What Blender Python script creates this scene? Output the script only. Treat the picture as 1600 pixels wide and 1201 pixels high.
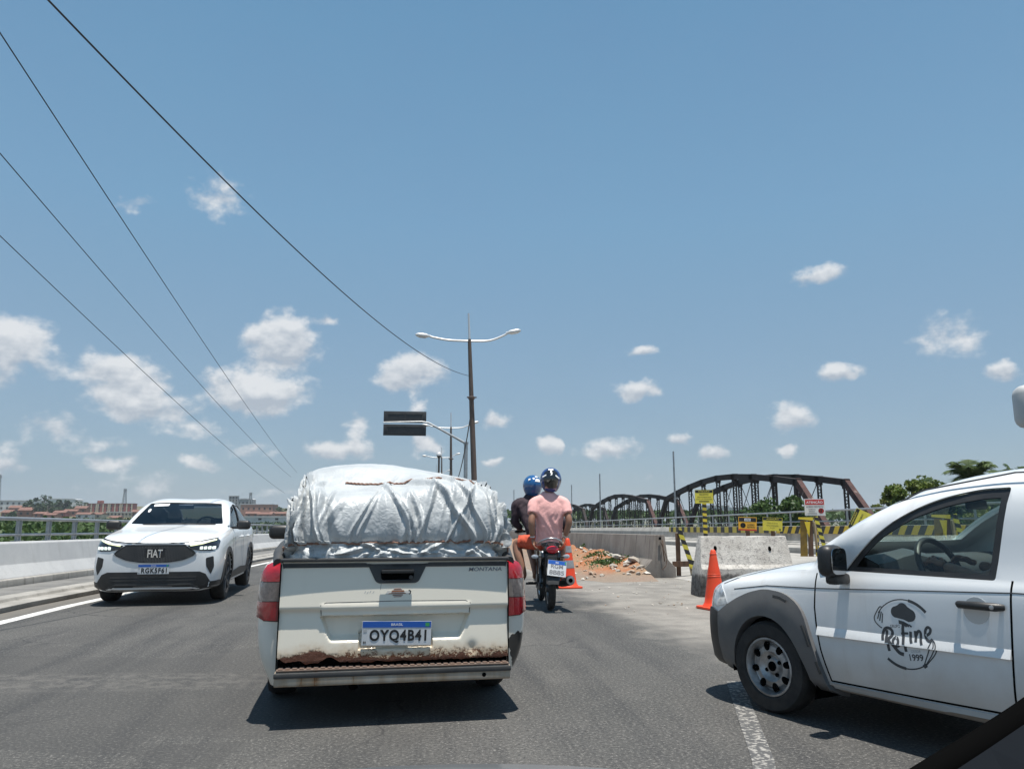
import bpy, bmesh, math, random
import numpy as np
from mathutils import Vector, Matrix, noise as mnoise
from mathutils.bvhtree import BVHTree
from mathutils.geometry import delaunay_2d_cdt

for o in list(bpy.data.objects): bpy.data.objects.remove(o)
S = bpy.context.scene
C = S.collection
PI = math.pi
rad = math.radians

# ---------------------------------------------------------------- camera
F, CH, VH, VPX = 1202.0, 1.22, 811.0, 660.0          # focal length (px of the 1600 px photo), eye height, horizon row, road vanishing column
PITCH = math.atan((VH - 600.5) / F)
YAW = math.atan((800 - VPX) / F * math.cos(PITCH))
cfwd = Vector((math.sin(YAW) * math.cos(PITCH), math.cos(YAW) * math.cos(PITCH), math.sin(PITCH)))
cright = Vector((math.cos(YAW), -math.sin(YAW), 0))
cup = cright.cross(cfwd)
EYE = Vector((0, 0, CH))
cam = bpy.data.cameras.new('camera'); camo = bpy.data.objects.new('camera', cam); C.objects.link(camo)
camo.matrix_world = Matrix((( cright.x, cup.x, -cfwd.x, 0), (cright.y, cup.y, -cfwd.y, 0), (cright.z, cup.z, -cfwd.z, CH), (0, 0, 0, 1)))
cam.sensor_width = 36.0; cam.lens = 36.0 * F / 1600.0
cam.clip_start = 0.05; cam.clip_end = 9000
S.camera = camo
def ray(u, v): return cright * ((u - 800) / F) + cup * ((600.5 - v) / F) + cfwd
def ground(u, v, z=0.0):
    d = ray(u, v); return EYE + d * ((z - CH) / d.z)
def at_y(u, v, Y):
    d = ray(u, v); return EYE + d * (Y / d.y)
def at_x(u, v, X):
    d = ray(u, v); return EYE + d * (X / d.x)

# ---------------------------------------------------------------- world, sun, exposure
SUN_EL, SUN_AZ = rad(83), rad(150)
W = bpy.data.worlds.new('World'); S.world = W; W.use_nodes = True
def build_world():
    nt = W.node_tree; nt.nodes.clear(); N = nt.nodes.new; L = nt.links.new
    out = N('ShaderNodeOutputWorld'); bg = N('ShaderNodeBackground'); L(bg.outputs[0], out.inputs[0])
    bg.inputs['Strength'].default_value = 0.073
    sky = N('ShaderNodeTexSky'); sky.sky_type = 'NISHITA'; sky.sun_disc = False
    sky.sun_elevation = SUN_EL; sky.sun_rotation = SUN_AZ
    sky.altitude = 0; sky.air_density = 1.0; sky.dust_density = .6; sky.ozone_density = 1.3
    tc = N('ShaderNodeTexCoord')
    sep = N('ShaderNodeSeparateXYZ'); L(tc.outputs['Generated'], sep.inputs[0])
    def math_(op, a, b=None, c=None, clamp=False):
        n = N('ShaderNodeMath'); n.operation = op; n.use_clamp = clamp
        for i, x in enumerate((a, b, c)):
            if x is None: continue
            if isinstance(x, (int, float)): n.inputs[i].default_value = x
            else: L(x, n.inputs[i])
        return n.outputs[0]
    az = math_('ARCTAN2', sep.outputs['X'], sep.outputs['Y'])
    el = math_('ARCSINE', sep.outputs['Z'])
    cmb = N('ShaderNodeCombineXYZ'); L(az, cmb.inputs[0]); L(el, cmb.inputs[1])
    clouds = [(15,540,66,62,1),(180,582,80,36,.9),(215,628,85,30,.95),(300,668,70,30,.55),(440,530,72,48,1.1),(405,608,98,44,1.2),
      (345,312,72,40,.62),(215,322,36,18,.5),(645,582,70,36,1.1),(650,630,24,18,.75),(565,655,46,28,.5),(535,702,70,32,.9),(660,696,36,22,.7),
      (775,657,32,15,.8),(775,720,28,13,.75),(858,699,27,18,.85),(955,697,66,24,.85),(1005,547,30,12,.75),(990,614,50,19,.9),(1063,688,24,16,.8),
      (1117,708,33,15,.9),(1228,648,44,32,.8),(1285,429,54,22,.75),(1312,580,38,19,.8),(1487,525,66,42,.58),(1572,582,32,16,.75),(1235,707,20,11,.7),
      (180,727,50,15,.6),(310,724,33,14,.7),(8,722,28,24,.9),(515,502,24,13,.5),(390,700,60,22,.45),(110,690,90,26,.4),(240,760,160,22,.38),(480,770,90,16,.4),(60,660,60,25,.45),(640,745,60,12,.4),(1000,745,110,12,.3)]
    lst = []
    for (u, v, w, h, s) in clouds:
        d = ray(u, v).normalized(); a = math.atan2(d.x, d.y); e = math.asin(d.z)
        lst.append((a, e, w / F * 1.1, h / F * 1.12, s))
    rg = random.Random(4)
    a_lo, a_hi = -0.55, 0.8
    while len(lst) < len(clouds) + 8:                     # the same kind of clouds carries on round the rest of the sky
        a = rg.uniform(-PI, PI)
        if a_lo < a < a_hi: continue
        lst.append((a, rg.uniform(.05, .45), rg.uniform(.025, .08), rg.uniform(.015, .035), rg.uniform(.5, 1.1)))
    # noise
    def nz(scale, detail, off, rough=.6):
        mp = N('ShaderNodeMapping'); mp.inputs['Location'].default_value = off; mp.inputs['Scale'].default_value = (1, 1.35, 1)
        L(cmb.outputs[0], mp.inputs['Vector'])
        n = N('ShaderNodeTexNoise'); n.inputs['Scale'].default_value = scale; n.inputs['Detail'].default_value = detail; n.inputs['Roughness'].default_value = rough
        L(mp.outputs[0], n.inputs['Vector']); return n.outputs['Fac']
    n1 = nz(26, 6, (3.1, 1.7, 0), .58); n2 = nz(26, 3, (3.1, 1.7 + .014, 0), .58); nb = nz(7, 2, (0, 5, 0))
    wn_ = N('ShaderNodeTexNoise'); wn_.inputs['Scale'].default_value = 22; wn_.inputs['Detail'].default_value = 4; L(cmb.outputs[0], wn_.inputs['Vector'])
    wc_ = N('ShaderNodeVectorMath'); wc_.operation = 'MULTIPLY_ADD'; L(wn_.outputs['Color'], wc_.inputs[0]); wc_.inputs[1].default_value = (.050, .040, 0); L(cmb.outputs[0], wc_.inputs[2])
    wo_ = N('ShaderNodeVectorMath'); wo_.operation = 'ADD'; L(wc_.outputs[0], wo_.inputs[0]); wo_.inputs[1].default_value = (-.025, -.020, 0); warp = wo_.outputs[0]
    acc = None; vert = None
    for (a, e, w, h, s) in lst:
        mp = N('ShaderNodeMapping'); mp.vector_type = 'TEXTURE'; mp.inputs['Location'].default_value = (a, e, 0); mp.inputs['Scale'].default_value = (w, h, 1); L(warp, mp.inputs['Vector'])
        gr = N('ShaderNodeTexGradient'); gr.gradient_type = 'SPHERICAL'; L(mp.outputs[0], gr.inputs[0])
        acc = math_('MULTIPLY', gr.outputs['Fac'], s) if acc is None else math_('MULTIPLY_ADD', gr.outputs['Fac'], s, acc)
        if s >= .75:
            sp_ = N('ShaderNodeSeparateXYZ'); L(mp.outputs[0], sp_.inputs[0]); pr_ = math_('MULTIPLY', sp_.outputs['Y'], gr.outputs['Fac']); vert = pr_ if vert is None else math_('ADD', vert, pr_)
    q = math_('MULTIPLY_ADD', math_('MULTIPLY', math_('SUBTRACT', n1, .5), math_('MULTIPLY', acc, 6.0, clamp=True)), 1.25, acc)
    q2 = math_('MULTIPLY_ADD', math_('MULTIPLY', math_('SUBTRACT', nb, .5), math_('MULTIPLY', acc, 6.0, clamp=True)), .5, q)
    mr = N('ShaderNodeMapRange'); mr.interpolation_type = 'SMOOTHSTEP'; L(q2, mr.inputs[0]); mr.inputs[1].default_value = .16; mr.inputs[2].default_value = .62
    mask = math_('MULTIPLY', mr.outputs[0], .80)
    sh = math_('MULTIPLY_ADD', math_('SUBTRACT', n1, n2), 2.4, math_('MULTIPLY_ADD', vert, 2.2, .58), clamp=True)
    cr = N('ShaderNodeMix'); cr.data_type = 'RGBA'; L(sh, cr.inputs[0]); cr.inputs[6].default_value = (3.9, 4.25, 4.75, 1); cr.inputs[7].default_value = (7.2, 7.2, 7.2, 1)
    # humid tropical air: the clear-sky model veiled by pale haze, thicker towards the horizon all the way round
    ramp = N('ShaderNodeValToRGB'); cr_ = ramp.color_ramp; cr_.elements[0].position = 0.0; cr_.elements[0].color = (.225, .310, .400, 1); cr_.elements[1].position = 1.0; cr_.elements[1].color = (.085, .215, .400, 1)
    for p_, c_ in ((.10, (.205, .322, .435, 1)), (.24, (.162, .322, .478, 1)), (.42, (.110, .264, .428, 1))):
        e_ = cr_.elements.new(p_); e_.color = c_
    L(math_('DIVIDE', math_('MAXIMUM', el, 0.0), 1.5708), ramp.inputs[0])
    sc_ = N('ShaderNodeVectorMath'); sc_.operation = 'SCALE'; sc_.inputs['Scale'].default_value = 9.6; L(ramp.outputs[0], sc_.inputs[0])
    nh = nz(3.5, 4, (9, 2, 0)); veil = math_('MULTIPLY_ADD', nh, .30, .60, clamp=True)
    m0 = N('ShaderNodeMix'); m0.data_type = 'RGBA'; L(veil, m0.inputs[0]); L(sky.outputs[0], m0.inputs[6]); L(sc_.outputs[0], m0.inputs[7])
    m1 = N('ShaderNodeMix'); m1.data_type = 'RGBA'; L(mask, m1.inputs[0]); L(m0.outputs[2], m1.inputs[6]); L(cr.outputs[2], m1.inputs[7])
    L(m1.outputs[2], bg.inputs['Color'])
build_world()
sun = bpy.data.lights.new('sun', 'SUN'); sun.energy = 4.0; sun.angle = rad(.53); sun.color = (1, .955, .88)
suno = bpy.data.objects.new('sun', sun); C.objects.link(suno)
sdir = Vector((math.sin(SUN_AZ) * math.cos(SUN_EL), math.cos(SUN_AZ) * math.cos(SUN_EL), math.sin(SUN_EL)))
suno.rotation_euler = (-sdir).to_track_quat('-Z', 'Y').to_euler(); suno.location = (0, 0, 60)
S.view_settings.view_transform = 'Standard'; S.view_settings.look = 'None'; S.view_settings.exposure = 0.75; S.view_settings.gamma = 1
S.view_settings.use_curve_mapping = False
S.render.engine = 'CYCLES'
S.cycles.max_bounces = 6; S.cycles.transparent_max_bounces = 10

# ---------------------------------------------------------------- materials
def mat(name, col, rough=.6, metal=0.0, spec=.5, coat=0.0, col2=None, nscale=4.0, ramp=(.35, .65), bump=0.0, bscale=40.0, emis=None, detail=6, col3=None, n3=30, r3=(.55, .7), bdist=.01, coords='Object', stretch=(1,1,1), trans=0.0):
    m = bpy.data.materials.new(name); m.use_nodes = True; nt = m.node_tree; N = nt.nodes.new; L = nt.links.new
    p = nt.nodes['Principled BSDF']
    p.inputs['Base Color'].default_value = (*col, 1); p.inputs['Roughness'].default_value = rough; p.inputs['Metallic'].default_value = metal
    p.inputs['Specular IOR Level'].default_value = spec; p.inputs['Coat Weight'].default_value = coat; p.inputs['Coat Roughness'].default_value = .06
    if trans: p.inputs['Transmission Weight'].default_value = trans
    if emis: p.inputs['Emission Color'].default_value = (*emis[0], 1); p.inputs['Emission Strength'].default_value = emis[1]
    if col2 or bump:
        tc = N('ShaderNodeTexCoord')
        vec = tc.outputs['Object']
        if coords == 'World':
            g = N('ShaderNodeNewGeometry'); vec = g.outputs['Position']
        mp = N('ShaderNodeMapping'); mp.inputs['Scale'].default_value = stretch; L(vec, mp.inputs['Vector']); vec = mp.outputs[0]
    last = None
    def layer(a, c2, sc, rp, dt):
        n = N('ShaderNodeTexNoise'); n.inputs['Scale'].default_value = sc; n.inputs['Detail'].default_value = dt; n.inputs['Roughness'].default_value = .62; L(vec, n.inputs['Vector'])
        mr = N('ShaderNodeMapRange'); L(n.outputs['Fac'], mr.inputs[0]); mr.inputs[1].default_value = rp[0]; mr.inputs[2].default_value = rp[1]
        mx = N('ShaderNodeMix'); mx.data_type = 'RGBA'; L(mr.outputs[0], mx.inputs[0])
        if isinstance(a, tuple): mx.inputs[6].default_value = (*a, 1)
        else: L(a, mx.inputs[6])
        mx.inputs[7].default_value = (*c2, 1); return mx.outputs[2]
    if col2:
        last = layer(col, col2, nscale, ramp, detail)
        if col3: last = layer(last, col3, n3, r3, detail)
        L(last, p.inputs['Base Color'])
    if bump:
        n = N('ShaderNodeTexNoise'); n.inputs['Scale'].default_value = bscale; n.inputs['Detail'].default_value = 5; L(vec, n.inputs['Vector'])
        b = N('ShaderNodeBump'); b.inputs['Strength'].default_value = bump; b.inputs['Distance'].default_value = bdist; L(n.outputs['Fac'], b.inputs['Height']); L(b.outputs[0], p.inputs['Normal'])
    return m

def nodes_of(m):
    nt = m.node_tree; return nt, nt.nodes.new, nt.links.new, nt.nodes['Principled BSDF']
def mathn(nt, op, a, b=None, c=None, clamp=False):
    n = nt.nodes.new('ShaderNodeMath'); n.operation = op; n.use_clamp = clamp
    for i, x in enumerate((a, b, c)):
        if x is None: continue
        if isinstance(x, (int, float)): n.inputs[i].default_value = x
        else: nt.links.new(x, n.inputs[i])
    return n.outputs[0]
def mixc(nt, fac, a, b, blend='MIX'):
    n = nt.nodes.new('ShaderNodeMix'); n.data_type = 'RGBA'; n.blend_type = blend
    for i, x in ((0, fac), (6, a), (7, b)):
        if isinstance(x, (int, float)): n.inputs[i].default_value = x
        elif isinstance(x, tuple): n.inputs[i].default_value = (*x, 1)
        else: nt.links.new(x, n.inputs[i])
    return n.outputs[2]
def noisen(nt, vec, scale, detail=5, rough=.6):
    n = nt.nodes.new('ShaderNodeTexNoise'); n.inputs['Scale'].default_value = scale; n.inputs['Detail'].default_value = detail; n.inputs['Roughness'].default_value = rough
    nt.links.new(vec, n.inputs['Vector']); return n.outputs['Fac']
def rangen(nt, x, a, b, c=0.0, d=1.0, smooth=True):
    n = nt.nodes.new('ShaderNodeMapRange'); n.interpolation_type = 'SMOOTHSTEP' if smooth else 'LINEAR'
    nt.links.new(x, n.inputs[0])
    for i, q in enumerate((a, b, c, d)): n.inputs[i + 1].default_value = q
    return n.outputs[0]

def asphalt_mat():
    m = mat('asphalt', (.1, .1, .1), .85, spec=.3); nt, N, L, p = nodes_of(m)
    g = N('ShaderNodeNewGeometry'); pos = g.outputs['Position']
    sep = N('ShaderNodeSeparateXYZ'); L(pos, sep.inputs[0])
    big = noisen(nt, pos, .35, 5); mid = noisen(nt, pos, 2.3, 6); fine = noisen(nt, pos, 48, 4, .85)
    st = N('ShaderNodeMapping'); st.inputs['Scale'].default_value = (2.2, .18, 1); L(pos, st.inputs['Vector'])
    streak = noisen(nt, st.outputs[0], 1.2, 4)
    base = mixc(nt, rangen(nt, big, .35, .65), (.066, .065, .062), (.090, .087, .082))
    base = mixc(nt, rangen(nt, streak, .42, .7), base, (.048, .048, .048))
    base = mixc(nt, rangen(nt, mid, .52, .75, 0, .45), base, (.115, .110, .103))
    # aggregate speckle
    base = mixc(nt, rangen(nt, fine, .54, .64, 0, .85), base, (.22, .21, .195))
    base = mixc(nt, rangen(nt, fine, .47, .36, 0, .9), base, (.020, .020, .021))
    # small dark blotches
    vo = N('ShaderNodeTexVoronoi'); vo.inputs['Scale'].default_value = 2.1; vo.inputs['Randomness'].default_value = 1; L(pos, vo.inputs['Vector'])
    base = mixc(nt, rangen(nt, mathn(nt, 'MULTIPLY_ADD', mid, .12, vo.outputs['Distance']), .115, .085, 0, .55), base, (.045, .045, .047))
    # cracks
    vc = N('ShaderNodeTexVoronoi'); vc.feature = 'DISTANCE_TO_EDGE'; vc.inputs['Scale'].default_value = .42
    mp = N('ShaderNodeVectorMath'); mp.operation = 'ADD'; L(pos, mp.inputs[0])
    nv = N('ShaderNodeTexNoise'); nv.inputs['Scale'].default_value = 1.6; nv.inputs['Detail'].default_value = 5; L(pos, nv.inputs['Vector'])
    sc = N('ShaderNodeVectorMath'); sc.operation = 'SCALE'; sc.inputs['Scale'].default_value = .9; L(nv.outputs['Color'], sc.inputs[0]); L(sc.outputs[0], mp.inputs[1]); L(mp.outputs[0], vc.inputs['Vector'])
    ck = mathn(nt, 'MULTIPLY', rangen(nt, vc.outputs['Distance'], .009, .002, 0, 1), rangen(nt, big, .45, .6))
    base = mixc(nt, mathn(nt, 'MULTIPLY', ck, .7), base, (.035, .035, .036))
    sx0 = sep.outputs['X']
    for xc, wd, am in ((-.15, .45, .40), (-3.45, .45, .35)):                       # oil line down the middle of each lane
        dd_ = mathn(nt, 'ABSOLUTE', mathn(nt, 'SUBTRACT', mathn(nt, 'MULTIPLY_ADD', mathn(nt, 'SUBTRACT', big, .5), .8, sx0), xc))
        base = mixc(nt, mathn(nt, 'MULTIPLY', rangen(nt, dd_, wd, .05), mathn(nt, 'MULTIPLY', rangen(nt, mid, .3, .65), am)), base, (.030, .030, .031))
    base = mixc(nt, mathn(nt, 'MULTIPLY', rangen(nt, mathn(nt, 'MULTIPLY_ADD', mathn(nt, 'SUBTRACT', mid, .5), .5, sx0), -4.75, -5.35), .7), base, (.17, .155, .135))
    vp_ = N('ShaderNodeTexVoronoi'); vp_.inputs['Scale'].default_value = .33; L(pos, vp_.inputs['Vector']); sp2 = N('ShaderNodeSeparateColor'); L(vp_.outputs['Color'], sp2.inputs[0])
    base = mixc(nt, rangen(nt, sp2.outputs[0], .80, .81, 0, .40), base, (.050, .049, .048))
    # scuffed, milled band across the oncoming lane
    sy = sep.outputs['Y']; sx = sep.outputs['X']
    band = mathn(nt, 'MULTIPLY', rangen(nt, mathn(nt, 'ABSOLUTE', mathn(nt, 'ADD', mathn(nt, 'MULTIPLY_ADD', sx, .06, sy), -6.35)), .42, .22), rangen(nt, sx, -.9, -1.5))
    wv = noisen(nt, pos, 9, 3)
    base = mixc(nt, mathn(nt, 'MULTIPLY', band, rangen(nt, wv, .40, .62, 0, .34)), base, (.16, .15, .138))
    # dust spilling from the works on the right
    edge = mathn(nt, 'MULTIPLY_ADD', mathn(nt, 'SUBTRACT', noisen(nt, pos, .8, 6, .7), .5), 2.6, sx)
    edge = mathn(nt, 'MULTIPLY_ADD', sy, .02, edge)
    dm = mathn(nt, 'MULTIPLY', rangen(nt, edge, 2.35, 3.3), rangen(nt, sy, 5.5, 9.0))
    dust = mixc(nt, rangen(nt, mid, .35, .65), (.20, .185, .165), (.29, .27, .24))
    dust = mixc(nt, rangen(nt, fine, .45, .62, 0, .5), dust, (.13, .12, .108))
    base = mixc(nt, mathn(nt, 'MULTIPLY', dm, .88), base, dust)
    L(base, p.inputs['Base Color'])
    b = N('ShaderNodeBump'); b.inputs['Strength'].default_value = .55; b.inputs['Distance'].default_value = .006
    L(mathn(nt, 'ADD', fine, mathn(nt, 'MULTIPLY', ck, -1.5)), b.inputs['Height']); L(b.outputs[0], p.inputs['Normal'])
    return m

def concrete_mat(name, c1, c2, stain, st_amt=.6, nsc=1.4, streaks=True, speck=0.0, bump=.5):
    """weathered concrete: broad tone change, vertical run-off streaks, pores"""
    m = mat(name, c1, .9, spec=.25); nt, N, L, p = nodes_of(m)
    g = N('ShaderNodeNewGeometry'); pos = g.outputs['Position']
    a = noisen(nt, pos, nsc, 7, .65); f = noisen(nt, pos, 38, 4, .7)
    base = mixc(nt, rangen(nt, a, .35, .65), c1, c2)
    if streaks:
        mp = N('ShaderNodeMapping'); mp.inputs['Scale'].default_value = (5, 5, .35); L(pos, mp.inputs['Vector'])
        s = noisen(nt, mp.outputs[0], 1.3, 5, .6)
        base = mixc(nt, rangen(nt, s, .52, .72, 0, st_amt), base, stain)
    base = mixc(nt, rangen(nt, f, .6, .75, 0, .35 + speck), base, stain)
    L(base, p.inputs['Base Color'])
    b = N('ShaderNodeBump'); b.inputs['Strength'].default_value = bump; b.inputs['Distance'].default_value = .012; L(mathn(nt, 'MULTIPLY_ADD', a, .8, f), b.inputs['Height']); L(b.outputs[0], p.inputs['Normal'])
    return m

def block_mat():
    """whitewashed block: flaking white paint with dark pits, bare dark foot"""
    m = mat('flaking_whitewash', (.6, .58, .55), .9, spec=.2); nt, N, L, p = nodes_of(m)
    tc = N('ShaderNodeTexCoord'); pos = tc.outputs['Object']; sep = N('ShaderNodeSeparateXYZ'); L(pos, sep.inputs[0])
    a = noisen(nt, pos, 3, 6); f = noisen(nt, pos, 16, 6, .75); ff = noisen(nt, pos, 60, 3)
    base = mixc(nt, rangen(nt, a, .35, .65), (.55, .525, .485), (.42, .395, .36))
    base = mixc(nt, rangen(nt, f, .50, .62, 0, .85), base, (.25, .235, .22))
    base = mixc(nt, rangen(nt, ff, .6, .72, 0, .7), base, (.14, .13, .125))
    foot = rangen(nt, mathn(nt, 'MULTIPLY_ADD', mathn(nt, 'SUBTRACT', a, .5), .25, sep.outputs['Z']), .36, .31)
    bare = mixc(nt, rangen(nt, f, .4, .6), (.20, .19, .175), (.085, .08, .075))
    base = mixc(nt, foot, base, bare)
    L(base, p.inputs['Base Color'])
    b = N('ShaderNodeBump'); b.inputs['Strength'].default_value = .8; b.inputs['Distance'].default_value = .015; L(mathn(nt, 'ADD', f, ff), b.inputs['Height']); L(b.outputs[0], p.inputs['Normal'])
    return m

def dirt_mat():
    m = mat('red_dirt', (.4, .2, .1), .95, spec=.15); nt, N, L, p = nodes_of(m)
    g = N('ShaderNodeNewGeometry'); pos = g.outputs['Position']
    a = noisen(nt, pos, 1.1, 6); f = noisen(nt, pos, 9, 6, .7); ff = noisen(nt, pos, 45, 3)
    base = mixc(nt, rangen(nt, a, .38, .62), (.36, .145, .07), (.31, .195, .12))
    base = mixc(nt, rangen(nt, f, .52, .66, 0, .8), base, (.40, .30, .21))
    base = mixc(nt, rangen(nt, ff, .58, .7, 0, .6), base, (.17, .10, .06))
    sep = N('ShaderNodeSeparateXYZ'); L(pos, sep.inputs[0])
    base = mixc(nt, rangen(nt, sep.outputs['Z'], .12, .0, 0, .8), base, (.24, .205, .17))
    L(base, p.inputs['Base Color'])
    b = N('ShaderNodeBump'); b.inputs['Strength'].default_value = .9; b.inputs['Distance'].default_value = .03; L(mathn(nt, 'ADD', f, ff), b.inputs['Height']); L(b.outputs[0], p.inputs['Normal'])
    return m

def stripe_mat(name, ca, cb, period, direction, duty=.5, wear=.35):
    """painted hazard bands: flat print along a direction in object space"""
    m = mat(name, ca, .6); nt, N, L, p = nodes_of(m)
    tc = N('ShaderNodeTexCoord'); d = N('ShaderNodeVectorMath'); d.operation = 'DOT_PRODUCT'; L(tc.outputs['Object'], d.inputs[0]); d.inputs[1].default_value = direction
    fr = mathn(nt, 'FRACT', mathn(nt, 'MULTIPLY', d.outputs['Value'], 1 / period))
    base = mixc(nt, mathn(nt, 'GREATER_THAN', fr, duty), ca, cb)
    n = noisen(nt, tc.outputs['Object'], 9, 6, .7)
    base = mixc(nt, rangen(nt, n, .55, .75, 0, wear), base, (.22, .2, .17))
    L(base, p.inputs['Base Color']); return m

def car_paint(name, col, dirt=.35, zlo=.15, zhi=.75, dcol=(.30, .22, .15)):
    m = mat(name, col, .32, spec=.5, coat=.8); nt, N, L, p = nodes_of(m)
    tc = N('ShaderNodeTexCoord'); pos = tc.outputs['Object']; sep = N('ShaderNodeSeparateXYZ'); L(pos, sep.inputs[0])
    a = noisen(nt, pos, 2.2, 6); mp = N('ShaderNodeMapping'); mp.inputs['Scale'].default_value = (7, 7, .7); L(pos, mp.inputs['Vector']); s = noisen(nt, mp.outputs[0], 1.4, 5)
    low = rangen(nt, mathn(nt, 'MULTIPLY_ADD', mathn(nt, 'SUBTRACT', a, .5), .5, sep.outputs['Z']), zhi, zlo)
    base = mixc(nt, mathn(nt, 'MULTIPLY', low, dirt), col, dcol)
    base = mixc(nt, rangen(nt, s, .55, .8, 0, dirt * .35), base, dcol)
    L(base, p.inputs['Base Color'])
    L(mathn(nt, 'MULTIPLY_ADD', low, dirt * .8, .28), p.inputs['Roughness'])
    return m

def glass_mat(name, tint=(.55, .6, .6), refl=1.0):
    m = bpy.data.materials.new(name); m.use_nodes = True; nt = m.node_tree; nt.nodes.clear(); N = nt.nodes.new; L = nt.links.new
    out = N('ShaderNodeOutputMaterial'); t = N('ShaderNodeBsdfTransparent'); t.inputs[0].default_value = (*tint, 1)
    g = N('ShaderNodeBsdfGlossy'); g.inputs['Roughness'].default_value = .02; g.inputs[0].default_value = (refl, refl, refl, 1)
    fr = N('ShaderNodeFresnel'); fr.inputs[0].default_value = 1.5
    mx = N('ShaderNodeMixShader'); gb = N('ShaderNodeNewGeometry'); iv = N('ShaderNodeMath'); iv.operation = 'SUBTRACT'; iv.inputs[0].default_value = 1; L(gb.outputs['Backfacing'], iv.inputs[1]); fm = N('ShaderNodeMath'); fm.operation = 'MULTIPLY'; L(fr.outputs[0], fm.inputs[0]); L(iv.outputs[0], fm.inputs[1]); L(fm.outputs[0], mx.inputs[0]); L(t.outputs[0], mx.inputs[1]); L(g.outputs[0], mx.inputs[2]); L(mx.outputs[0], out.inputs[0])
    return m

def leaf_mat(name, c1, c2, c3=None):
    m = mat(name, c1, .55, spec=.3); nt, N, L, p = nodes_of(m)
    g = N('ShaderNodeNewGeometry')
    base = mixc(nt, g.outputs['Random Per Island'], c1, c2)
    n = noisen(nt, g.outputs['Position'], .5, 3)
    if c3: base = mixc(nt, rangen(nt, n, .5, .7, 0, .7), base, c3)
    L(base, p.inputs['Base Color'])
    p.inputs['Transmission Weight'].default_value = 0
    tr = N('ShaderNodeBsdfTranslucent'); L(base, tr.inputs[0]); mx = N('ShaderNodeMixShader'); mx.inputs[0].default_value = .25
    out = nt.nodes['Material Output']; L(p.outputs[0], mx.inputs[1]); L(tr.outputs[0], mx.inputs[2]); L(mx.outputs[0], out.inputs[0])
    return m

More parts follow.
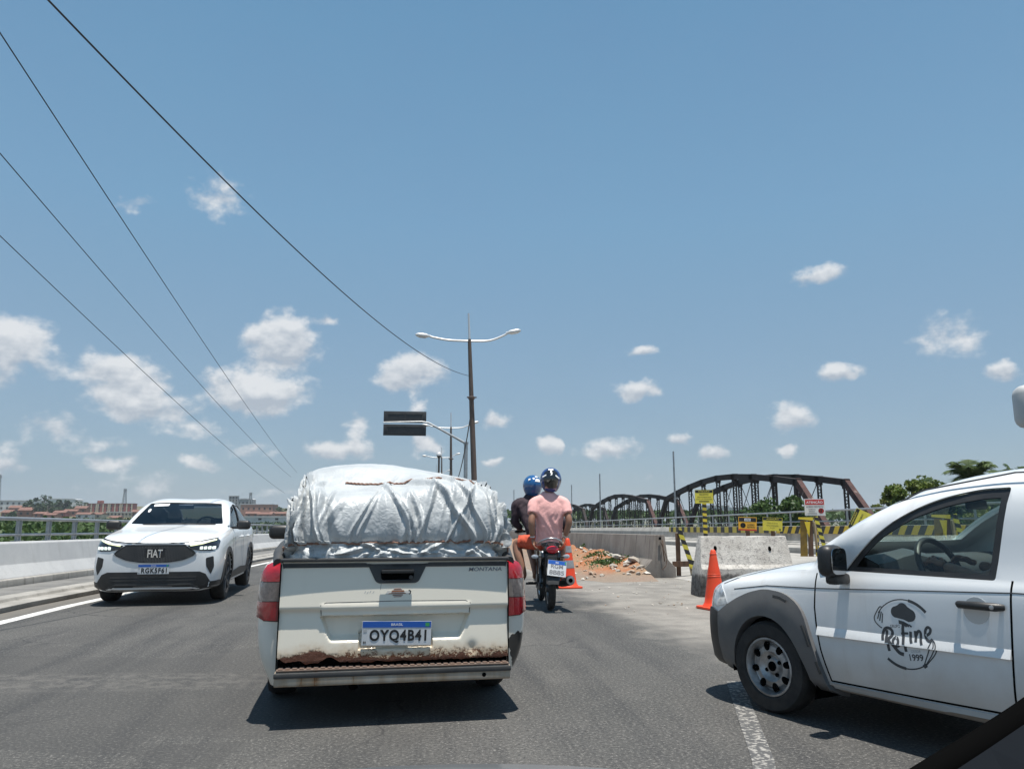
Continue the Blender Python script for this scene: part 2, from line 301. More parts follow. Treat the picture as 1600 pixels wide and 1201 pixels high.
MT = dict(
  asphalt=asphalt_mat(),
  white_barrier=concrete_mat('whitewashed_concrete', (.45, .455, .455), (.40, .405, .41), (.25, .245, .235), .22),
  concrete=concrete_mat('bare_concrete', (.36, .345, .325), (.27, .26, .245), (.10, .092, .085), .75),
  pale_concrete=concrete_mat('pale_concrete', (.36, .345, .32), (.27, .26, .24), (.12, .115, .105), .5),
  kerb=concrete_mat('kerb_concrete', (.34, .325, .30), (.25, .24, .22), (.12, .11, .10), .5),
  walk=concrete_mat('walkway_concrete', (.19, .186, .178), (.135, .133, .128), (.09, .085, .08), .3),
  stained_wall=concrete_mat('stained_wall_concrete', (.25, .225, .20), (.19, .165, .145), (.075, .06, .05), .85),
  block=block_mat(), dirt=dirt_mat(),
  line=mat('road_paint', (.68, .67, .64), .7, col2=(.45, .44, .42), nscale=6, col3=(.13, .13, .13), n3=60, r3=(.58, .66), coords='World'),
  worn_line=mat('worn_road_paint', (.34, .325, .30), .8, col2=(.22, .21, .195), nscale=9, col3=(.075, .075, .075), n3=30, r3=(.42, .50), coords='World'),
  galv=mat('galvanised_steel', (.42, .43, .44), .45, .7, col2=(.30, .31, .32), nscale=3),
  lamp_steel=mat('lamp_white_steel', (.62, .62, .62), .4, .3),
  dark_pole=mat('dark_weathered_pole', (.075, .06, .055), .75, col2=(.13, .09, .07), nscale=3, stretch=(6, 6, .6)),
  truss=mat('truss_dark_rust', (.014, .010, .010), .85, 0, col2=(.026, .015, .013), nscale=1.2, coords='World'),
  truss_red=mat('truss_red_rust', (.085, .034, .028), .85, 0, col2=(.038, .019, .017), nscale=2.5, coords='World', col3=(.30, .24, .20), n3=1.5, r3=(.62, .72)),
  black=mat('black_plastic', (.018, .018, .019), .45, col2=(.03, .029, .028), nscale=8),
  trim=mat('grey_black_trim', (.035, .036, .038), .55, col2=(.06, .058, .055), nscale=7),
  flare=mat('weathered_grey_plastic', (.105, .105, .108), .5, col2=(.15, .145, .14), nscale=4, coat=.1),
  rubber=mat('tyre_rubber', (.018, .018, .018), .85, col2=(.035, .032, .03), nscale=14, bump=.3, bscale=60),
  dark=mat('dark_void', (.004, .004, .004), 1.0, spec=0),
  seat=mat('dark_upholstery', (.03, .03, .032), .8),
  dashm=mat('dash_plastic', (.065, .068, .072), .5),
  rim=mat('steel_rim_grey', (.50, .50, .50), .42, .6, col2=(.22, .215, .21), nscale=9),
  alloy=mat('dark_alloy', (.10, .10, .105), .35, .8),
  chrome=mat('chrome', (.72, .73, .74), .12, 1.0),
  satin=mat('satin_silver', (.50, .51, .52), .3, .9),
  lens_red=mat('red_lens', (.42, .012, .018), .12, coat=1, col2=(.30, .008, .012), nscale=30),
  lens_darkred=mat('dark_red_lens', (.20, .008, .012), .15, coat=1, col2=(.28, .01, .016), nscale=40),
  lens_smoke=mat('smoked_lens', (.10, .085, .08), .15, coat=1, col2=(.16, .13, .12), nscale=50),
  lens_clear=mat('clear_lamp_lens', (.35, .37, .39), .08, .3, coat=1, col2=(.7, .72, .74), nscale=25),
  led=mat('lamp_led', (.8, .85, .8), .2, emis=((.85, 1, .9), .35)),
  drl=mat('lamp_drl', (.8, .85, .5), .2, emis=((.9, 1, .55), .22)),
  plate=mat('plate_white', (.66, .67, .68), .4, col2=(.55, .56, .57), nscale=12),
  plate_blue=mat('plate_blue', (.015, .10, .42), .4), ink=mat('black_ink', (.012, .012, .013), .5), grey_ink=mat('grey_ink', (.20, .20, .21), .6),
  white_ink=mat('white_ink', (.78, .78, .78), .5), green_ink=mat('green_ink', (.05, .32, .10), .5), faint_ink=mat('faint_grey_ink', (.42, .43, .43), .6),
  glass=glass_mat('clear_glass', (.86, .91, .89)), dark_glass=glass_mat('tinted_glass', (.20, .23, .25)), screen_glass=glass_mat('windscreen_glass', (.42, .47, .50), 1.0),
  paint=car_paint('white_paint', (.76, .77, .77), .12), paint_cream=car_paint('aged_white_paint', (.74, .71, .64), .4, .1, .6, (.36, .27, .17)),
  paint_dusty=car_paint('dusty_white_paint', (.74, .75, .75), .62, .18, .72, (.36, .27, .19)),
  orange=mat('cone_orange', (.82, .06, .016), .5, col2=(.66, .07, .02), nscale=5), cone_grey=mat('reflective_grey', (.32, .33, .34), .35, col2=(.22, .22, .23), nscale=9),
  yellow=mat('sign_yellow', (.78, .66, .07), .5, col2=(.66, .56, .07), nscale=6), sign_red=mat('sign_red', (.50, .03, .025), .5), sign_white=mat('sign_white', (.74, .72, .70), .5),
  sign_orange=mat('sign_orange', (.78, .40, .03), .5), wood=mat('old_wood', (.15, .08, .045), .85, col2=(.075, .045, .03), nscale=3, stretch=(8, 8, .8)), wood_pale=mat('raw_wood', (.45, .36, .24), .8, col2=(.33, .25, .16), nscale=3, stretch=(8, 8, .8)),
  leaf=leaf_mat('leaf_green', (.035, .075, .018), (.075, .125, .03)), leaf_light=leaf_mat('leaf_light', (.07, .12, .02), (.16, .19, .035), (.22, .20, .04)),
  leaf_dark=leaf_mat('leaf_dark', (.022, .048, .016), (.045, .082, .025)), mangrove=leaf_mat('mangrove_leaf', (.04, .078, .022), (.07, .115, .035)),
  palm=leaf_mat('palm_leaf', (.055, .095, .03), (.12, .155, .055)), bark=mat('bark', (.10, .08, .06), .9, col2=(.17, .14, .11), nscale=6, stretch=(4, 4, 1)),
  wire=mat('black_cable', (.015, .015, .017), .6), skin=mat('skin', (.29, .145, .09), .55, col2=(.22, .105, .065), nscale=10), 
  pink=mat('pink_cotton', (.80, .43, .40), .85, col2=(.73, .38, .355), nscale=5, bump=.35, bscale=14, bdist=.02), plum=mat('dark_plum_knit', (.022, .014, .021), .85, col2=(.038, .022, .03), nscale=6, bump=.3, bscale=18, bdist=.02),
  shorts=mat('orange_shorts', (.62, .10, .045), .85, col2=(.50, .075, .035), nscale=6, bump=.3, bscale=16, bdist=.02), maroon=mat('dark_red_shorts', (.16, .03, .035), .85), redshirt=mat('red_shirt', (.55, .03, .035), .8),
  helmet_blue=mat('blue_helmet', (.012, .085, .24), .18, coat=1), helmet_black=mat('black_helmet', (.012, .012, .014), .15, coat=1), helmet_navy=mat('navy_helmet', (.012, .03, .15), .18, coat=1), hair=mat('dark_hair', (.012, .01, .009), .7),
)
# ---------------------------------------------------------------- helpers
class MB:
    def __init__(s): s.v = []; s.f = []; s.m = []
    def add(s, vs, fs, mi=0, M=None):
        b = len(s.v)
        s.v += [tuple(M @ Vector(q)) if M else tuple(q) for q in vs]
        s.f += [tuple(i + b for i in f) for f in fs]; s.m += [mi] * len(fs); return s
    def box(s, c, d, mi=0, M=None):
        x, y, z = c; a, b, e = d[0] / 2, d[1] / 2, d[2] / 2
        vs = [(x + i * a, y + j * b, z + k * e) for k in (-1, 1) for j in (-1, 1) for i in (-1, 1)]
        return s.add(vs, [(0, 2, 3, 1), (4, 5, 7, 6), (0, 1, 5, 4), (2, 6, 7, 3), (0, 4, 6, 2), (1, 3, 7, 5)], mi, M)
    def beam(s, p, q, w, h, mi=0, up=(0, 0, 1)):
        p = Vector(p); q = Vector(q); d = (q - p); L = d.length; d.normalize()
        u = Vector(up); sd = d.cross(u)
        if sd.length < 1e-4: sd = d.cross(Vector((1, 0, 0)))
        sd.normalize(); n = sd.cross(d)
        vs = []
        for e in (p, q):
            for a, b in ((-1, -1), (1, -1), (1, 1), (-1, 1)): vs.append(e + sd * (a * w / 2) + n * (b * h / 2))
        return s.add(vs, [(3, 2, 1, 0), (4, 5, 6, 7), (0, 1, 5, 4), (1, 2, 6, 5), (2, 3, 7, 6), (3, 0, 4, 7)], mi)
    def tube(s, pts, r, n=8, mi=0, cap=True):
        pts = [Vector(p) for p in pts]; m = len(pts)
        rs = r if isinstance(r, (list, tuple)) else [r] * m
        vs = []; prev = None
        for i, p in enumerate(pts):
            t = (pts[min(i + 1, m - 1)] - pts[max(i - 1, 0)]).normalized()
            if prev is None:
                a = Vector((0, 0, 1)) if abs(t.z) < .9 else Vector((1, 0, 0)); u = t.cross(a).normalized()
            else:
                u = (prev - t * prev.dot(t)); u = u.normalized() if u.length > 1e-6 else t.orthogonal().normalized()
            prev = u; w = t.cross(u)
            for k in range(n):
                an = 2 * PI * k / n; vs.append(p + (u * math.cos(an) + w * math.sin(an)) * rs[i])
        fs = []
        for i in range(m - 1):
            for k in range(n):
                a = i * n + k; b = i * n + (k + 1) % n; fs.append((a, b, b + n, a + n))
        if cap: fs += [tuple(range(n - 1, -1, -1)), tuple((m - 1) * n + k for k in range(n))]
        return s.add(vs, fs, mi)
    def lathe(s, prof, n=24, mi=0, M=None, closed=False):
        """profile of (r, z) spun round z"""
        vs = []; m = len(prof)
        for r, z in prof:
            for k in range(n):
                a = 2 * PI * k / n; vs.append((r * math.cos(a), r * math.sin(a), z))
        fs = []
        for i in range(m - 1 + (1 if closed else 0)):
            j = (i + 1) % m
            for k in range(n): fs.append((i * n + k, i * n + (k + 1) % n, j * n + (k + 1) % n, j * n + k))
        if not closed:
            if prof[0][0] > 1e-6: fs.append(tuple(range(n - 1, -1, -1)))
            if prof[-1][0] > 1e-6: fs.append(tuple((m - 1) * n + k for k in range(n)))
        return s.add(vs, fs, mi, M)
    def prism(s, poly, fn, a, b, mi=0):
        """polygon extruded: fn(p, q, t) -> xyz"""
        n = len(poly); vs = [fn(p, q, a) for p, q in poly] + [fn(p, q, b) for p, q in poly]
        fs = [tuple(range(n - 1, -1, -1)), tuple(range(n, 2 * n))] + [(i, (i + 1) % n, n + (i + 1) % n, n + i) for i in range(n)]
        return s.add(vs, fs, mi)
    def grid(s, P, mi=0, flip=False):
        """rows of points"""
        r = len(P); c = len(P[0]); vs = [q for row in P for q in row]
        fs = []
        for i in range(r - 1):
            for j in range(c - 1):
                f = (i * c + j, i * c + j + 1, (i + 1) * c + j + 1, (i + 1) * c + j); fs.append(f[::-1] if flip else f)
        return s.add(vs, fs, mi)
    def mesh(s, name, fix=True):
        me = bpy.data.meshes.new(name); me.from_pydata([tuple(v) for v in s.v], [], s.f)
        me.polygons.foreach_set('material_index', s.m)
        if fix:
            bm = bmesh.new(); bm.from_mesh(me); bmesh.ops.remove_doubles(bm, verts=bm.verts, dist=1e-5); bmesh.ops.recalc_face_normals(bm, faces=bm.faces); bm.to_mesh(me); bm.free()
        me.update(); return me
    def build(s, name, mats, parent=None, smooth=None, bevel=0.0, seg=2, fix=True, loc=None, rot=None):
        me = s.mesh(name, fix)
        return mk(name, me, mats, parent, smooth, bevel, seg, loc, rot)
def mk(name, me, mats, parent=None, smooth=None, bevel=0.0, seg=2, loc=None, rot=None):
    if bevel:
        bm = bmesh.new(); bm.from_mesh(me)
        es = [e for e in bm.edges if len(e.link_faces) == 2 and e.calc_face_angle(0) > rad(25)]
        bmesh.ops.bevel(bm, geom=es, offset=bevel, segments=seg, affect='EDGES', profile=.5, clamp_overlap=True); bm.to_mesh(me); bm.free()
        if smooth is None: smooth = 40
    if smooth is not None:
        me.polygons.foreach_set('use_smooth', [True] * len(me.polygons)); me.set_sharp_from_angle(angle=rad(smooth))
    for m in (mats if isinstance(mats, (list, tuple)) else [mats]): me.materials.append(MT[m] if isinstance(m, str) else m)
    o = bpy.data.objects.new(name, me); C.objects.link(o)
    if parent: o.parent = parent
    if loc is not None: o.location = loc
    if rot is not None: o.rotation_euler = rot
    return o
def tag(o, label=None, cat=None, group=None, kind=None):
    for k, v in (('label', label), ('category', cat), ('group', group), ('kind', kind)):
        if v: o[k] = v
    return o
def thing(name, label, cat, loc=(0, 0, 0), rz=0.0, group=None):
    o = bpy.data.objects.new(name, None); C.objects.link(o); o.location = loc; o.rotation_euler = (0, 0, rz); o.empty_display_size = .2
    return tag(o, label, cat, group)
def copy_tree(o, parent=None):
    c = o.copy(); C.objects.link(c); c.parent = parent
    for ch in list(o.children): copy_tree(ch, c)
    return c
def linked(name, me, parent=None, M=None):
    o = bpy.data.objects.new(name, me); C.objects.link(o)
    if parent: o.parent = parent
    if M is not None: o.matrix_local = M
    return o
def evaluated(me, mods):
    """bake modifiers into a new mesh; mods: list of (type, {attr: value})"""
    o = bpy.data.objects.new('tmp', me); C.objects.link(o)
    for t, kw in mods:
        md = o.modifiers.new('m', t)
        for k, v in kw.items(): setattr(md, k, v)
    dg = bpy.context.evaluated_depsgraph_get(); dg.update()
    out = bpy.data.meshes.new_from_object(o.evaluated_get(dg)); bpy.data.objects.remove(o); return out
_txt = {}
def text_mesh(body, size, bold=0.0, extrude=.001, align='CENTER', spacing=1.0):
    k = (body, round(size, 4), bold, extrude, align, spacing)
    if k in _txt: return _txt[k].copy()
    cu = bpy.data.curves.new('lettering', 'FONT'); cu.body = body; cu.size = size; cu.extrude = extrude; cu.offset = bold; cu.align_x = align; cu.align_y = 'CENTER'; cu.space_character = spacing
    cu.resolution_u = 4
    o = bpy.data.objects.new('t', cu); C.objects.link(o); dg = bpy.context.evaluated_depsgraph_get(); dg.update()
    me = bpy.data.meshes.new_from_object(o.evaluated_get(dg)); bpy.data.objects.remove(o); bpy.data.curves.remove(cu)
    me.materials.clear(); _txt[k] = me; return me.copy()
def lettering(body, parent, loc, rot, w, h, m, bold=0.0, extrude=.001, name='lettering', spacing=1.0):
    """text fitted into a w x h box (x right, y up in its own plane)"""
    me = text_mesh(body, 1.0, bold, extrude, spacing=spacing)
    n = len(me.vertices); co = np.empty(n * 3); me.vertices.foreach_get('co', co); co = co.reshape(-1, 3)
    mn, mx = co.min(0), co.max(0)
    co[:, 0] = (co[:, 0] - (mn[0] + mx[0]) / 2) * w / (mx[0] - mn[0]); co[:, 1] = (co[:, 1] - (mn[1] + mx[1]) / 2) * h / (mx[1] - mn[1])
    co[:, 2] = np.sign(co[:, 2]) * extrude
    me.vertices.foreach_set('co', co.ravel()); me.update()
    return mk(name, me, m, parent, loc=loc, rot=rot)

# ---- curves and patches
def pchip(xs, ys, xq):
    xs = np.asarray(xs, float); ys = np.asarray(ys, float); h = np.diff(xs); d = np.diff(ys) / h; n = len(xs); m = np.zeros(n)
    m[0] = d[0]; m[-1] = d[-1]
    for i in range(1, n - 1):
        if d[i - 1] * d[i] > 0:
            w1 = 2 * h[i] + h[i - 1]; w2 = h[i] + 2 * h[i - 1]; m[i] = (w1 + w2) / (w1 / d[i - 1] + w2 / d[i])
    out = np.empty(len(xq))
    for k, x in enumerate(xq):
        i = int(np.clip(np.searchsorted(xs, x) - 1, 0, n - 2)); t = (x - xs[i]) / h[i]
        out[k] = (2 * t**3 - 3 * t**2 + 1) * ys[i] + (t**3 - 2 * t**2 + t) * h[i] * m[i] + (-2 * t**3 + 3 * t**2) * ys[i + 1] + (t**3 - t**2) * h[i] * m[i + 1]
    return out
def crom(P, n, closed=False):
    """Catmull-Rom through points of any dimension"""
    P = [np.asarray(p, float) for p in P]; m = len(P); out = []
    for i in range(m if closed else m - 1):
        p1, p2 = P[i], P[(i + 1) % m]
        p0 = P[i - 1] if (closed or i > 0) else 2 * p1 - p2
        p3 = P[(i + 2) % m] if (closed or i + 2 < m) else 2 * p2 - p1
        for k in range(n):
            t = k / n; out.append(.5 * (2 * p1 + (p2 - p0) * t + (2 * p0 - 5 * p1 + 4 * p2 - p3) * t * t + (3 * p1 - p0 - 3 * p2 + p3) * t**3))
    if not closed: out.append(P[-1])
    return [tuple(float(x) for x in q) for q in out]
def round_poly(P, r, n=4):
    out = []; m = len(P)
    for i in range(m):
        a, b, c = (np.array(P[i - 1], float), np.array(P[i], float), np.array(P[(i + 1) % m], float))
        u = a - b; w = c - b; lu, lw = np.linalg.norm(u), np.linalg.norm(w)
        k = min(r, lu * .45, lw * .45); p = b + u / lu * k; q = b + w / lw * k
        for j in range(n + 1):
            t = j / n; z = (1 - t)**2 * p + 2 * t * (1 - t) * b + t * t * q; out.append((float(z[0]), float(z[1])))
    return out
def inpoly(x, y, P):
    c = False; j = len(P) - 1
    for i in range(len(P)):
        if (P[i][1] > y) != (P[j][1] > y) and x < (P[j][0] - P[i][0]) * (y - P[i][1]) / (P[j][1] - P[i][1]) + P[i][0]: c = not c
        j = i
    return c
def dens(P, step):
    out = []
    for i in range(len(P)):
        a = np.array(P[i]); b = np.array(P[(i + 1) % len(P)]); k = max(1, int(np.linalg.norm(b - a) / step))
        for j in range(k): out.append(tuple(a + (b - a) * j / k))
    return out
def fill2d(outline, holes=(), step=.05):
    """triangulate an outline with holes, with inner grid points so that it can bend"""
    loops = [dens(outline, step)] + [dens(h, step) for h in holes]
    vs = []; es = []
    for lp in loops:
        b = len(vs); vs += lp; es += [(b + i, b + (i + 1) % len(lp)) for i in range(len(lp))]
    xs = [p[0] for p in loops[0]]; ys = [p[1] for p in loops[0]]
    nx = int((max(xs) - min(xs)) / step); ny = int((max(ys) - min(ys)) / step)
    for i in range(1, nx + 1):
        for j in range(1, ny + 1):
            x = min(xs) + i * step * .98; y = min(ys) + j * step * .98
            if inpoly(x, y, loops[0]) and not any(inpoly(x, y, h) for h in loops[1:]): vs.append((x, y))
    r = delaunay_2d_cdt([Vector(v) for v in vs], es, [], 0, 1e-6)
    V = [tuple(v) for v in r[0]]; T = []
    for f in r[2]:
        cx = sum(V[i][0] for i in f) / len(f); cy = sum(V[i][1] for i in f) / len(f)
        if inpoly(cx, cy, loops[0]) and not any(inpoly(cx, cy, h) for h in loops[1:]): T.append(tuple(f))
    return V, T
def patch(bvh, outline, axis, sign, off=.003, thick=.004, step=.05, holes=(), bulge=None, far=6.0, base=0.0, maxd=None):
    """a piece that follows the bodywork: outline drawn in front view (axis 'y': x,z) or side view (axis 'x': y,z) or top view (axis 'z': x,y), dropped on the body"""
    V, T = fill2d(outline, holes, step); mb = MB(); top = []; bot = []
    for (a, b) in V:
        if axis == 'y': o = Vector((a, far * sign, b)); d = Vector((0, -sign, 0))
        elif axis == 'x': o = Vector((far * sign, a, b)); d = Vector((-sign, 0, 0))
        else: o = Vector((a, b, far * sign)); d = Vector((0, 0, -sign))
        h, n, i, t = bvh.ray_cast(o, d)
        if h is None or (maxd is not None and (far - t) < maxd):
            h2 = bvh.find_nearest(o + d * (far - (maxd or 0.5))); h, n = h2[0], h2[1]
        if n.dot(d) > 0: n = -n
        e = off + (bulge(a, b) if bulge else 0)
        top.append(h + n * e); bot.append(h + n * (off - thick))
    nv = len(V); cnt = {}
    for f in T:
        for i in range(3):
            e = (f[i], f[(i + 1) % 3]); cnt[tuple(sorted(e))] = cnt.get(tuple(sorted(e)), 0) + 1
    fs = list(T) + [tuple(i + nv for i in f[::-1]) for f in T]
    for (a, b), c in cnt.items():
        if c == 1: fs.append((a, b, b + nv, a + nv))
    mb.add(top + bot, fs); return mb
def strip_poly(P, w):
    """polyline -> thin polygon"""
    P = [np.array(p, float) for p in P]; L = []; R = []
    for i in range(len(P)):
        t = P[min(i + 1, len(P) - 1)] - P[max(i - 1, 0)]; t /= np.linalg.norm(t) + 1e-9; n = np.array([-t[1], t[0]])
        L.append(tuple(P[i] + n * w / 2)); R.append(tuple(P[i] - n * w / 2))
    return L + R[::-1]
def loft_half(stations, creases=(), nring=6, nlen=None, ys=None):
    """stations: (y, [(x,z)...]) half rings from bottom centre to top centre -> closed skin"""
    st = sorted(stations, key=lambda s: s[0]); Y = [s[0] for s in st]; m = len(st[0][1])
    if ys is None:
        ys = []
        for a, b in zip(Y[:-1], Y[1:]):
            k = max(2, int((b - a) / .05)); ys += [a + (b - a) * i / k for i in range(k)]
        ys.append(Y[-1])
    X = [pchip(Y, [s[1][j][0] for s in st], ys) for j in range(m)]; Z = [pchip(Y, [s[1][j][1] for s in st], ys) for j in range(m)]
    rings = []
    for i, y in enumerate(ys):
        pts = [(X[j][i], Z[j][i]) for j in range(m)]; ring = []
        cuts = [0] + sorted(creases) + [m - 1]
        for a, b in zip(cuts[:-1], cuts[1:]):
            seg = pts[a:b + 1]
            ext = list(seg)
            if a == 0: ext = [(-seg[1][0], seg[1][1])] + ext
            if b == m - 1: ext = ext + [(-seg[-2][0], seg[-2][1])]
            cr = crom(ext, nring)
            s0 = nring if a == 0 else 0; s1 = len(cr) - (nring if b == m - 1 else 0)
            part = cr[s0:s1]
            ring += part if not ring else part[1:]
        rings.append(ring)
    n = len(rings[0]); full = []
    for y, ring in zip(ys, rings):
        r = [(max(x, 0), y, z) for x, z in ring]; r[0] = (0, y, ring[0][1]); r[-1] = (0, y, ring[-1][1])
        full.append(r + [(-x, yy, z) for x, yy, z in r[-2:0:-1]])
    mb = MB(); k = len(full[0]); vs = [p for r in full for p in r]; fs = []
    for i in range(len(full) - 1):
        for j in range(k): fs.append((i * k + j, i * k + (j + 1) % k, (i + 1) * k + (j + 1) % k, (i + 1) * k + j))
    for i, fl in ((0, False), (len(full) - 1, True)):
        b = i * k
        for j in range(n - 1):
            L = [(k - q) % k for q in (j, j + 1)]
            f = [b + j, b + j + 1, b + L[1], b + L[0]]; f = [x for t, x in enumerate(f) if x not in f[:t]]
            fs.append(tuple(f if fl else f[::-1]))
    mb.add(vs, fs); return mb
def cutter(poly, axis, a, b):
    mb = MB()
    fn = {'x': lambda p, q, t: (t, p, q), 'y': lambda p, q, t: (p, t, q), 'z': lambda p, q, t: (p, q, t)}[axis]
    mb.prism(poly, fn, a, b); o = bpy.data.objects.new('cut', mb.mesh('cut')); C.objects.link(o); return o
def cut_shell(me, thickness, cutters):
    mods = [('SOLIDIFY', dict(thickness=thickness, offset=-1))] if thickness else []
    out = evaluated(me, mods)
    for c in cutters:
        out = evaluated(out, [('BOOLEAN', dict(operation='DIFFERENCE', solver='EXACT', object=c))])
        bpy.data.objects.remove(c)
    return out
def circle(cx, cy, r, n=32, a0=0, a1=2 * PI, ry=None):
    full = abs(a1 - a0 - 2 * PI) < 1e-6
    return [(cx + r * math.cos(a0 + (a1 - a0) * i / (n if full else n - 1)), cy + (ry or r) * math.sin(a0 + (a1 - a0) * i / (n if full else n - 1))) for i in range(n)]
def bvh_of(me): 
    bm = bmesh.new(); bm.from_mesh(me); b = BVHTree.FromBMesh(bm); bm.free(); return b
def leaf_cloud(name, centers, size, mats, parent=None, seed=0, flat=.0, aspect=.6):
    """many small leaf faces (two triangles folded along the midrib), one mesh"""
    rg = np.random.default_rng(seed); P = np.asarray(centers, float); n = len(P)
    a = rg.normal(size=(n, 3)); a[:, 2] *= (1 - flat); a /= np.linalg.norm(a, axis=1)[:, None]
    b = rg.normal(size=(n, 3)); b -= a * (a * b).sum(1)[:, None]; b /= np.linalg.norm(b, axis=1)[:, None]
    s = (np.asarray(size) * rg.uniform(.6, 1.4, n))[:, None]; nn = np.cross(a, b)
    V = np.stack([P - a * s, P + b * s * aspect + nn * s * .15, P + a * s, P - b * s * aspect + nn * s * .15], 1).reshape(-1, 3)
    me = bpy.data.meshes.new(name); me.vertices.add(4 * n); me.vertices.foreach_set('co', V.ravel())
    me.loops.add(4 * n); me.loops.foreach_set('vertex_index', np.arange(4 * n, dtype=np.int32)); me.polygons.add(n); me.polygons.foreach_set('loop_start', np.arange(n, dtype=np.int32) * 4)
    me.update(calc_edges=True); me.validate()
    return mk(name, me, mats, parent)
def clumps(c, r, n, nc, rg, tight=.34, lo=-1.0):
    """leaf positions in uneven clumps inside an ellipsoid"""
    out = []; cs = []
    while len(cs) < nc:
        p = np.array([rg.uniform(-1, 1), rg.uniform(-1, 1), rg.uniform(lo, 1)]); q = np.linalg.norm(p)
        if .35 < q < 1: cs.append((p, rg.uniform(.6, 1.3)))
    for i in range(n):
        p, k = cs[i % nc]; d = np.array([rg.gauss(0, 1) for _ in range(3)]); d = d / (np.linalg.norm(d) + 1e-6) * (rg.random() ** .4) * tight * k
        q = p + d; out.append((c[0] + q[0] * r[0], c[1] + q[1] * r[1], c[2] + q[2] * r[2]))
    return out
# ================================================================= SETTING
def gz(y): return -0.012 * (min(max(y, 12), 150) - 12)       # the carriageway falls gently away from the viewer
YS = [-14, 0, 6, 12, 20, 30, 45, 70, 100, 150, 260, 420, 700]
def sweep(name, prof, ys, m, parent=None, closed=True, bevel=0, smooth=None):
    mb = MB(); rows = [[(x, y, z + gz(y)) for x, z in prof] for y in ys]; n = len(prof)
    vs = [p for r in rows for p in r]; fs = []
    for i in range(len(ys) - 1):
        for j in range(n if closed else n - 1): fs.append((i * n + j, i * n + (j + 1) % n, (i + 1) * n + (j + 1) % n, (i + 1) * n + j))
    if closed: fs += [tuple(range(n)), tuple((len(ys) - 1) * n + k for k in range(n))[::-1]]
    mb.add(vs, fs); return mb.build(name, m, parent, bevel=bevel, smooth=smooth)
def struct(o): o['kind'] = 'structure'; return o

def hill(x, y):
    h = -5.2
    r = math.hypot(x, y)
    if x < 60 and y > 150:
        w = min(1, max(0, (60 - x) / 160)); t = min(1, max(0, (r - 330) / 470)); h += 18.5 * (t ** 1.15) * w
        h += mnoise.noise((x * .006, y * .006, 0)) * 3.0 * t * w
    return h
mb = MB(); xs = [-3000, -1600, -1000, -800] + list(range(-700, 701, 35)) + [800, 1000, 1600, 3000]; ysg = [-60, 0, 60, 120] + list(range(160, 1101, 40)) + [1300, 1700, 2400, 4000, 7000]
mb.grid([[(x * (1 + max(0, y) / 3000), y, hill(x, y)) for x in xs] for y in ysg])
terrain = struct(mb.build('terrain', mat('scrub_ground', (.085, .095, .04), .95, col2=(.15, .115, .065), nscale=.03, coords='World', col3=(.05, .07, .025), n3=.2, r3=(.5, .6)), smooth=60))
struct(sweep('embankment', [(-19, -5.4), (-8.0, -.04), (5.6, -.04), (8, .22), (15.3, .22), (27, -5.4)], YS, 'walk', closed=True))
ysr = [-14, -4, 0, 3, 6, 9, 12, 16, 20, 30, 45, 70, 100, 150, 260, 420, 700]
mb = MB(); mb.grid([[(x, y, gz(y)) for x in (-5.5, -2.5, 0, 2.5, 5.6)] for y in ysr]); struct(mb.build('road', 'asphalt'))
mb = MB(); mb.grid([[(x, y, gz(y) + (.27 if x > 8 else .004)) for x in (5.55, 5.6, 8.05, 12.4)] for y in ysr]); struct(mb.build('works_deck', 'pale_concrete'))
def ribbon(name, x0, x1, ys, m, dz=.004, skew=0.0):
    mb = MB(); mb.grid([[(x0 + skew * i, y, gz(y) + dz), (x1 + skew * i, y, gz(y) + dz)] for i, y in enumerate(ys)]); return struct(mb.build(name, m))
ribbon('edge_line', -5.08, -4.90, [-14, 0, 6, 12, 20, 30, 45, 70, 100, 150], 'line')
mb = MB(); mb.grid([[(1.26, 3.0, .004), (1.37, 3.0, .004)], [(1.696, 4.03, .004), (1.813, 4.02, .004)], [(2.021, 5.02, .004), (2.143, 5.01, .004)], [(2.33, 5.95, .004), (2.45, 5.94, .004)]]); struct(mb.build('worn_lane_marking', 'worn_line'))
# left-hand kerb, walkway
kerb_parent = struct(sweep('kerb', [(-5.5, -.05), (-5.47, .075), (-5.72, .085), (-5.74, .135), (-5.98, .145), (-5.98, -.1)], [-14, 12, 150, 300], 'kerb', bevel=.012))
struct(sweep('walkway', [(-5.97, -.1), (-5.97, .118), (-7.05, .118), (-7.05, -.1)], [-14, 12, 150, 300], 'walk'))
struct(sweep('works_walkway', [(12.35, .0), (12.35, .45), (12.55, .47), (14.2, .47), (14.2, 0)], [-14, 12, 150, 300], 'pale_concrete', bevel=.01))

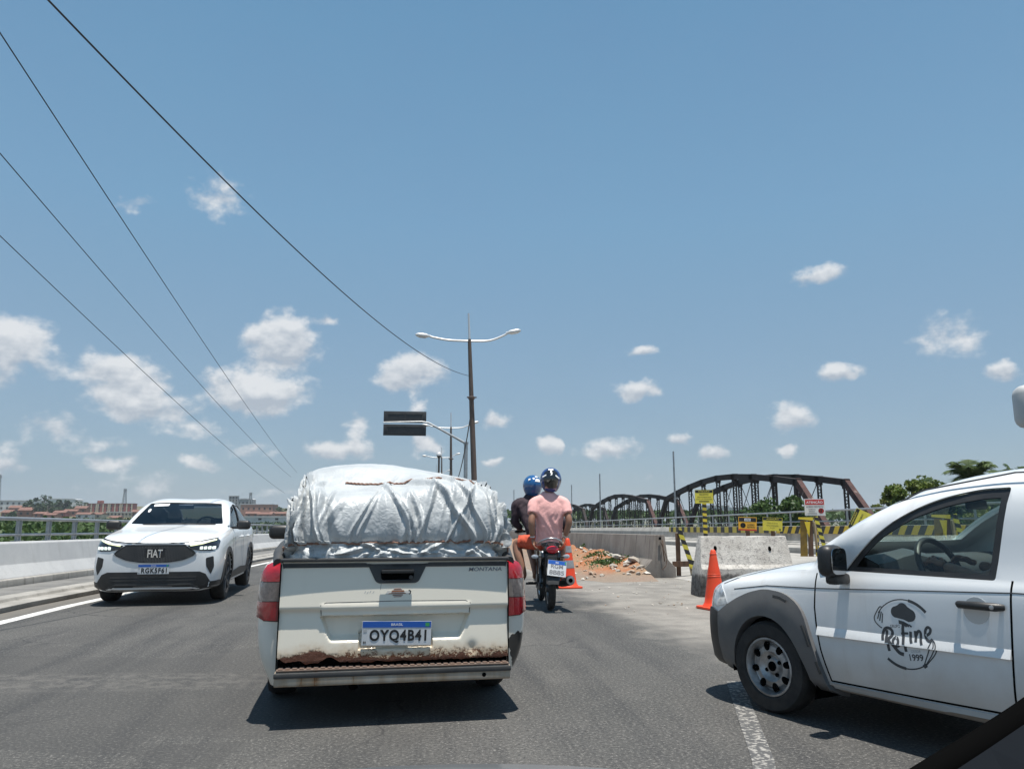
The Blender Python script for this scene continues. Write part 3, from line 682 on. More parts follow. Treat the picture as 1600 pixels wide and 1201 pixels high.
# left parapet: whitewashed segments on one continuous wall
def parapet(name, label, prof, y0, y1, step, m, gap=.014):
    t = thing(name, label, 'barrier', (0, 0, 0))
    y = y0; k = 0
    while y < y1:
        st = step if y < 60 else step * 2.5
        o = sweep('segment', prof, [y + gap, 12, y + st] if y < 12 < y + st else [y + gap, y + st], m, t, bevel=.012 if y < 45 else 0)
        y += st
    return t
PL = [(-7.0, .05), (-7.0, .26), (-7.17, .47), (-7.25, .83), (-7.28, .86), (-7.50, .86), (-7.55, .05)]
parapet('concrete_barrier', 'whitewashed concrete parapet with sloped foot below the walkway railing', PL, -12, 300, 5.2, 'white_barrier')
def footing():
    struct(sweep('barrier_footing', [(-6.94, .05), (-6.95, .235), (-7.01, .255), (-7.01, .05)], [-14, 12, 150, 300], 'kerb', bevel=.01))
footing()
def railing(name, label, x, ztop, zbot, sp, y0, y1, twin, prad=.02):
    t = thing(name, label, 'railing', (0, 0, 0))
    for zz, r in ((ztop, .034), (zbot + (ztop - zbot) * .30, .024)):
        mb = MB(); mb.tube([(x, y, zz + gz(y)) for y in (y0, 12, 20, 45, 80, 150, y1)], r, 8); mb.build('rail', 'galv', t, smooth=60)
    mb = MB()
    h = ztop - zbot
    for dy in ((-.055, .055) if twin else (0,)): mb.box((0, dy, h / 2 - .01), (.05, .022 if twin else .045, h + .02))
    mb.box((0, 0, .006), (.12, .2, .012)); me = mb.mesh('post'); me.materials.append(MT['galv'])
    y = y0 + .4
    while y < y1:
        linked('post', me, t, Matrix.Translation((x, y, zbot + gz(y)))); y += sp if y < 75 else sp * 2.5
    return t
railing('metal_railing', 'grey steel railing with twin posts on the whitewashed parapet', -7.40, 1.27, .86, 1.165, -10.64, 160, True)
# right of the works deck: parapet, railing, hazard boards
PR = [(14.75, .05), (14.75, 1.17), (14.45, 1.17), (14.30, .92), (14.28, .60), (14.05, .5), (14.05, .05)]
parapet('concrete_barrier', 'pale concrete parapet behind the barricades and yellow signs', PR, -6, 300, 6, 'pale_concrete')
railing('metal_railing', 'thin grey steel railing above the striped boards', 14.6, 1.71, 1.17, 2.1, 2, 200, False)
hz_diag = stripe_mat('hazard_diagonal', (.72, .47, .03), (.022, .021, .02), .62, (0, 1, .75)); hz_vert = stripe_mat('hazard_upright', (.55, .42, .06), (.03, .027, .025), .95, (0, 1, .05), wear=.6)
hz_post = stripe_mat('hazard_post', (.70, .52, .04), (.03, .028, .026), .21, (.12, 0, 1), wear=.45); hz_small = stripe_mat('hazard_post_small', (.66, .55, .06), (.025, .024, .023), .20, (.25, 0, 1), wear=.3)
def hazard_board(label, y0, y1, m):
    t = thing('hazard_board', label, 'hazard board', (14.2, y0, gz(y0) + .89)); y = 0; 
    while y < y1 - y0 - .1:
        L = min(2.4, y1 - y0 - y); mb = MB()
        a = gz(y0 + y) - gz(y0); b = gz(y0 + y + L) - gz(y0)
        mb.add([(0, y + .01, a), (.03, y + .01, a), (.03, y + .01, a + .27), (0, y + .01, a + .27), (0, y + L - .01, b), (.03, y + L - .01, b), (.03, y + L - .01, b + .27), (0, y + L - .01, b + .27)], [(0, 1, 2, 3), (7, 6, 5, 4), (0, 4, 5, 1), (1, 5, 6, 2), (2, 6, 7, 3), (3, 7, 4, 0)])
        mb.build('panel', m, t); y += L
    mb = MB()
    for k in range(int((y1 - y0) / 2.4) + 1): mb.box((.06, k * 2.4 + .3, .1 + gz(y0 + k * 2.4) - gz(y0)), (.1, .05, .12))
    mb.build('bracket', 'galv', t)
hazard_board('board with slanted yellow and black bands along the pale parapet', 15.5, 30.2, hz_diag)
hazard_board('faded board with upright yellow and black bands along the pale parapet', 30.4, 44, hz_vert)

# median wall (jersey barrier) with its broken end towards the road
PM = [(4.93, -.2), (4.93, .22), (5.10, .40), (5.16, .94), (5.40, .94), (5.46, .40), (5.64, .22), (5.64, -.2)]
wall = parapet('median_wall', 'rust-stained concrete wall holding back the heap of red earth', PM, 17.05, 300, 7.5, 'stained_wall')
wall['category'] = 'wall'
mb = MB(); mb.tube([(5.33, 17.03, .76), (5.33, 16.98, .7), (5.33, 16.97, .5), (5.36, 16.99, .3)], .012, 6); mb.tube([(5.30, 17.03, .72), (5.42, 17.0, .35), (5.38, 16.98, .2), (5.3, 17.0, .12)], .008, 6); mb.build('rebar', 'wood', wall, smooth=60)
for yy in (17.0,):
    mb = MB(); mb.box((5.28, 17.03, .80), (.05, .03, .06)); mb.build('lifting_hole', 'dark', wall)

# heap of red earth between road and median wall
rg = random.Random(7)
def heap(x, y):
    w = min(1, max(0, (x - 2.5) / 2.4)); e = min(1, max(0, (y - 15.6 - (x - 4) * .25) / 3.2)); s = .52 * (w ** 1.3) * (e ** .8)
    n = mnoise.fractal((x * 1.3, y * 1.3, 2.2), .8, 2.1, 5) * .13 + mnoise.noise((x * 5, y * 5, 1)) * .03
    return gz(y) - .04 + s + n * min(1, w * 1.6 + .05) * min(1, e * 1.5) 
mb = MB(); mb.grid([[(2.3 + i * .065, 14.9 + j * .11 * (1 + j * .004), 0) for i in range(41)] for j in range(190)])
mb.v = [(x, y, heap(x, y)) for x, y, z in mb.v]
tag(mb.build('earth_heap', 'dirt', smooth=70), 'heap of red earth piled along the stained median wall', 'earth heap')
rub_mats = [mat('rubble_white', (.58, .55, .50), .9, col2=(.42, .37, .31), nscale=9), mat('rubble_grey', (.36, .33, .29), .9, col2=(.26, .22, .18), nscale=9), mat('rubble_tan', (.38, .30, .23), .9, col2=(.30, .21, .15), nscale=9)]
chunks = []
for k in range(7):
    bm = bmesh.new(); bmesh.ops.create_icosphere(bm, subdivisions=1, radius=1)
    for v in bm.verts: v.co *= rg.uniform(.6, 1.15)
    for v in bm.verts: v.co.z *= rg.uniform(.45, .7)
    me = bpy.data.meshes.new('rubble_chunk'); bm.to_mesh(me); bm.free(); me.materials.append(rub_mats[k % 3]); chunks.append(me)
def rubble(x, y, s, i):
    o = bpy.data.objects.new('rubble_chunk', chunks[i % 7]); C.objects.link(o); o.location = (x, y, heap(x, y) + s * .22); o.scale = (s * rg.uniform(.7, 1.5), s * rg.uniform(.7, 1.3), s * rg.uniform(.7, 1.1)); o.rotation_euler = (rg.uniform(-.3, .3), rg.uniform(-.3, .3), rg.uniform(0, 6.3)); return o
for k in range(95):
    y = 16.6 + 14 * rg.random() ** 1.8
    if k < 45: x = 4.86 - abs(rg.gauss(0, .22)) - .28 * max(0, 1.0 - (y - 16.6) / 2) * rg.random(); 
    else: x = rg.uniform(2.9, 4.8)
    tag(rubble(x, y, rg.uniform(.03, .085) if k % 5 else rg.uniform(.08, .14), k), 'broken lump of concrete or masonry lying on the red earth heap', 'rubble', 'rubble lumps on the earth heap')
for (u, v, s) in [(965, 890, .16), (985, 893, .13), (1005, 893, .17), (1012, 884, .14), (992, 882, .12), (975, 884, .10), (1016, 896, .11), (957, 894, .09), (1002, 876, .1)]:
    p = ground(u, v, .03); tag(rubble(min(p.x, 4.85), p.y, s, int(u)), 'broken lump of concrete or masonry lying on the red earth heap', 'rubble', 'rubble lumps on the earth heap')
for k in range(70):
    p = ground(rg.uniform(880, 1100), rg.uniform(900, 965), 0)
    if p.x < 2.6: continue
    o = bpy.data.objects.new('pebble', chunks[k % 7]); C.objects.link(o); s = rg.uniform(.008, .022); o.location = (p.x, p.y, gz(p.y) + s * .35 + .003); o.scale = (s * 1.4, s, s * .8); o.rotation_euler = (0, 0, rg.uniform(0, 6)); tag(o, 'small loose stone scattered on the dusty ground', 'stone', 'loose stones on the dusty ground')
# weeds on the heap
pts = []
for (u, v, n, r) in [(948, 889, 420, .30), (880, 876, 120, .2), (930, 884, 150, .22), (915, 870, 60, .15)]:
    p = ground(u, v, .05)
    for k in range(n): 
        x = p.x + rg.gauss(0, r * .7); y = p.y + rg.gauss(0, r * .9); pts.append((x, y, heap(x, y) + rg.uniform(.0, .09)))
tag(leaf_cloud('weeds', pts, .035, 'leaf', seed=3), 'low green weeds growing on the red earth heap', 'weeds', kind='stuff')

# ================================================================= TRUSS BRIDGE
TP, TY0, TX, TW = 4.7, 61.3, 33.3, 4.55
TOP = [4.5, 5.1, 5.6, 5.95, 6.1, 5.95, 5.6, 5.1, 4.5]
def tz(y): return -.014 * (y - 66)
def lattice(mb, h, w):
    pass
def truss_span(k, label):
    y0 = TY0 + k * TP * 10; t = thing('truss_span', label, 'bridge truss', (TX + TW / 2, y0, tz(y0)), 0, 'spans of the old truss bridge')
    sl = -.014; zb = .35
    for sx in (-1, 1):
        x = sx * TW / 2
        nodes = [(x, TP * (i + 1), TOP[i] + sl * TP * (i + 1)) for i in range(9)]
        for i in range(8):
            mb = MB(); mb.beam(nodes[i], nodes[i + 1], .50, .58); mb.build('top_chord', 'truss', t)
        for e, nd in ((0, nodes[0]), (10 * TP, nodes[8])):
            mb = MB(); mb.beam((x, e, zb + sl * e), (x, nd[1], nd[2] + .1), .48, .62); mb.build('end_post', 'truss_red' if (e == 0 and k < 2) else 'truss', t)
        mb = MB(); mb.beam((x, 0, zb), (x, 10 * TP, zb + sl * 10 * TP), .4, .5); mb.build('bottom_chord', 'truss', t)
        for i, nd in enumerate(nodes):
            zt = nd[2] - .15; z0 = zb + sl * nd[1]
            mb = MB()
            for s in (-1, 1): mb.box((nd[0] + s * .17, nd[1], (zt + z0) / 2), (.11, .16, zt - z0))
            v = mb.build('vertical', 'truss', t)
            mb = MB(); mb.box((nd[0], nd[1], nd[2] - .02), (.50, .78, .62)); mb.box((nd[0], nd[1], nd[2] - .38), (.40, .62, .4)); mb.build('gusset', 'truss', v)
            if k < 3:
                mb = MB(); z = z0 + .3; d = 1
                while z < zt - .5:
                    mb.beam((nd[0] - d * .16, nd[1], z), (nd[0] + d * .16, nd[1], z + .30), .06, .09, up=(0, 1, 0)); z += .30; d = -d
                mb.build('lacing', 'truss', v)
            if 0 < i < 8 and i != 4:
                o = nodes[i + (1 if i < 4 else -1)]
                mb = MB(); mb.beam((x, nd[1], nd[2]), (x, o[1], zb + sl * o[1]), .06, .05); mb.build('diagonal', 'truss', t)
    mb = MB()
    for i in range(11): mb.box((0, i * TP, zb - .1 + sl * i * TP), (TW, .3, .4))
    mb.build('floor_beam', 'truss', t); mb = MB(); mb.add([(-TW / 2 + .3, 0, zb), (TW / 2 - .3, 0, zb), (TW / 2 - .3, 47, zb + sl * 47), (-TW / 2 + .3, 47, zb + sl * 47), (-TW / 2 + .3, 0, zb - .15), (TW / 2 - .3, 0, zb - .15), (TW / 2 - .3, 47, zb - .15 + sl * 47), (-TW / 2 + .3, 47, zb - .15 + sl * 47)], [(0, 1, 2, 3), (7, 6, 5, 4), (0, 4, 5, 1), (1, 5, 6, 2), (2, 6, 7, 3), (3, 7, 4, 0)]); mb.build('deck', 'truss', t)
    mb = MB()
    for e in (0,):
        mb.box((0, e + .2, -3.2), (TW + 1.5, 1.8, 6.4))
    mb.build('pier', 'stained_wall', t, bevel=.05)
for k, lb in enumerate(['old truss span with rusty red end posts rising behind the red ATENÇÃO sign', 'second truss span from the red ATENÇÃO sign, its chord meeting the larger span', 'third truss span from the red ATENÇÃO sign, just right of the pillion rider', 'fourth truss span from the red ATENÇÃO sign, mostly hidden behind the two riders', 'farthest small truss span behind the motorcycle rider with dark sleeves']): truss_span(k, lb)

# ================================================================= STREET LIGHTS, GANTRY, POLES, CABLES
def street_light(y, label, k):
    bz = gz(y) - .3; lean = -.47 if k == 0 else -.15
    t = thing('street_light', label, 'street light', (2.75, y, bz), 0, 'double-armed street lights along the median')
    top = 10.45 - bz - (.45 if k else 0) ; P = lambda z: (lean * z / top, 0, z)
    mb = MB(); mb.tube([P(0), P(top * .6), P(top + .1)], [.16, .135, .09], 12); pole = mb.build('pole', 'dark_pole', t, smooth=60)
    mb = MB(); mb.tube([P(top + .1), P(top + 1.5)], [.06, .045], 8); mb.build('spike', 'lamp_steel', pole, smooth=60)
    mb = MB(); mb.lathe([(.15, top * .72), (.17, top * .72 + .02), (.17, top * .72 + .14), (.15, top * .72 + .16)], 12, M=Matrix.Translation((P(top * .72)[0], 0, 0))); mb.box((P(top * .72)[0], -.2, top * .72 + .08), (.5, .08, .06)); mb.build('clamp', 'dark_pole', pole)
    tip = P(top)
    for s, dx, dz in ((-1, -2.15, .22), (1, 2.05, .52)):
        mb = MB(); cv = crom([tip, (tip[0] + dx * .5, 0, tip[2] + dz * .10), (tip[0] + dx * .85, 0, tip[2] + dz * .62), (tip[0] + dx, 0, tip[2] + dz)], 6); mb.tube(cv, .055, 8); arm = mb.build('arm', 'lamp_steel', t, smooth=60)
        mb = MB(); ang = math.atan2(dz * .38, dx * .15) if s > 0 else math.atan2(dz * .38, dx * .15)
        d = Vector((dx, 0, dz * .8)).normalized(); b = Vector((tip[0] + dx, 0, tip[2] + dz))
        mb.tube([b - d * .12, b, b + d * .12, b + d * .55, b + d * .68], [.05, .06, .12, .12, .04], 10); head = mb.build('lamp_head', 'lamp_steel', arm, smooth=50)
        mb = MB(); mb.tube([b + d * .14 + Vector((0, 0, -.06)), b + d * .5 + Vector((0, 0, -.06))], .085, 8); mb.build('diffuser', 'lens_clear', head, smooth=50)
    return t, Vector((2.75, y, bz)), P, top
L1 = street_light(39.5, 'tall leaning double-armed street light holding the thick cable beside the gantry', 0)
street_light(75, 'second double-armed street light from the leaning one, rising past the dark gantry panel', 1)
street_light(112, 'third double-armed street light from the leaning one, above the dome camera', 2)
street_light(150, 'smallest far double-armed street light just above the silver tarpaulin', 3)
# back of an overhead sign on a cantilever
t = thing('gantry_sign', 'back of dark overhead road sign on a grey cantilever arm', 'overhead sign', (3.26, 60, gz(60) - .3)); b = t.location
q = lambda x, z, dy=0: (x - 3.26, dy, z - b.z)
mb = MB(); mb.tube([q(3.26, b.z), q(3.26, 7.1)], .15, 12); mb.lathe([(.2, 7.0 - b.z), (.2, 7.16 - b.z)], 12); mb.build('post', 'galv', t, smooth=50)
mb = MB(); mb.tube([q(3.26, 7.05), q(1.6, 7.95), q(.35, 8.62), q(-.2, 8.72), q(-3.15, 8.62)], [.10, .085, .07, .06, .05], 10); mb.build('arm', 'galv', t, smooth=60)
for z0, z1 in ((7.62, 8.5), (8.62, 9.52)):
    mb = MB(); mb.box(q(-1.5, (z0 + z1) / 2, .14), (3.3, .06, z1 - z0)); pn = mb.build('panel', mat('sign_back_grey', (.035, .038, .042), .6, .3, col2=(.05, .052, .055), nscale=2), t, bevel=.01)
    for zz in (z0 + .2, z1 - .2):
        mb = MB(); mb.box(q(-1.5, zz, .10), (2.7, .05, .06)); mb.build('stiffener', 'trim', pn)
    for xx in (-2.85, -1.5, -.15):
        mb = MB(); mb.box(q(xx, (z0 + z1) / 2, .10), (.05, .05, z1 - z0 - .25)); mb.build('stiffener', 'trim', pn)
# camera pole
p = at_y(686, 712, 95); t = thing('camera_pole', 'black pole topped by a white dome camera beside the far street light', 'camera pole', (p.x, 95, gz(95) - .3)); h = p.z - t.location.z
mb = MB(); mb.tube([(0, 0, 0), (0, 0, h)], [.14, .12], 10); mb.build('pole', 'dark_pole', t, smooth=60)
mb = MB(); mb.lathe([(.05, h), (.34, h + .02), (.34, h + .30), (.2, h + .42), (0, h + .46)], 14); mb.build('camera_hood', 'lamp_steel', t, smooth=50)
mb = MB(); mb.lathe([(0, h - .32), (.2, h - .25), (.27, h - .05), (.27, h + .01)], 14); mb.build('camera_dome', 'helmet_black', t, smooth=50)
for (u, vt, Y, r, lb) in [(1052, 705, 85, .13, 'tall bare mast standing behind the larger truss span'), (937, 740, 120, .13, 'bare mast behind the second truss span'), (893, 757, 170, .13, 'short far mast beside the helmets of the riders'), (803, 765, 170, .12, 'far mast left of the blue helmet'), (778, 780, 200, .12, 'smallest far mast over the side of the silver tarpaulin')]:
    p = at_y(u, vt, Y); zb = hill(p.x, Y); t = thing('mast', lb, 'mast', (p.x, Y, zb)); mb = MB(); mb.tube([(0, 0, 0), (0, 0, p.z - zb)], [r, r * .75], 8); mb.build('shaft', 'galv', t, smooth=60); mb = MB(); mb.lathe([(r * 2, 0), (r * 2, .3), (r, .32)], 8); mb.build('base', 'concrete', t)
# cables: three run to a pole hidden by the load, one to the leaning street light
def cable(name, label, A, B, sag, r, n=40):
    A = Vector(A); B = Vector(B); mb = MB(); mb.tube([A.lerp(B, i / n) - Vector((0, 0, sag * 4 * (i / n) * (1 - i / n))) for i in range(n + 1)], r, 6)
    return tag(mb.build(name, 'wire', smooth=60), label, 'cable', 'overhead cables')
UPY = 132.0
for (A, u1, v1, lb) in [((-6.75, -10, 13), 464, 738, 'upper thin overhead cable of the three running down to the tarpaulin'), ((-11, 4, 13), 455, 745, 'middle thin overhead cable of the three running down to the tarpaulin'), ((-13.25, 4, 13), 445, 770, 'lowest thin overhead cable of the three running down to the tarpaulin')]:
    cable('overhead_cable', lb, A, at_y(u1, v1, UPY), .9, .016, 60)
pu = at_y(479, 758, UPY + .3); t = thing('utility_pole', 'far utility pole carrying the three cables behind the silver load', 'utility pole', (pu.x, UPY + .3, hill(pu.x, UPY))); hh = pu.z + .5 - t.location.z
mb = MB(); mb.tube([(0, 0, 0), (0, 0, hh)], [.2, .14], 10); mb.build('pole', 'concrete', t, smooth=60); mb = MB(); mb.box((0, -.15, hh - .4), (2.2, .1, .12)); mb.build('crossarm', 'wood', t)
att = L1[1] + Vector(L1[2](8.6 - L1[1].z)) + Vector((-.1, 0, 0))
cable('overhead_cable', 'thick overhead cable sagging down to the leaning street light', (-6.945, -4.112, 8.183), att, 1.605, .0125, 60)
mb = MB(); P1 = L1[1] + Vector(L1[2](6.9 - L1[1].z)); P2 = Vector((2.5, 75, 5.5)); 
mb.tube([P1.lerp(P2, i / 20) - Vector((0, 0, 2.2 * 4 * (i / 20) * (1 - i / 20))) for i in range(21)], .03, 6); tag(mb.build('overhead_cable', 'wire', smooth=60), 'slack cable hanging between the leaning street light and the next one', 'cable', 'overhead cables')
# ================================================================= VEGETATION AND FAR TOWN
rg = random.Random(21)
def tree(name, label, base, crown_c, crown_r, n, size, m, cat='tree', seed=1, group=None, nc=26, limbs=5, tight=.34):
    r = random.Random(seed); t = thing(name, label, cat, base, 0, group)
    cc = Vector(crown_c) - Vector(base); mb = MB(); tr = max(.07, crown_r[0] * .07)
    mid = Vector((cc.x * .4, cc.y * .4, max(.3, cc.z * .55)))
    mb.tube([(0, 0, -.2), mid * .5 + Vector((.05, 0, 0)), mid], [tr * 1.3, tr, tr * .8], 8)
    for k in range(limbs):
        e = cc + Vector((r.uniform(-.7, .7) * crown_r[0], r.uniform(-.7, .7) * crown_r[1], r.uniform(-.3, .6) * crown_r[2])); mb.tube([mid, mid.lerp(e, .5) + Vector((0, 0, .15 * crown_r[2])), e], [tr * .7, tr * .4, tr * .12], 6)
    mb.build('trunk', 'bark', t, smooth=60)
    leaf_cloud('crown', clumps(cc, crown_r, n, nc, r, tight), size, m, t, seed)
    return t
# mangrove belt on the left bank and behind the works on the right: nobody could count the bushes
def belt(name, label, gen, n, size, m, seed):
    r = random.Random(seed); pts = []
    while len(pts) < n:
        x, y, top, bot = gen(r); 
        nn = mnoise.fractal((x * .07, y * .07, seed), .9, 2.0, 4)
        z = top + nn * 1.1 - abs(r.gauss(0, .55)) if r.random() < .8 else r.uniform(bot, top)
        pts.append((x, y, z))
    if callable(size): size = np.array([size(p) for p in pts])
    return tag(leaf_cloud(name, pts, size, m, seed=seed), label, 'trees', kind='stuff')
def g_left(r):
    y = 45 + 210 * r.random() ** 1.5; x = -14 - y * .18 - r.random() * y * .95; return x, y, .55 - y * .0012, -5
belt('mangrove', 'dense green mangrove filling the bank below the left railing', g_left, 60000, lambda p: max(.16, .0042 * p[1]), 'mangrove', 5)
def g_left2(r):
    y = 250 + 230 * r.random(); x = -y * r.uniform(.16, .95) + 20; return x, y, min(hill(x, y) + 4.5, .8), hill(x, y)
belt('far_mangrove', 'far green bank of trees between mangrove and the hillside houses', g_left2, 12000, 1.1, 'leaf_dark', 6)
def g_right(r):
    y = 170 + 260 * r.random(); x = y * r.uniform(.05, .95); return x, y, 2.4 + (y - 170) * .012, -5
belt('far_woodland', 'distant dark green woodland along the river behind the truss bridge', g_right, 20000, .8, 'mangrove', 8)
def g_right2(r):
    y = 34 + 110 * r.random(); x = 20 + y * .42 + r.random() * 60; return x, y, -.3 + .004 * y, -5
belt('bank_scrub', 'green scrub on the bank behind the thin grey railing', g_right2, 40000, lambda p: max(.13, .0042 * p[1]), 'mangrove', 9)
def crown_at(u, v0, v1, Y, hw_px):
    a = at_y(u, v0, Y); b = at_y(u, v1, Y); k = (at_y(u + hw_px, v0, Y) - a).x; return Vector((a.x, Y, (a.z + b.z) / 2)), (k, k, abs(a.z - b.z) / 2)
def place_tree(name, label, u, v0, v1, Y, hw, n, size, m, seed, **kw):
    c, r = crown_at(u, v0, v1, Y, hw); return tree(name, label, (c.x, Y, -5.0), c, r, n, size, m, seed=seed, **kw)
place_tree('leafy_tree', 'bright green bush in front of the truss between two posts of the railing', 1212, 782, 830, 44, 40, 4200, .115, 'leaf', 31, nc=40)
place_tree('leafy_tree', 'taller shoot of the green bush beside the red ATENÇÃO sign', 1238, 772, 800, 44.5, 15, 1100, .10, 'leaf', 32, nc=14)
place_tree('leafy_tree', 'round yellow-green tree rising over the white car bonnet pillar', 1420, 752, 800, 33, 30, 3600, .085, 'leaf_light', 33, nc=22)
place_tree('leafy_tree', 'sparse olive tree between the round tree and the palm', 1464, 744, 800, 36, 36, 3000, .085, 'leaf_light', 34, nc=26)
place_tree('leafy_tree', 'dark green tree seen through the car window left of the palm', 1460, 778, 835, 31, 58, 4200, .10, 'leaf_dark', 35, nc=40)
place_tree('leafy_tree', 'dense dark tree seen through the car window under the palm fronds', 1560, 770, 840, 29, 60, 4200, .10, 'leaf', 36, nc=40)
place_tree('leafy_tree', 'yellowish shrub seen through the car window behind the last hazard bands', 1545, 795, 832, 23, 34, 2600, .05, 'leaf_light', 37, nc=24)
place_tree('leafy_tree', 'pale low tree beside the round tree on the far bank', 1383, 782, 806, 60, 16, 900, .14, 'leaf_light', 38, nc=14)
def palm(label, u, v, Y, L, n, seed):
    r = random.Random(seed); c = at_y(u, v, Y); t = thing('palm_tree', label, 'palm tree', (c.x, Y, -5.0), 0, 'palms behind the works'); h = c.z + 5
    mb = MB(); mb.tube([(0.3, 0, -.2), (.1, 0, h * .5), (0, 0, h)], [.2, .16, .13], 10); mb.build('trunk', 'bark', t, smooth=60)
    for k in range(n):
        a = 2 * PI * k / n + r.uniform(-.2, .2); e = r.uniform(-.1, 1.25) if k % 3 else r.uniform(.9, 1.45); d = Vector((math.cos(a), math.sin(a), 0)); ln = L * r.uniform(.8, 1.1)
        pts = []
        for i in range(9):
            s = i / 8; pts.append(Vector((0, 0, h)) + d * (ln * s * math.cos(e) * (1 - .1 * s)) + Vector((0, 0, ln * (s * math.sin(e) - .62 * s * s * (1.25 - .5 * math.sin(e))))))
        mb = MB(); mb.tube(pts, [.03 - .003 * i for i in range(9)], 5)
        for i in range(1, 44):
            s = i / 44 * 8; j = min(7, int(s)); p = pts[j].lerp(pts[j + 1], s - j); tg = (pts[j + 1] - pts[j]).normalized(); sd = tg.cross(Vector((0, 0, 1))).normalized(); ll = L * .30 * (1 - abs(i / 44 - .4)) 
            for q in (-1, 1):
                dr = (sd * q * .85 + tg * .55 + Vector((0, 0, -.42 + r.uniform(-.15, .15)))).normalized(); w = tg * .028
                mb.add([p - w, p + w, p + dr * ll], [(0, 1, 2)])
        mb.build('frond', 'palm', t, fix=False)
palm('coconut palm with feathery fronds above the white car roof', 1518, 752, 30, 2.1, 19, 3)
palm('smaller palm with upright spear fronds beside the olive tree', 1442, 770, 35, 1.5, 11, 5)
palm('palm with hanging fronds seen through the rear of the car window', 1590, 765, 27, 2.0, 15, 8)

# far town on the left
wall_c = dict(white=(.70, .70, .69), pink=(.40, .12, .10), brick=(.36, .17, .11), cream=(.60, .55, .42), grey=(.36, .37, .38), salmon=(.46, .24, .18))
wm = {k: mat('town_' + k, c, .9, col2=tuple(x * .75 for x in c), nscale=.3) for k, c in wall_c.items()}
roof_m = mat('clay_roof', (.20, .10, .075), .9, col2=(.14, .075, .058), nscale=.4); metal_roof = mat('sheet_roof', (.62, .63, .64), .6, col2=(.45, .46, .47), nscale=.2); win_m = mat('town_window', (.035, .04, .045), .4)
_used = {}
def building(label, u0, u1, vt, vb, Y, wk, roof='gable', rows=1, cols=2, roofm=None, name='house', cat='house', group='houses on the far hillside'):
    a = at_y(u0, vt, Y); b = at_y(u1, vb, Y); w = b.x - a.x; zt = a.z; zb = b.z; base = min(zb, hill((a.x + b.x) / 2, Y)) - 1.0; h = zt - base; dp = max(7, min(w * .8, 16))
    t = thing(name, label, cat, ((a.x + b.x) / 2, Y, base), rg.uniform(-.12, .12), group)
    rh = (zt - zb) * .36 if roof == 'gable' else .4
    hw = h - rh; mb = MB(); mb.box((0, dp / 2, hw / 2), (w, dp, hw)); mb.build('wall', wm[wk], t)
    mb = MB()
    if roof == 'gable': mb.prism([(-.5, hw), (dp + .5, hw), (dp + .5, hw + .1), (dp / 2, h), (-.5, hw + .1)], lambda p, q_, s: (s, p, q_), -w / 2 - .4, w / 2 + .4)
    elif roof == 'arch': mb.prism([(w / 2 * math.cos(i * PI / 12), hw + rh * 2.2 * math.sin(i * PI / 12)) for i in range(13)], lambda p, q_, s: (p, s, q_), -.3, dp + .3)
    else: mb.box((0, dp / 2, h - .2), (w + .5, dp + .5, .42))
    mb.build('roof', roofm or (roof_m if roof == 'gable' else metal_roof), t)
    vis = zt - zb - rh
    for r_ in range(rows):
        for c_ in range(cols):
            mb = MB(); mb.box((-w / 2 + w * (c_ + .5) / cols, -.03, hw - vis * (r_ + .5) / rows - .1), (min(1.3, w / cols * .45), .12, min(1.3, vis / rows * .55))); mb.build('window', win_m, t)
    return t
building('large white block with flat roof at the edge of the hillside town', -30, 44, 781, 797, 560, 'white', 'flat', 2, 8, name='block', cat='building')
building('long hall with pale curved roof above the dark hilltop trees', 74, 118, 779, 790, 720, 'white', 'arch', 1, 3, name='hall', cat='building')
HS = [(14, 30, 789, 801, 520, 'salmon'), (29, 48, 792, 806, 500, 'brick'), (2, 16, 796, 808, 490, 'brick'), (84, 101, 797, 807, 480, 'pink'), (100, 119, 795, 804, 520, 'salmon'), (117, 134, 790, 801, 560, 'brick'), (119, 140, 800, 809, 470, 'white'), (138, 158, 800, 809, 480, 'cream'), (52, 70, 799, 808, 480, 'brick'), (68, 86, 801, 810, 460, 'salmon'),
      (384, 404, 799, 808, 500, 'brick'), (402, 424, 800, 809, 480, 'salmon'), (422, 446, 799, 808, 520, 'brick'), (205, 225, 796, 806, 520, 'brick'), (226, 250, 797, 807, 520, 'salmon')]
desc = ['small salmon house just right of the white block', 'brick house with clay roof below the white block', 'low brick house at the railing edge under the white block', 'pink-red house left of the striped apartment blocks', 'salmon house between dark trees and apartments', 'brick house touching the red apartment block', 'white cottage in front of the red apartments', 'cream cottage in front of the red apartments', 'brick house under the dark hilltop trees', 'salmon cottage under the dark hilltop trees', 'brick house right of the oncoming car roof', 'salmon house left of the silver tarpaulin', 'brick house beside the silver tarpaulin', 'brick house just over the oncoming car roof', 'salmon house behind the oncoming car roof']
for h_, d_ in zip(HS, desc): building(d_, *h_)
for k in range(58):
    u = rg.uniform(0, 255) if k % 3 else rg.uniform(360, 446); v = rg.uniform(794, 807); Y_ = 470 + (807 - v) * 22; w_ = rg.uniform(9, 19)
    building('small clay-roofed house in the dense rows of the far hillside town', u, u + w_, v, v + rg.uniform(5, 8), Y_, rg.choice(['brick', 'salmon', 'white', 'cream', 'pink', 'salmon']), 'gable', 1, 2)
for i in range(4):
    u = 134 + i * 18.5; tb = building('red apartment block with white pilasters, %s of the row from the dark trees' % ['first', 'second', 'third', 'fourth'][i], u, u + 17.5, 786, 801, 600, 'pink', 'flat', 3, 3, roofm=roof_m, name='apartment_block', cat='building', group='red apartment blocks')
    w = (at_y(u + 17.5, 790, 600) - at_y(u, 790, 600)).x
    for s in (-1, 0, 1):
        mb = MB(); hgt = at_y(0, 786, 600).z - tb.location.z; mb.box((s * w * .46, -.25, hgt / 2), (.75, .5, hgt - .6)); mb.build('pilaster', wm['cream'], tb)
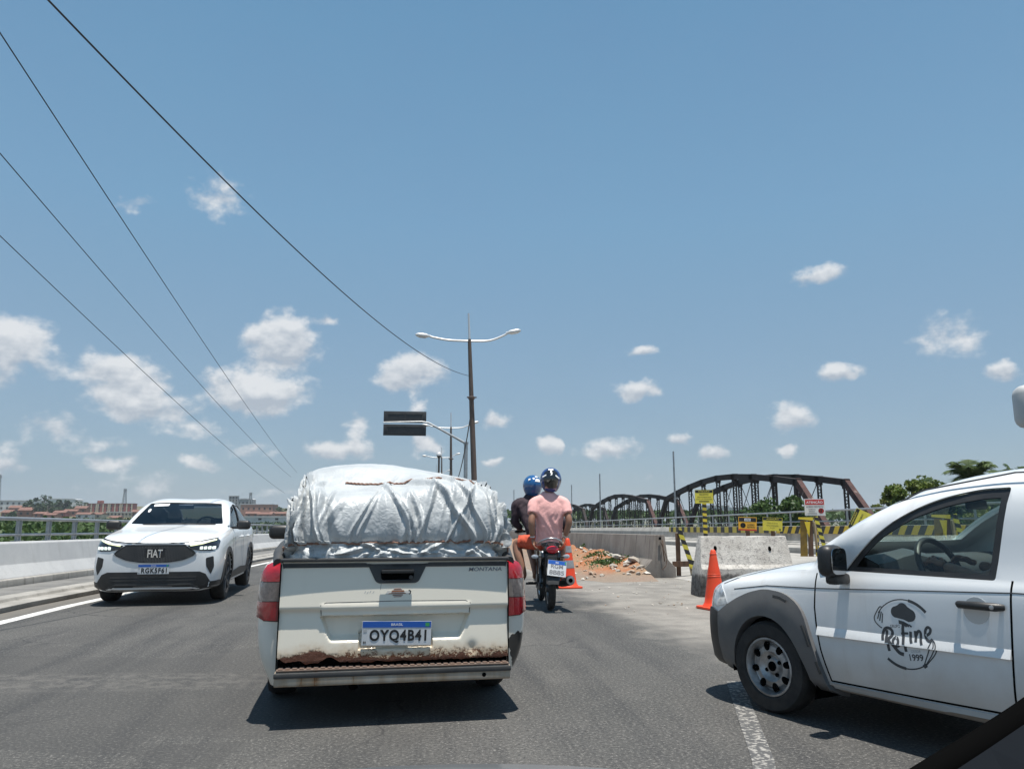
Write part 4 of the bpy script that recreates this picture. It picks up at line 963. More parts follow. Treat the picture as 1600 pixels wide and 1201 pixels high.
building('cream two-storey apartment row in front of the red blocks', 166, 206, 799, 811, 520, 'cream', 'flat', 2, 7, name='apartment_block', cat='building')
building('grey tower block standing over the oncoming car', 358, 371, 774, 792, 620, 'grey', 'flat', 4, 3, name='block', cat='building')
building('grey hall with low arched roof beside the tower block', 371, 395, 779, 790, 640, 'grey', 'arch', 1, 4, name='hall', cat='building')
building('pinkish building with white parapet right of the tower block', 376, 426, 787, 800, 560, 'salmon', 'flat', 1, 6, name='block', cat='building')
building('long low white warehouse behind the left railing', 366, 446, 806, 813, 330, 'white', 'flat', 1, 3, name='warehouse', cat='building')
building('white warehouse far behind the lattice of the larger truss', 1104, 1140, 789, 800, 420, 'white', 'flat', 1, 4, name='warehouse', cat='building')
building('second white warehouse far behind the lattice, nearer the green bush', 1142, 1176, 792, 802, 430, 'white', 'flat', 1, 4, name='warehouse', cat='building')
TLAB = iter(['broad dark tree on the hilltop beside the long pale hall', 'dark tree right of the broad hilltop tree, left of the red apartments', 'rounded tree below the broad hilltop tree', 'dark tree at the corner of the large white block', 'far tree cresting the hill behind the long pale hall', 'small tree between the pale hall and the red apartments', 'low tree just over the left railing under the white block', 'small tree beside the silver tarpaulin above the brick houses', 'small tree on the ridge right of the grey tower block', 'tiny far tree just left of the red apartment blocks'])
for (u, vt, vb, Y, n) in [(60, 777, 806, 520, 900), (95, 781, 803, 540, 900), (75, 783, 806, 500, 700), (48, 786, 806, 520, 500), (72, 773, 790, 690, 400), (106, 784, 800, 600, 400), (20, 801, 812, 420, 400), (440, 792, 804, 560, 300), (405, 790, 800, 640, 300), (128, 783, 791, 700, 200)]:
    c, r = crown_at(u, vt, vb, Y, 16 if n > 600 else 12); tree('hill_tree', next(TLAB), (c.x, Y, hill(c.x, Y)), c, r, n, .8, 'leaf_dark', seed=int(u), group='trees on the far hillside', limbs=3, nc=14)
def lattice_tower(label, u, vt, Y):
    p = at_y(u, vt, Y); zb = hill(p.x, Y); h = p.z - zb; t = thing('radio_mast', label, 'mast', (p.x, Y, zb)); mb = MB(); w0, w1 = 1.6, .45
    for sx, sy in ((-1, -1), (1, -1), (1, 1), (-1, 1)): mb.beam((sx * w0, sy * w0, 0), (sx * w1, sy * w1, h), .35, .35)
    mb.build('legs', 'galv', t); mb = MB(); n = 9
    for i in range(n):
        a = i / n; b_ = (i + 1) / n; wa = w0 + (w1 - w0) * a; wb = w0 + (w1 - w0) * b_
        mb.beam((-wa, -wa, h * a), (wb, -wb, h * b_), .2, .2); mb.beam((wa, wa, h * a), (-wb, wb, h * b_), .2, .2)
    mb.build('bracing', 'galv', t); mb = MB(); mb.box((0, 0, h * .93), (1.9, 1.9, 1.6)); mb.build('antenna', 'galv', t)
lattice_tower('radio mast rising behind the red apartment blocks', 196, 763, 640); lattice_tower('tall lattice tower beyond the white block', 0, 741, 560); lattice_tower('thin mast beside the grey tower block', 392, 769, 620)
for u, k in ((155, 'left'), (160, 'right')):
    p = at_y(u, 782, 640); t = thing('water_tank', 'small red water tank over the apartment blocks, %s of the pair from the radio mast' % ('second' if k == 'left' else 'first'), 'water tank', (p.x, 640, hill(p.x, 640)), 0, 'water tanks of the town'); h = p.z - t.location.z; mb = MB(); mb.lathe([(.9, 0), (.9, h - 2.5), (1.3, h - 2.4), (1.3, h), (0, h + .2)], 10); mb.build('shell', wm['pink'], t, smooth=40)
# ================================================================= VEHICLES
RX = Matrix.Rotation(PI / 2, 4, 'Y')
def wheel(parent, x, y, r, w, side, style='steel', rimr=None, steer=0.0):
    """side -1: left of the car (outer face towards -x)"""
    rimr = rimr or r * .62
    h = bpy.data.objects.new('wheel', None); C.objects.link(h); h.parent = parent; h.location = (x, y, r); h.rotation_euler = (0, 0, steer); h.empty_display_size = .1
    o = side
    Mx = Matrix.Rotation(PI / 2 * o, 4, 'Y')                    # lathe z -> outward
    mb = MB(); mb.lathe([(rimr, -w / 2 + .01), (r * .93, -w / 2), (r * .985, -w / 2 + .025), (r, -w / 4), (r, w / 4), (r * .985, w / 2 - .025), (r * .93, w / 2), (rimr + .012, w / 2 + .004), (rimr, w / 2 - .012)], 44, M=Mx, closed=True); ty = mb.build('tyre', 'rubber', h, smooth=40)
    if style == 'steel':
        z = w / 2
        mb = MB(); mb.lathe([(rimr, -z * .6), (rimr, z - .004), (rimr - .012, z - .002), (rimr - .022, z - .02), (rimr - .03, z - .055), (rimr * .80, z - .060), (rimr * .70, z - .035), (rimr * .52, z - .030), (rimr * .40, z - .055), (rimr * .30, z - .060), (rimr * .24, z - .045), (0, z - .045)], 40, M=Mx); rim = mb.build('rim', 'rim', h, smooth=35)
        for k in range(8):
            a = 2 * PI * k / 8 + .2; mb = MB(); mb.lathe([(.0, .003), (.027, .003), (.03, 0), (.03, -.012)], 14, M=Mx @ Matrix.Translation((rimr * .70 * math.cos(a), rimr * .70 * math.sin(a), z - .030)) @ Matrix.Rotation(a, 4, 'Z') @ Matrix.Diagonal((1.0, .75, 1, 1))); mb.build('rim_hole', 'dark', rim)
        for k in range(4):
            a = 2 * PI * k / 4 + .5; mb = MB(); mb.lathe([(.013, -.02), (.013, .008), (.0, .012)], 6, M=Mx @ Matrix.Translation((rimr * .32 * math.cos(a), rimr * .32 * math.sin(a), z - .055))); mb.build('wheel_bolt', 'dark', rim)
        mb = MB(); mb.lathe([(.032, -.03), (.032, .004), (.02, .012), (0, .012)], 16, M=Mx @ Matrix.Translation((0, 0, z - .045))); mb.build('hub', 'dark', rim)
    else:
        z = w / 2
        mb = MB(); mb.lathe([(rimr, -z * .6), (rimr, z - .002), (rimr - .015, z - .002), (rimr - .02, z - .03), (rimr - .02, -z * .5)], 40, M=Mx); rim = mb.build('rim', 'alloy', h, smooth=35)
        for k in range(5):
            for d in (-.13, .13):
                a = 2 * PI * k / 5 + d + .3; mb = MB(); mb.beam((0.02 * math.cos(a), .02 * math.sin(a), z - .03), ((rimr - .01) * math.cos(a), (rimr - .01) * math.sin(a), z - .012), .03, .03); 
                mb.v = [tuple(Mx @ Vector(q)) for q in mb.v]; mb.build('spoke', 'alloy', rim, bevel=.006)
        mb = MB(); mb.lathe([(.05, -.02), (.05, .01), (.03, .018), (0, .018)], 18, M=Mx @ Matrix.Translation((0, 0, z - .02))); mb.build('hub', 'black', rim, smooth=40)
    mb = MB(); mb.lathe([(rimr * .9, -w / 2), (rimr * .9, w * .15)], 24, M=Mx); mb.build('brake_disc', 'dark', h)
    return h
def plate(parent, text, M, w=.40, h=.13, two=None):
    """local: x right, y up, z out"""
    p = bpy.data.objects.new('licence_plate', MB().box((0, 0, 0), (w, h, .006)).mesh('licence_plate')); C.objects.link(p); p.data.materials.append(MT['plate']); p.parent = parent; p.matrix_local = M
    bh = h * .25
    mb = MB(); mb.box((0, h / 2 - bh / 2 - .002, .0036), (w - .006, bh, .001)); mb.build('blue_band', 'plate_blue', p)
    if two:
        lettering(two[0], p, (0, .02 * h / .17, .004), (0, 0, 0), w * .66, h * .27, 'grey_ink', .03, .0006); lettering(two[1], p, (0, -h * .27, .004), (0, 0, 0), w * .8, h * .29, 'grey_ink', .03, .0006)
    else:
        lettering(text, p, (w * .02, -h * .13, .004), (0, 0, 0), w * .82, h * .56, 'ink', .034, .0006, spacing=1.16)
        lettering('BR', p, (-w * .455, -h * .38, .004), (0, 0, 0), w * .045, h * .09, 'ink', 0, .0005)
        mb = MB(); mb.box((-w * .455, h * .1, .0036), (w * .05, h * .12, .001)); mb.build('security_mark', 'faint_ink', p)
    lettering('BRASIL', p, (0, h / 2 - bh / 2 - .002, .0046), (0, 0, 0), w * .17, bh * .42, 'white_ink', .01, .0004)
    mb = MB(); mb.box((w * .44, h / 2 - bh / 2 - .002, .0042), (w * .06, bh * .62, .001)); fl = mb.build('flag', 'green_ink', p)
    return p
def decal(bvh, me, fn, axis, sign, off, parent, m, name, flip=False):
    """flat print wrapped on the bodywork"""
    for v in me.vertices:
        a, b = fn(v.co.x, v.co.y)
        o = Vector((6 * sign, a, b)) if axis == 'x' else Vector((a, 6 * sign, b)); d = Vector((-sign, 0, 0)) if axis == 'x' else Vector((0, -sign, 0))
        h, n, i, t = bvh.ray_cast(o, d)
        if h is None: h = o + d * 5.2; n = -d
        if n.dot(d) > 0: n = -n
        v.co = h + n * (off + (.0008 if v.co.z > 0 else 0))
    bm = bmesh.new(); bm.from_mesh(me); bmesh.ops.recalc_face_normals(bm, faces=bm.faces); bm.to_mesh(me); bm.free()
    return mk(name, me, m, parent)
def seat_obj(parent, x, y, m='seat', z=.45):
    mb = MB(); mb.grid([[(x - .23, y + .25, z), (x + .23, y + .25, z)], [(x - .23, y - .2, z - .03), (x + .23, y - .2, z - .03)], [(x - .23, y - .34, z + .5), (x + .23, y - .34, z + .5)]]); me = mb.mesh('s'); me = evaluated(me, [('SOLIDIFY', dict(thickness=.12, offset=0)), ('BEVEL', dict(width=.04, segments=2))]); s = mk('seat', me, m, parent, smooth=50)
    mb = MB(); mb.box((x, y - .36, z + .60), (.26, .09, .18)); mb.build('headrest', m, s, bevel=.03)

# ----------------------------------------------------------------- pickup with logo (right)
def make_logo_pickup():
    t = thing('pickup_truck', 'white pickup with grey wheel arch flares and dark round chef logo on its door', 'pickup truck', (2.969, 5.293, 0), .3972); t.scale = (.962,) * 3
    st = [
     (.745, [0, .40, .47, .50, .50, .47, .43, .30, 0], [.26, .26, .29, .42, .54, .655, .69, .715, .725]),
     (.70, [0, .52, .62, .64, .64, .60, .555, .40, 0], [.23, .23, .27, .42, .56, .69, .735, .765, .78]),
     (.60, [0, .56, .70, .735, .735, .70, .65, .45, 0], [.2, .2, .26, .42, .58, .735, .785, .82, .835]),
     (.40, [0, .6, .77, .80, .80, .765, .71, .48, 0], [.2, .2, .26, .42, .6, .78, .84, .88, .895]),
     (0.0, [0, .62, .80, .825, .825, .80, .745, .5, 0], [.2, .2, .26, .42, .6, .82, .905, .955, .975]),
     (-.30, [0, .62, .80, .83, .832, .81, .765, .54, 0], [.2, .2, .26, .42, .59, .84, .945, 1.015, 1.035]),
     (-.47, [0, .62, .80, .83, .835, .815, .785, .73, 0], [.2, .2, .26, .42, .59, .845, .955, 1.115, 1.09]),
     (-.70, [0, .62, .80, .83, .835, .818, .79, .705, 0], [.2, .2, .26, .42, .59, .85, .955, 1.255, 1.27]),
     (-.90, [0, .62, .80, .83, .835, .82, .79, .675, 0], [.2, .2, .26, .42, .59, .855, .957, 1.348, 1.385]),
     (-1.10, [0, .62, .80, .83, .835, .82, .79, .65, 0], [.2, .2, .26, .42, .59, .86, .958, 1.415, 1.46]),
     (-1.30, [0, .62, .80, .83, .835, .82, .79, .635, 0], [.2, .2, .26, .42, .59, .865, .96, 1.46, 1.508]),
     (-1.62, [0, .62, .80, .83, .835, .82, .79, .625, 0], [.2, .2, .26, .42, .59, .87, .965, 1.49, 1.54]),
     (-2.10, [0, .62, .80, .83, .835, .82, .79, .62, 0], [.2, .2, .26, .42, .59, .87, .97, 1.485, 1.535]),
     (-2.26, [0, .62, .80, .83, .835, .82, .79, .63, 0], [.2, .2, .26, .42, .59, .87, .97, 1.44, 1.47]),
     (-2.36, [0, .62, .80, .83, .835, .82, .79, .755, 0], [.2, .2, .26, .42, .59, .87, .97, 1.01, .99]),
     (-3.40, [0, .62, .79, .82, .825, .81, .785, .755, 0], [.26, .26, .3, .44, .59, .87, .97, 1.01, .99]),
     (-3.66, [0, .60, .74, .77, .78, .77, .75, .72, 0], [.3, .3, .33, .44, .59, .87, .96, 1.0, .98])]
    st = [(y, list(zip(x, z))) for y, x, z in st]
    skin = loft_half(st, creases=(2, 6)).mesh('body'); bv = bvh_of(skin)
    win = round_poly(crom([(-.627, .955), (-.715, 1.05), (-.863, 1.189), (-1.025, 1.298), (-1.215, 1.379), (-1.43, 1.427), (-1.605, 1.437)], 5) + [(-1.533, .955)], .015, 2)
    inner = round_poly(crom([(-.70, .985), (-.775, 1.066), (-.90, 1.175), (-1.05, 1.265), (-1.23, 1.337), (-1.43, 1.378), (-1.555, 1.387)], 5) + [(-1.495, .985)], .012, 2)
    ws = [(-.60, 1.125), (.60, 1.125), (.545, 1.425), (-.545, 1.425)]
    rw = [(-.52, 1.12), (.52, 1.12), (.50, 1.38), (-.50, 1.38)]
    cuts = [cutter(win, 'x', -1.2, 1.2), cutter(ws, 'y', -1.30, -.42), cutter(rw, 'y', -2.6, -2.15)]
    for yy in (-.01, -2.72):
        for s in (-1, 1): cuts.append(cutter(circle(yy, .285, .35, 40), 'x', s * .42, s * 1.2))
    body = mk('body', cut_shell(skin, .035, cuts), 'paint_dusty', t, smooth=28)
    # glass
    for s in (-1, 1):
        fr = patch(bv, win, 'x', s, -.012, .012, .05, holes=[inner]).build('window_frame', 'black', t, smooth=40)
        patch(bv, inner, 'x', s, -.016, .004, .06).build('window_glass', 'glass', t, smooth=60)
    patch(bv, ws, 'y', 1, -.012, .005, .08, far=.35).build('windscreen', 'glass', t, smooth=60)
    mb = MB(); mb.box((0, -2.33, 1.25), (1.0, .006, .25)); mb.build('rear_window', 'glass', t)
    # trim
    dcr = {}
    for s in (-1, 1):
        fl = [(.47, .60), (.36, .665), (.24, .725), (.1, .775), (-.041, .796), (-.202, .774), (-.325, .684), (-.407, .478), (-.463, .288), (-.505, .205), (-.36, .2), (-.335, .30), (-.30, .39), (-.23, .505), (-.13, .59), (-.01, .622), (.11, .60), (.21, .53), (.28, .42), (.315, .30), (.33, .21), (.43, .21), (.46, .4)]
        bul = lambda a, b: .026 * max(0, 1 - abs(math.hypot(a + .02, b - .28) - .42) / .22) ** .5
        fl = crom(fl[:10], 4) + crom(fl[10:21], 4) + fl[21:]
        f_ = patch(bv, fl, 'x', s, .004, .06, .035, bulge=bul).build('wheel_arch_flare', 'flare', t, smooth=50)
        for pl in ([(-.10, .757), (-.16, .752), (-.21, .735)], [(-.335, .60), (-.36, .55), (-.385, .48)], [(-.425, .40), (-.445, .33)]):
            patch(bv, strip_poly(pl, .018), 'x', s, .040, .004, .02).build('flare_slot', 'trim', f_)
        rf = [(-2.72 + .52 * math.cos(i * PI / 14 - .1), .285 + .50 * math.sin(i * PI / 14 - .1)) for i in range(16)] + [(-2.72 + .36 * math.cos(PI * 15 / 14 - .1 - i * PI / 14), .285 + .345 * math.sin(PI * 15 / 14 - .1 - i * PI / 14)) for i in range(16)]
        patch(bv, rf, 'x', s, .004, .05, .05).build('wheel_arch_flare', 'flare', t, smooth=50)
        patch(bv, [(.43, .20), (.47, .60), (.60, .625), (.735, .60), (.74, .24), (.6, .2)], 'x', s, .012, .02, .035).build('bumper_corner', 'black', t, smooth=50)
        hl = round_poly([(.375, .665), (.50, .64), (.62, .635), (.63, .75), (.55, .785), (.485, .79), (.42, .735)], .02, 3)
        patch(bv, hl, 'x', s, .006, .02, .03).build('headlight', 'lens_clear', t, smooth=50)
        for pl in ([(-.421, .93), (-.413, .72), (-.425, .60), (-.445, .47), (-.49, .285)], [(-1.62, .96), (-1.612, .75), (-1.60, .5), (-1.585, .30)], [(-.49, .287), (-1.1, .296), (-1.585, .308)]):
            patch(bv, strip_poly(pl, .010), 'x', s, .0012, .002, .04).build('gap_crease_line', 'dark', t)
        patch(bv, strip_poly([(.32, .775), (0, .822), (-.42, .836), (-1.0, .868), (-1.64, .902), (-2.3, .91)], .006), 'x', s, .0015, .002, .05).build('gap_crease_line', 'trim', t)  # belt crease: thin dark strip painted in for its shade, no gap here
        patch(bv, strip_poly([(-.49, .265), (-1.1, .272), (-1.7, .285), (-2.2, .29)], .03), 'x', s, .01, .02, .05).build('sill_moulding', 'faint_ink', t)
        patch(bv, strip_poly([(.47, .80), (.2, .895), (-.1, .975), (-.38, 1.035)], .008), 'x', s, .001, .002, .04).build('gap_crease_line', 'trim', t)
        dc_ = patch(bv, [(-.43, .606), (-1.0, .616), (-1.60, .626), (-1.60, .580), (-1.0, .568), (-.43, .556)], 'x', s, .001, .004, .02, bulge=lambda a, b: .016 * min(1, max(0, (.606 + (-.43 - a) * .017 - b) / .045))).build('door_crease', 'paint_dusty', t, smooth=30); dcr[s] = dc_
        # handle
        hd = patch(bv, circle(-1.44, .80, .068, 22), 'x', s, .002, .004, .03).build('handle_recess', 'faint_ink', t, smooth=50)
        mb = MB(); mb.tube([(s * .826, -1.345, .826), (s * .858, -1.37, .826), (s * .862, -1.46, .828), (s * .858, -1.555, .828), (s * .826, -1.58, .828)], [.014, .02, .021, .022, .016], 10); hnd = mb.build('door_handle', 'black', t, smooth=50)
        mb = MB(); mb.lathe([(.011, 0), (.011, .006), (0, .007)], 12, M=Matrix.Translation((s * .878, -1.55, .828)) @ Matrix.Rotation(PI / 2 * s, 4, 'Y')); mb.build('lock', 'satin', hnd)
        # mirror
        mb = MB(); mb.box((0, 0, 0), (.185, .11, .19)); me = evaluated(mb.mesh('mirror_housing'), [('BEVEL', dict(width=.052, segments=4))]); hs = mk('mirror_housing', me, 'black', t, smooth=50, loc=(s * .945, -.655, 1.02), rot=(0, 0, s * -.10))
        mb = MB(); mb.prism(round_poly([(-.074, -.077), (.074, -.077), (.074, .077), (-.074, .077)], .045, 5), lambda p, q_, v: (p, v, q_), -.0575, -.052); mb.build('mirror_glass', mat('mirror_silver', (.32, .34, .36), .03, 1), hs, smooth=40)
        mb = MB(); mb.box((s * -.06, .0, -.108), (.16, .08, .065)); mb.build('mirror_foot', 'black', hs, bevel=.02)
        wheel(t, s * .745, 0, .295, .175, s, 'steel', .188, .05 if s else 0); wheel(t, s * .745, -2.72, .295, .175, s, 'steel', .188)
        mb = MB(); mb.grid([[(s * xx, -.01 + .36 * math.cos(a), .285 + .36 * math.sin(a)) for xx in (.40, .80)] for a in [i * PI / 16 - .2 for i in range(20)]]); mb.build('wheel_liner', 'dark', t)
    patch(bv, [(-.60, .22), (.60, .22), (.60, .60), (-.60, .60)], 'y', 1, .014, .02, .06).build('front_bumper', 'black', t, smooth=50)
    patch(bv, round_poly([(-.34, .62), (.34, .62), (.30, .70), (-.30, .70)], .02), 'y', 1, .006, .01, .06).build('grille', 'trim', t, smooth=50)
    mb = MB(); mb.tube([(-.55, -.47, 1.10), (0, -.43, 1.12), (.55, -.47, 1.10)], .012, 6); mb.build('wiper', 'black', t)
    mb = MB(); mb.tube([(-.66, -.72, 1.268), (-.66, -1.1, 1.435), (-.655, -1.62, 1.512), (-.65, -2.1, 1.505)], .005, 6); mb.build('roof_gutter', 'black', t, smooth=60)
    # interior
    mb = MB(); P = []
    for x in (-.74, -.6, -.5, -.38, -.22, -.08, .1, .4, .74):
        hump = .055 * math.exp(-((x + .38) / .2) ** 2)
        P.append([(x, -.50, 1.02), (x, -.66, 1.045), (x, -.75, 1.035 + hump), (x, -.83, 1.0 + hump), (x, -.85, .94), (x, -.83, .70), (x, -.75, .5)])
    mb.grid(P); mb.build('dashboard', 'dashm', t, smooth=50)
    mb = MB(); mb.lathe([(.185 + .018 * math.cos(a), .018 * math.sin(a)) for a in [i * 2 * PI / 8 for i in range(8)]], 36, closed=True)
    for a in (0.2, PI - .2, -PI / 2): mb.beam((.05 * math.cos(a), .05 * math.sin(a), -.01), (.165 * math.cos(a), .165 * math.sin(a), 0), .035, .015)
    mb.lathe([(0, -.03), (.075, -.03), (.08, 0), (.06, .025), (0, .03)], 20); sw = mb.build('steering_wheel', 'black', t, smooth=45, loc=(-.38, -.99, .975), rot=(rad(66), 0, 0))
    for x in (-.38, .38): seat_obj(t, x, -1.62)
    mb = MB(); mb.box((0, -2.25, .65), (1.4, .06, .95)); mb.build('cab_back', 'seat', t)
    mb = MB(); mb.box((0, -1.4, .27), (1.5, 1.9, .06)); mb.build('floor_pan', 'dark', t)
    mb = MB(); mb.box((0, 0, 0), (.22, .02, .06)); mb.build('rear_view_mirror', 'black', t, bevel=.01, loc=(0, -1.02, 1.36))
    mb = MB(); mb.box((0, 0, 0), (.003, .15, .085)); mb.build('sticker', mat('sticker_green_white', (.55, .68, .62), .5), t, loc=(.672, -1.36, 1.30), rot=(0, rad(-18), rad(4)))
    # logo on the driver's door, printed flat
    yc, zc = -1.025, .632
    bmx = bmesh.new(); bmx.from_mesh(skin); bmx.from_mesh(dcr[-1].data); bv = BVHTree.FromBMesh(bmx); bmx.free()
    def dec(me, nm, m='grey_logo', rot=0.0, c=(0, 0), sx=1.0, sy=1.0):
        def fn(a, b):
            a *= sx; b *= sy; x = a * math.cos(rot) - b * math.sin(rot) + c[0]; y = a * math.sin(rot) + b * math.cos(rot) + c[1]
            return yc - x, zc + y
        return decal(bv, me, fn, 'x', -1, .0012, lg, m, nm)
    MT['grey_logo'] = mat('charcoal_print', (.055, .058, .062), .5)
    def shape(poly, step=.012):
        V, T = fill2d(poly, (), step); me = bpy.data.meshes.new('print'); me.from_pydata([(x, y, 0) for x, y in V], [], T); return me
    lg = bpy.data.objects.new('door_logo', None); C.objects.link(lg); lg.parent = t; lg.empty_display_size = .1; lg['label'] = 'dark round chef hat logo with handwritten name'
    R = .187
    arc = lambda a0, a1, w, r=R: strip_poly([(r * math.cos(rad(a0 + (a1 - a0) * i / 14)), r * math.sin(rad(a0 + (a1 - a0) * i / 14))) for i in range(15)], w)
    dec(shape(arc(148, 80, .006)), 'logo_ring'); dec(shape(arc(80, 44, .016)), 'logo_ring'); dec(shape(arc(232, 268, .016)), 'logo_ring'); dec(shape(arc(268, 302, .007)), 'logo_ring')
    hat = []
    for cx, cy, r, a0, a1 in ((-.045, .115, .032, 250, 95), (-.005, .132, .036, 140, 30), (.040, .105, .034, 75, -80)):
        hat += [(cx + r * math.cos(rad(a0 + (a1 - a0) * i / 8)), cy + r * math.sin(rad(a0 + (a1 - a0) * i / 8))) for i in range(9)]
    dec(shape(hat + [(.03, .068), (0, .078), (-.03, .082)]), 'chef_hat'); dec(shape([(-.032, .073), (0, .068), (.03, .056), (.032, .04), (0, .048), (-.03, .052)]), 'chef_hat')
    def txt(s, w, h, c, rot, b=0.0, m='grey_logo', shear=0.0):
        me = text_mesh(s, 1.0, b, 0.0); co = np.empty(len(me.vertices) * 3); me.vertices.foreach_get('co', co); co = co.reshape(-1, 3); mn, mx = co.min(0), co.max(0)
        co[:, 0] = (co[:, 0] - (mn[0] + mx[0]) / 2) * w / (mx[0] - mn[0]); co[:, 1] = (co[:, 1] - (mn[1] + mx[1]) / 2) * h / (mx[1] - mn[1]); co[:, 0] += co[:, 1] * shear; co[:, 2] = 0
        me.vertices.foreach_set('co', co.ravel()); dec(me, 'lettering', m, rot, c)
    txt('GRUPO', .062, .017, (-.055, .036), .12)
    # handwritten name as brush strokes
    def stroke(P, w=.017, n=8): dec(shape(strip_poly(crom(P, n), w), .01), 'brush_stroke')
    stroke([(-.130, -.050), (-.135, -.020), (-.122, .012), (-.098, .022), (-.075, .008), (-.078, -.018), (-.100, -.040)]); stroke([(-.108, .010), (-.110, -.035), (-.105, -.085), (-.100, -.105)]); stroke([(-.100, -.040), (-.070, -.075), (-.040, -.105), (-.012, -.112)], .02)
    stroke([(-.048, -.020), (-.066, -.04), (-.060, -.068), (-.042, -.070), (-.034, -.045), (-.048, -.020)], .015)
    stroke([(.018, .045), (.0, .052), (-.008, .030), (-.006, -.02), (.0, -.075), (.004, -.095)]); stroke([(-.02, .0), (.004, .004), (.024, .006)], .012)
    stroke([(.038, .018), (.038, -.02), (.046, -.044)], .016); stroke([(.036, .045), (.042, .052)], .018)
    stroke([(.066, .025), (.068, -.01), (.070, -.035)], .016); stroke([(.070, .0), (.086, .026), (.098, .016), (.098, -.02), (.106, -.045)], .015)
    stroke([(.128, .006), (.150, .022), (.156, .044), (.140, .052), (.126, .03), (.128, -.005), (.148, -.02), (.166, -.008)], .015)
    txt('DESDE', .058, .015, (.062, -.085), .12, 0, 'faint_ink'); txt('1999', .082, .036, (.062, -.118), .12, .02)
    # spatula and whisk
    for P in ([(-.135, .135), (-.150, .132), (-.172, .10), (-.186, .07), (-.178, .045), (-.15, .022), (-.138, .018)], [(-.148, .11), (-.165, .065)], [(-.138, .108), (-.152, .055)], [(-.130, .10), (-.137, .045)]): stroke(P, .0065)
    for P in ([(.11, -.158), (.17, -.09), (.185, -.05), (.175, -.02), (.155, -.012)], [(.105, -.150), (.135, -.08), (.155, -.03), (.165, -.012)], [(.11, -.155), (.152, -.095), (.172, -.05), (.168, -.02)]): stroke(P, .006)
    stroke([(.10, -.162), (.118, -.148)], .02)
    return t
make_logo_pickup()
# ---- driver
def skinned(name, J, E, mats, parent=None, sub=2, smooth=80):
    """J: name -> (pos, radius or (rx, ry)); E: edges; first joint is the root"""
    names = list(J); me = bpy.data.meshes.new(name); me.from_pydata([tuple(J[n][0]) for n in names], [(names.index(a), names.index(b)) for a, b in E], [])
    o = bpy.data.objects.new('tmp', me); C.objects.link(o); md = o.modifiers.new('s', 'SKIN'); md.use_smooth_shade = True; md.branch_smoothing = .6
    sv = me.skin_vertices[0].data
    for i, n in enumerate(names):
        r = J[n][1]; sv[i].radius = r if isinstance(r, tuple) else (r, r); sv[i].use_root = (i == 0)
    ss = o.modifiers.new('u', 'SUBSURF'); ss.levels = sub; ss.render_levels = sub
    dg = bpy.context.evaluated_depsgraph_get(); dg.update(); out = bpy.data.meshes.new_from_object(o.evaluated_get(dg)); bpy.data.objects.remove(o)
    out.materials.clear(); return mk(name, out, mats, parent, smooth=smooth)
def garment(name, rings, limbs, mats, parent, off, voxel=.014, fold=.010, seed=1, sc=12, top=None):
    """clothing: elliptical rings along the trunk (centre, half-width vector, half-depth vector) plus tapered tubes, melted into one surface"""
    mb = MB(); n = 20; rows = []
    for c, hw, hd in rings: rows.append([Vector(c) - off + Vector(hw) * (math.copysign(abs(math.cos(a)) ** .8, math.cos(a))) + Vector(hd) * (math.copysign(abs(math.sin(a)) ** .8, math.sin(a))) for a in [2 * PI * k / n for k in range(n)]])
    vs = [p for r in rows for p in r]; m = len(rows)
    mb.add(vs, [(i * n + k, i * n + (k + 1) % n, (i + 1) * n + (k + 1) % n, (i + 1) * n + k) for i in range(m - 1) for k in range(n)] + [tuple(range(n))[::-1], tuple((m - 1) * n + k for k in range(n))])
    for pts, rs in limbs:
        P_ = [tuple(Vector(p) - off) + (r,) for p, r in zip(pts, rs)]; P_ = crom(P_, 5); mb.tube([q[:3] for q in P_], [q[3] for q in P_], 14)
    me = evaluated(mb.mesh(name), [('REMESH', dict(mode='VOXEL', voxel_size=voxel)), ('SMOOTH', dict(factor=.5, iterations=4))])
    o = mk(name, me, mats, parent, smooth=180); ns = [v.normal.copy() for v in me.vertices]
    for v, nn in zip(me.vertices, ns):
        p = v.co; q = abs(mnoise.noise((p.x * sc + p.z * 3, p.y * sc, p.z * sc * .45 + seed))); q2 = abs(mnoise.noise((p.x * sc * 2 - p.z * 9, p.y * sc, p.z * sc * 1.1 + seed))); kf = 1.0 if top is None else min(1, max(.25, (top - p.z) / .30)); v.co = p + nn * fold * kf * (.5 - q * 2.2 - q2 * .8)
    me.update(); return o
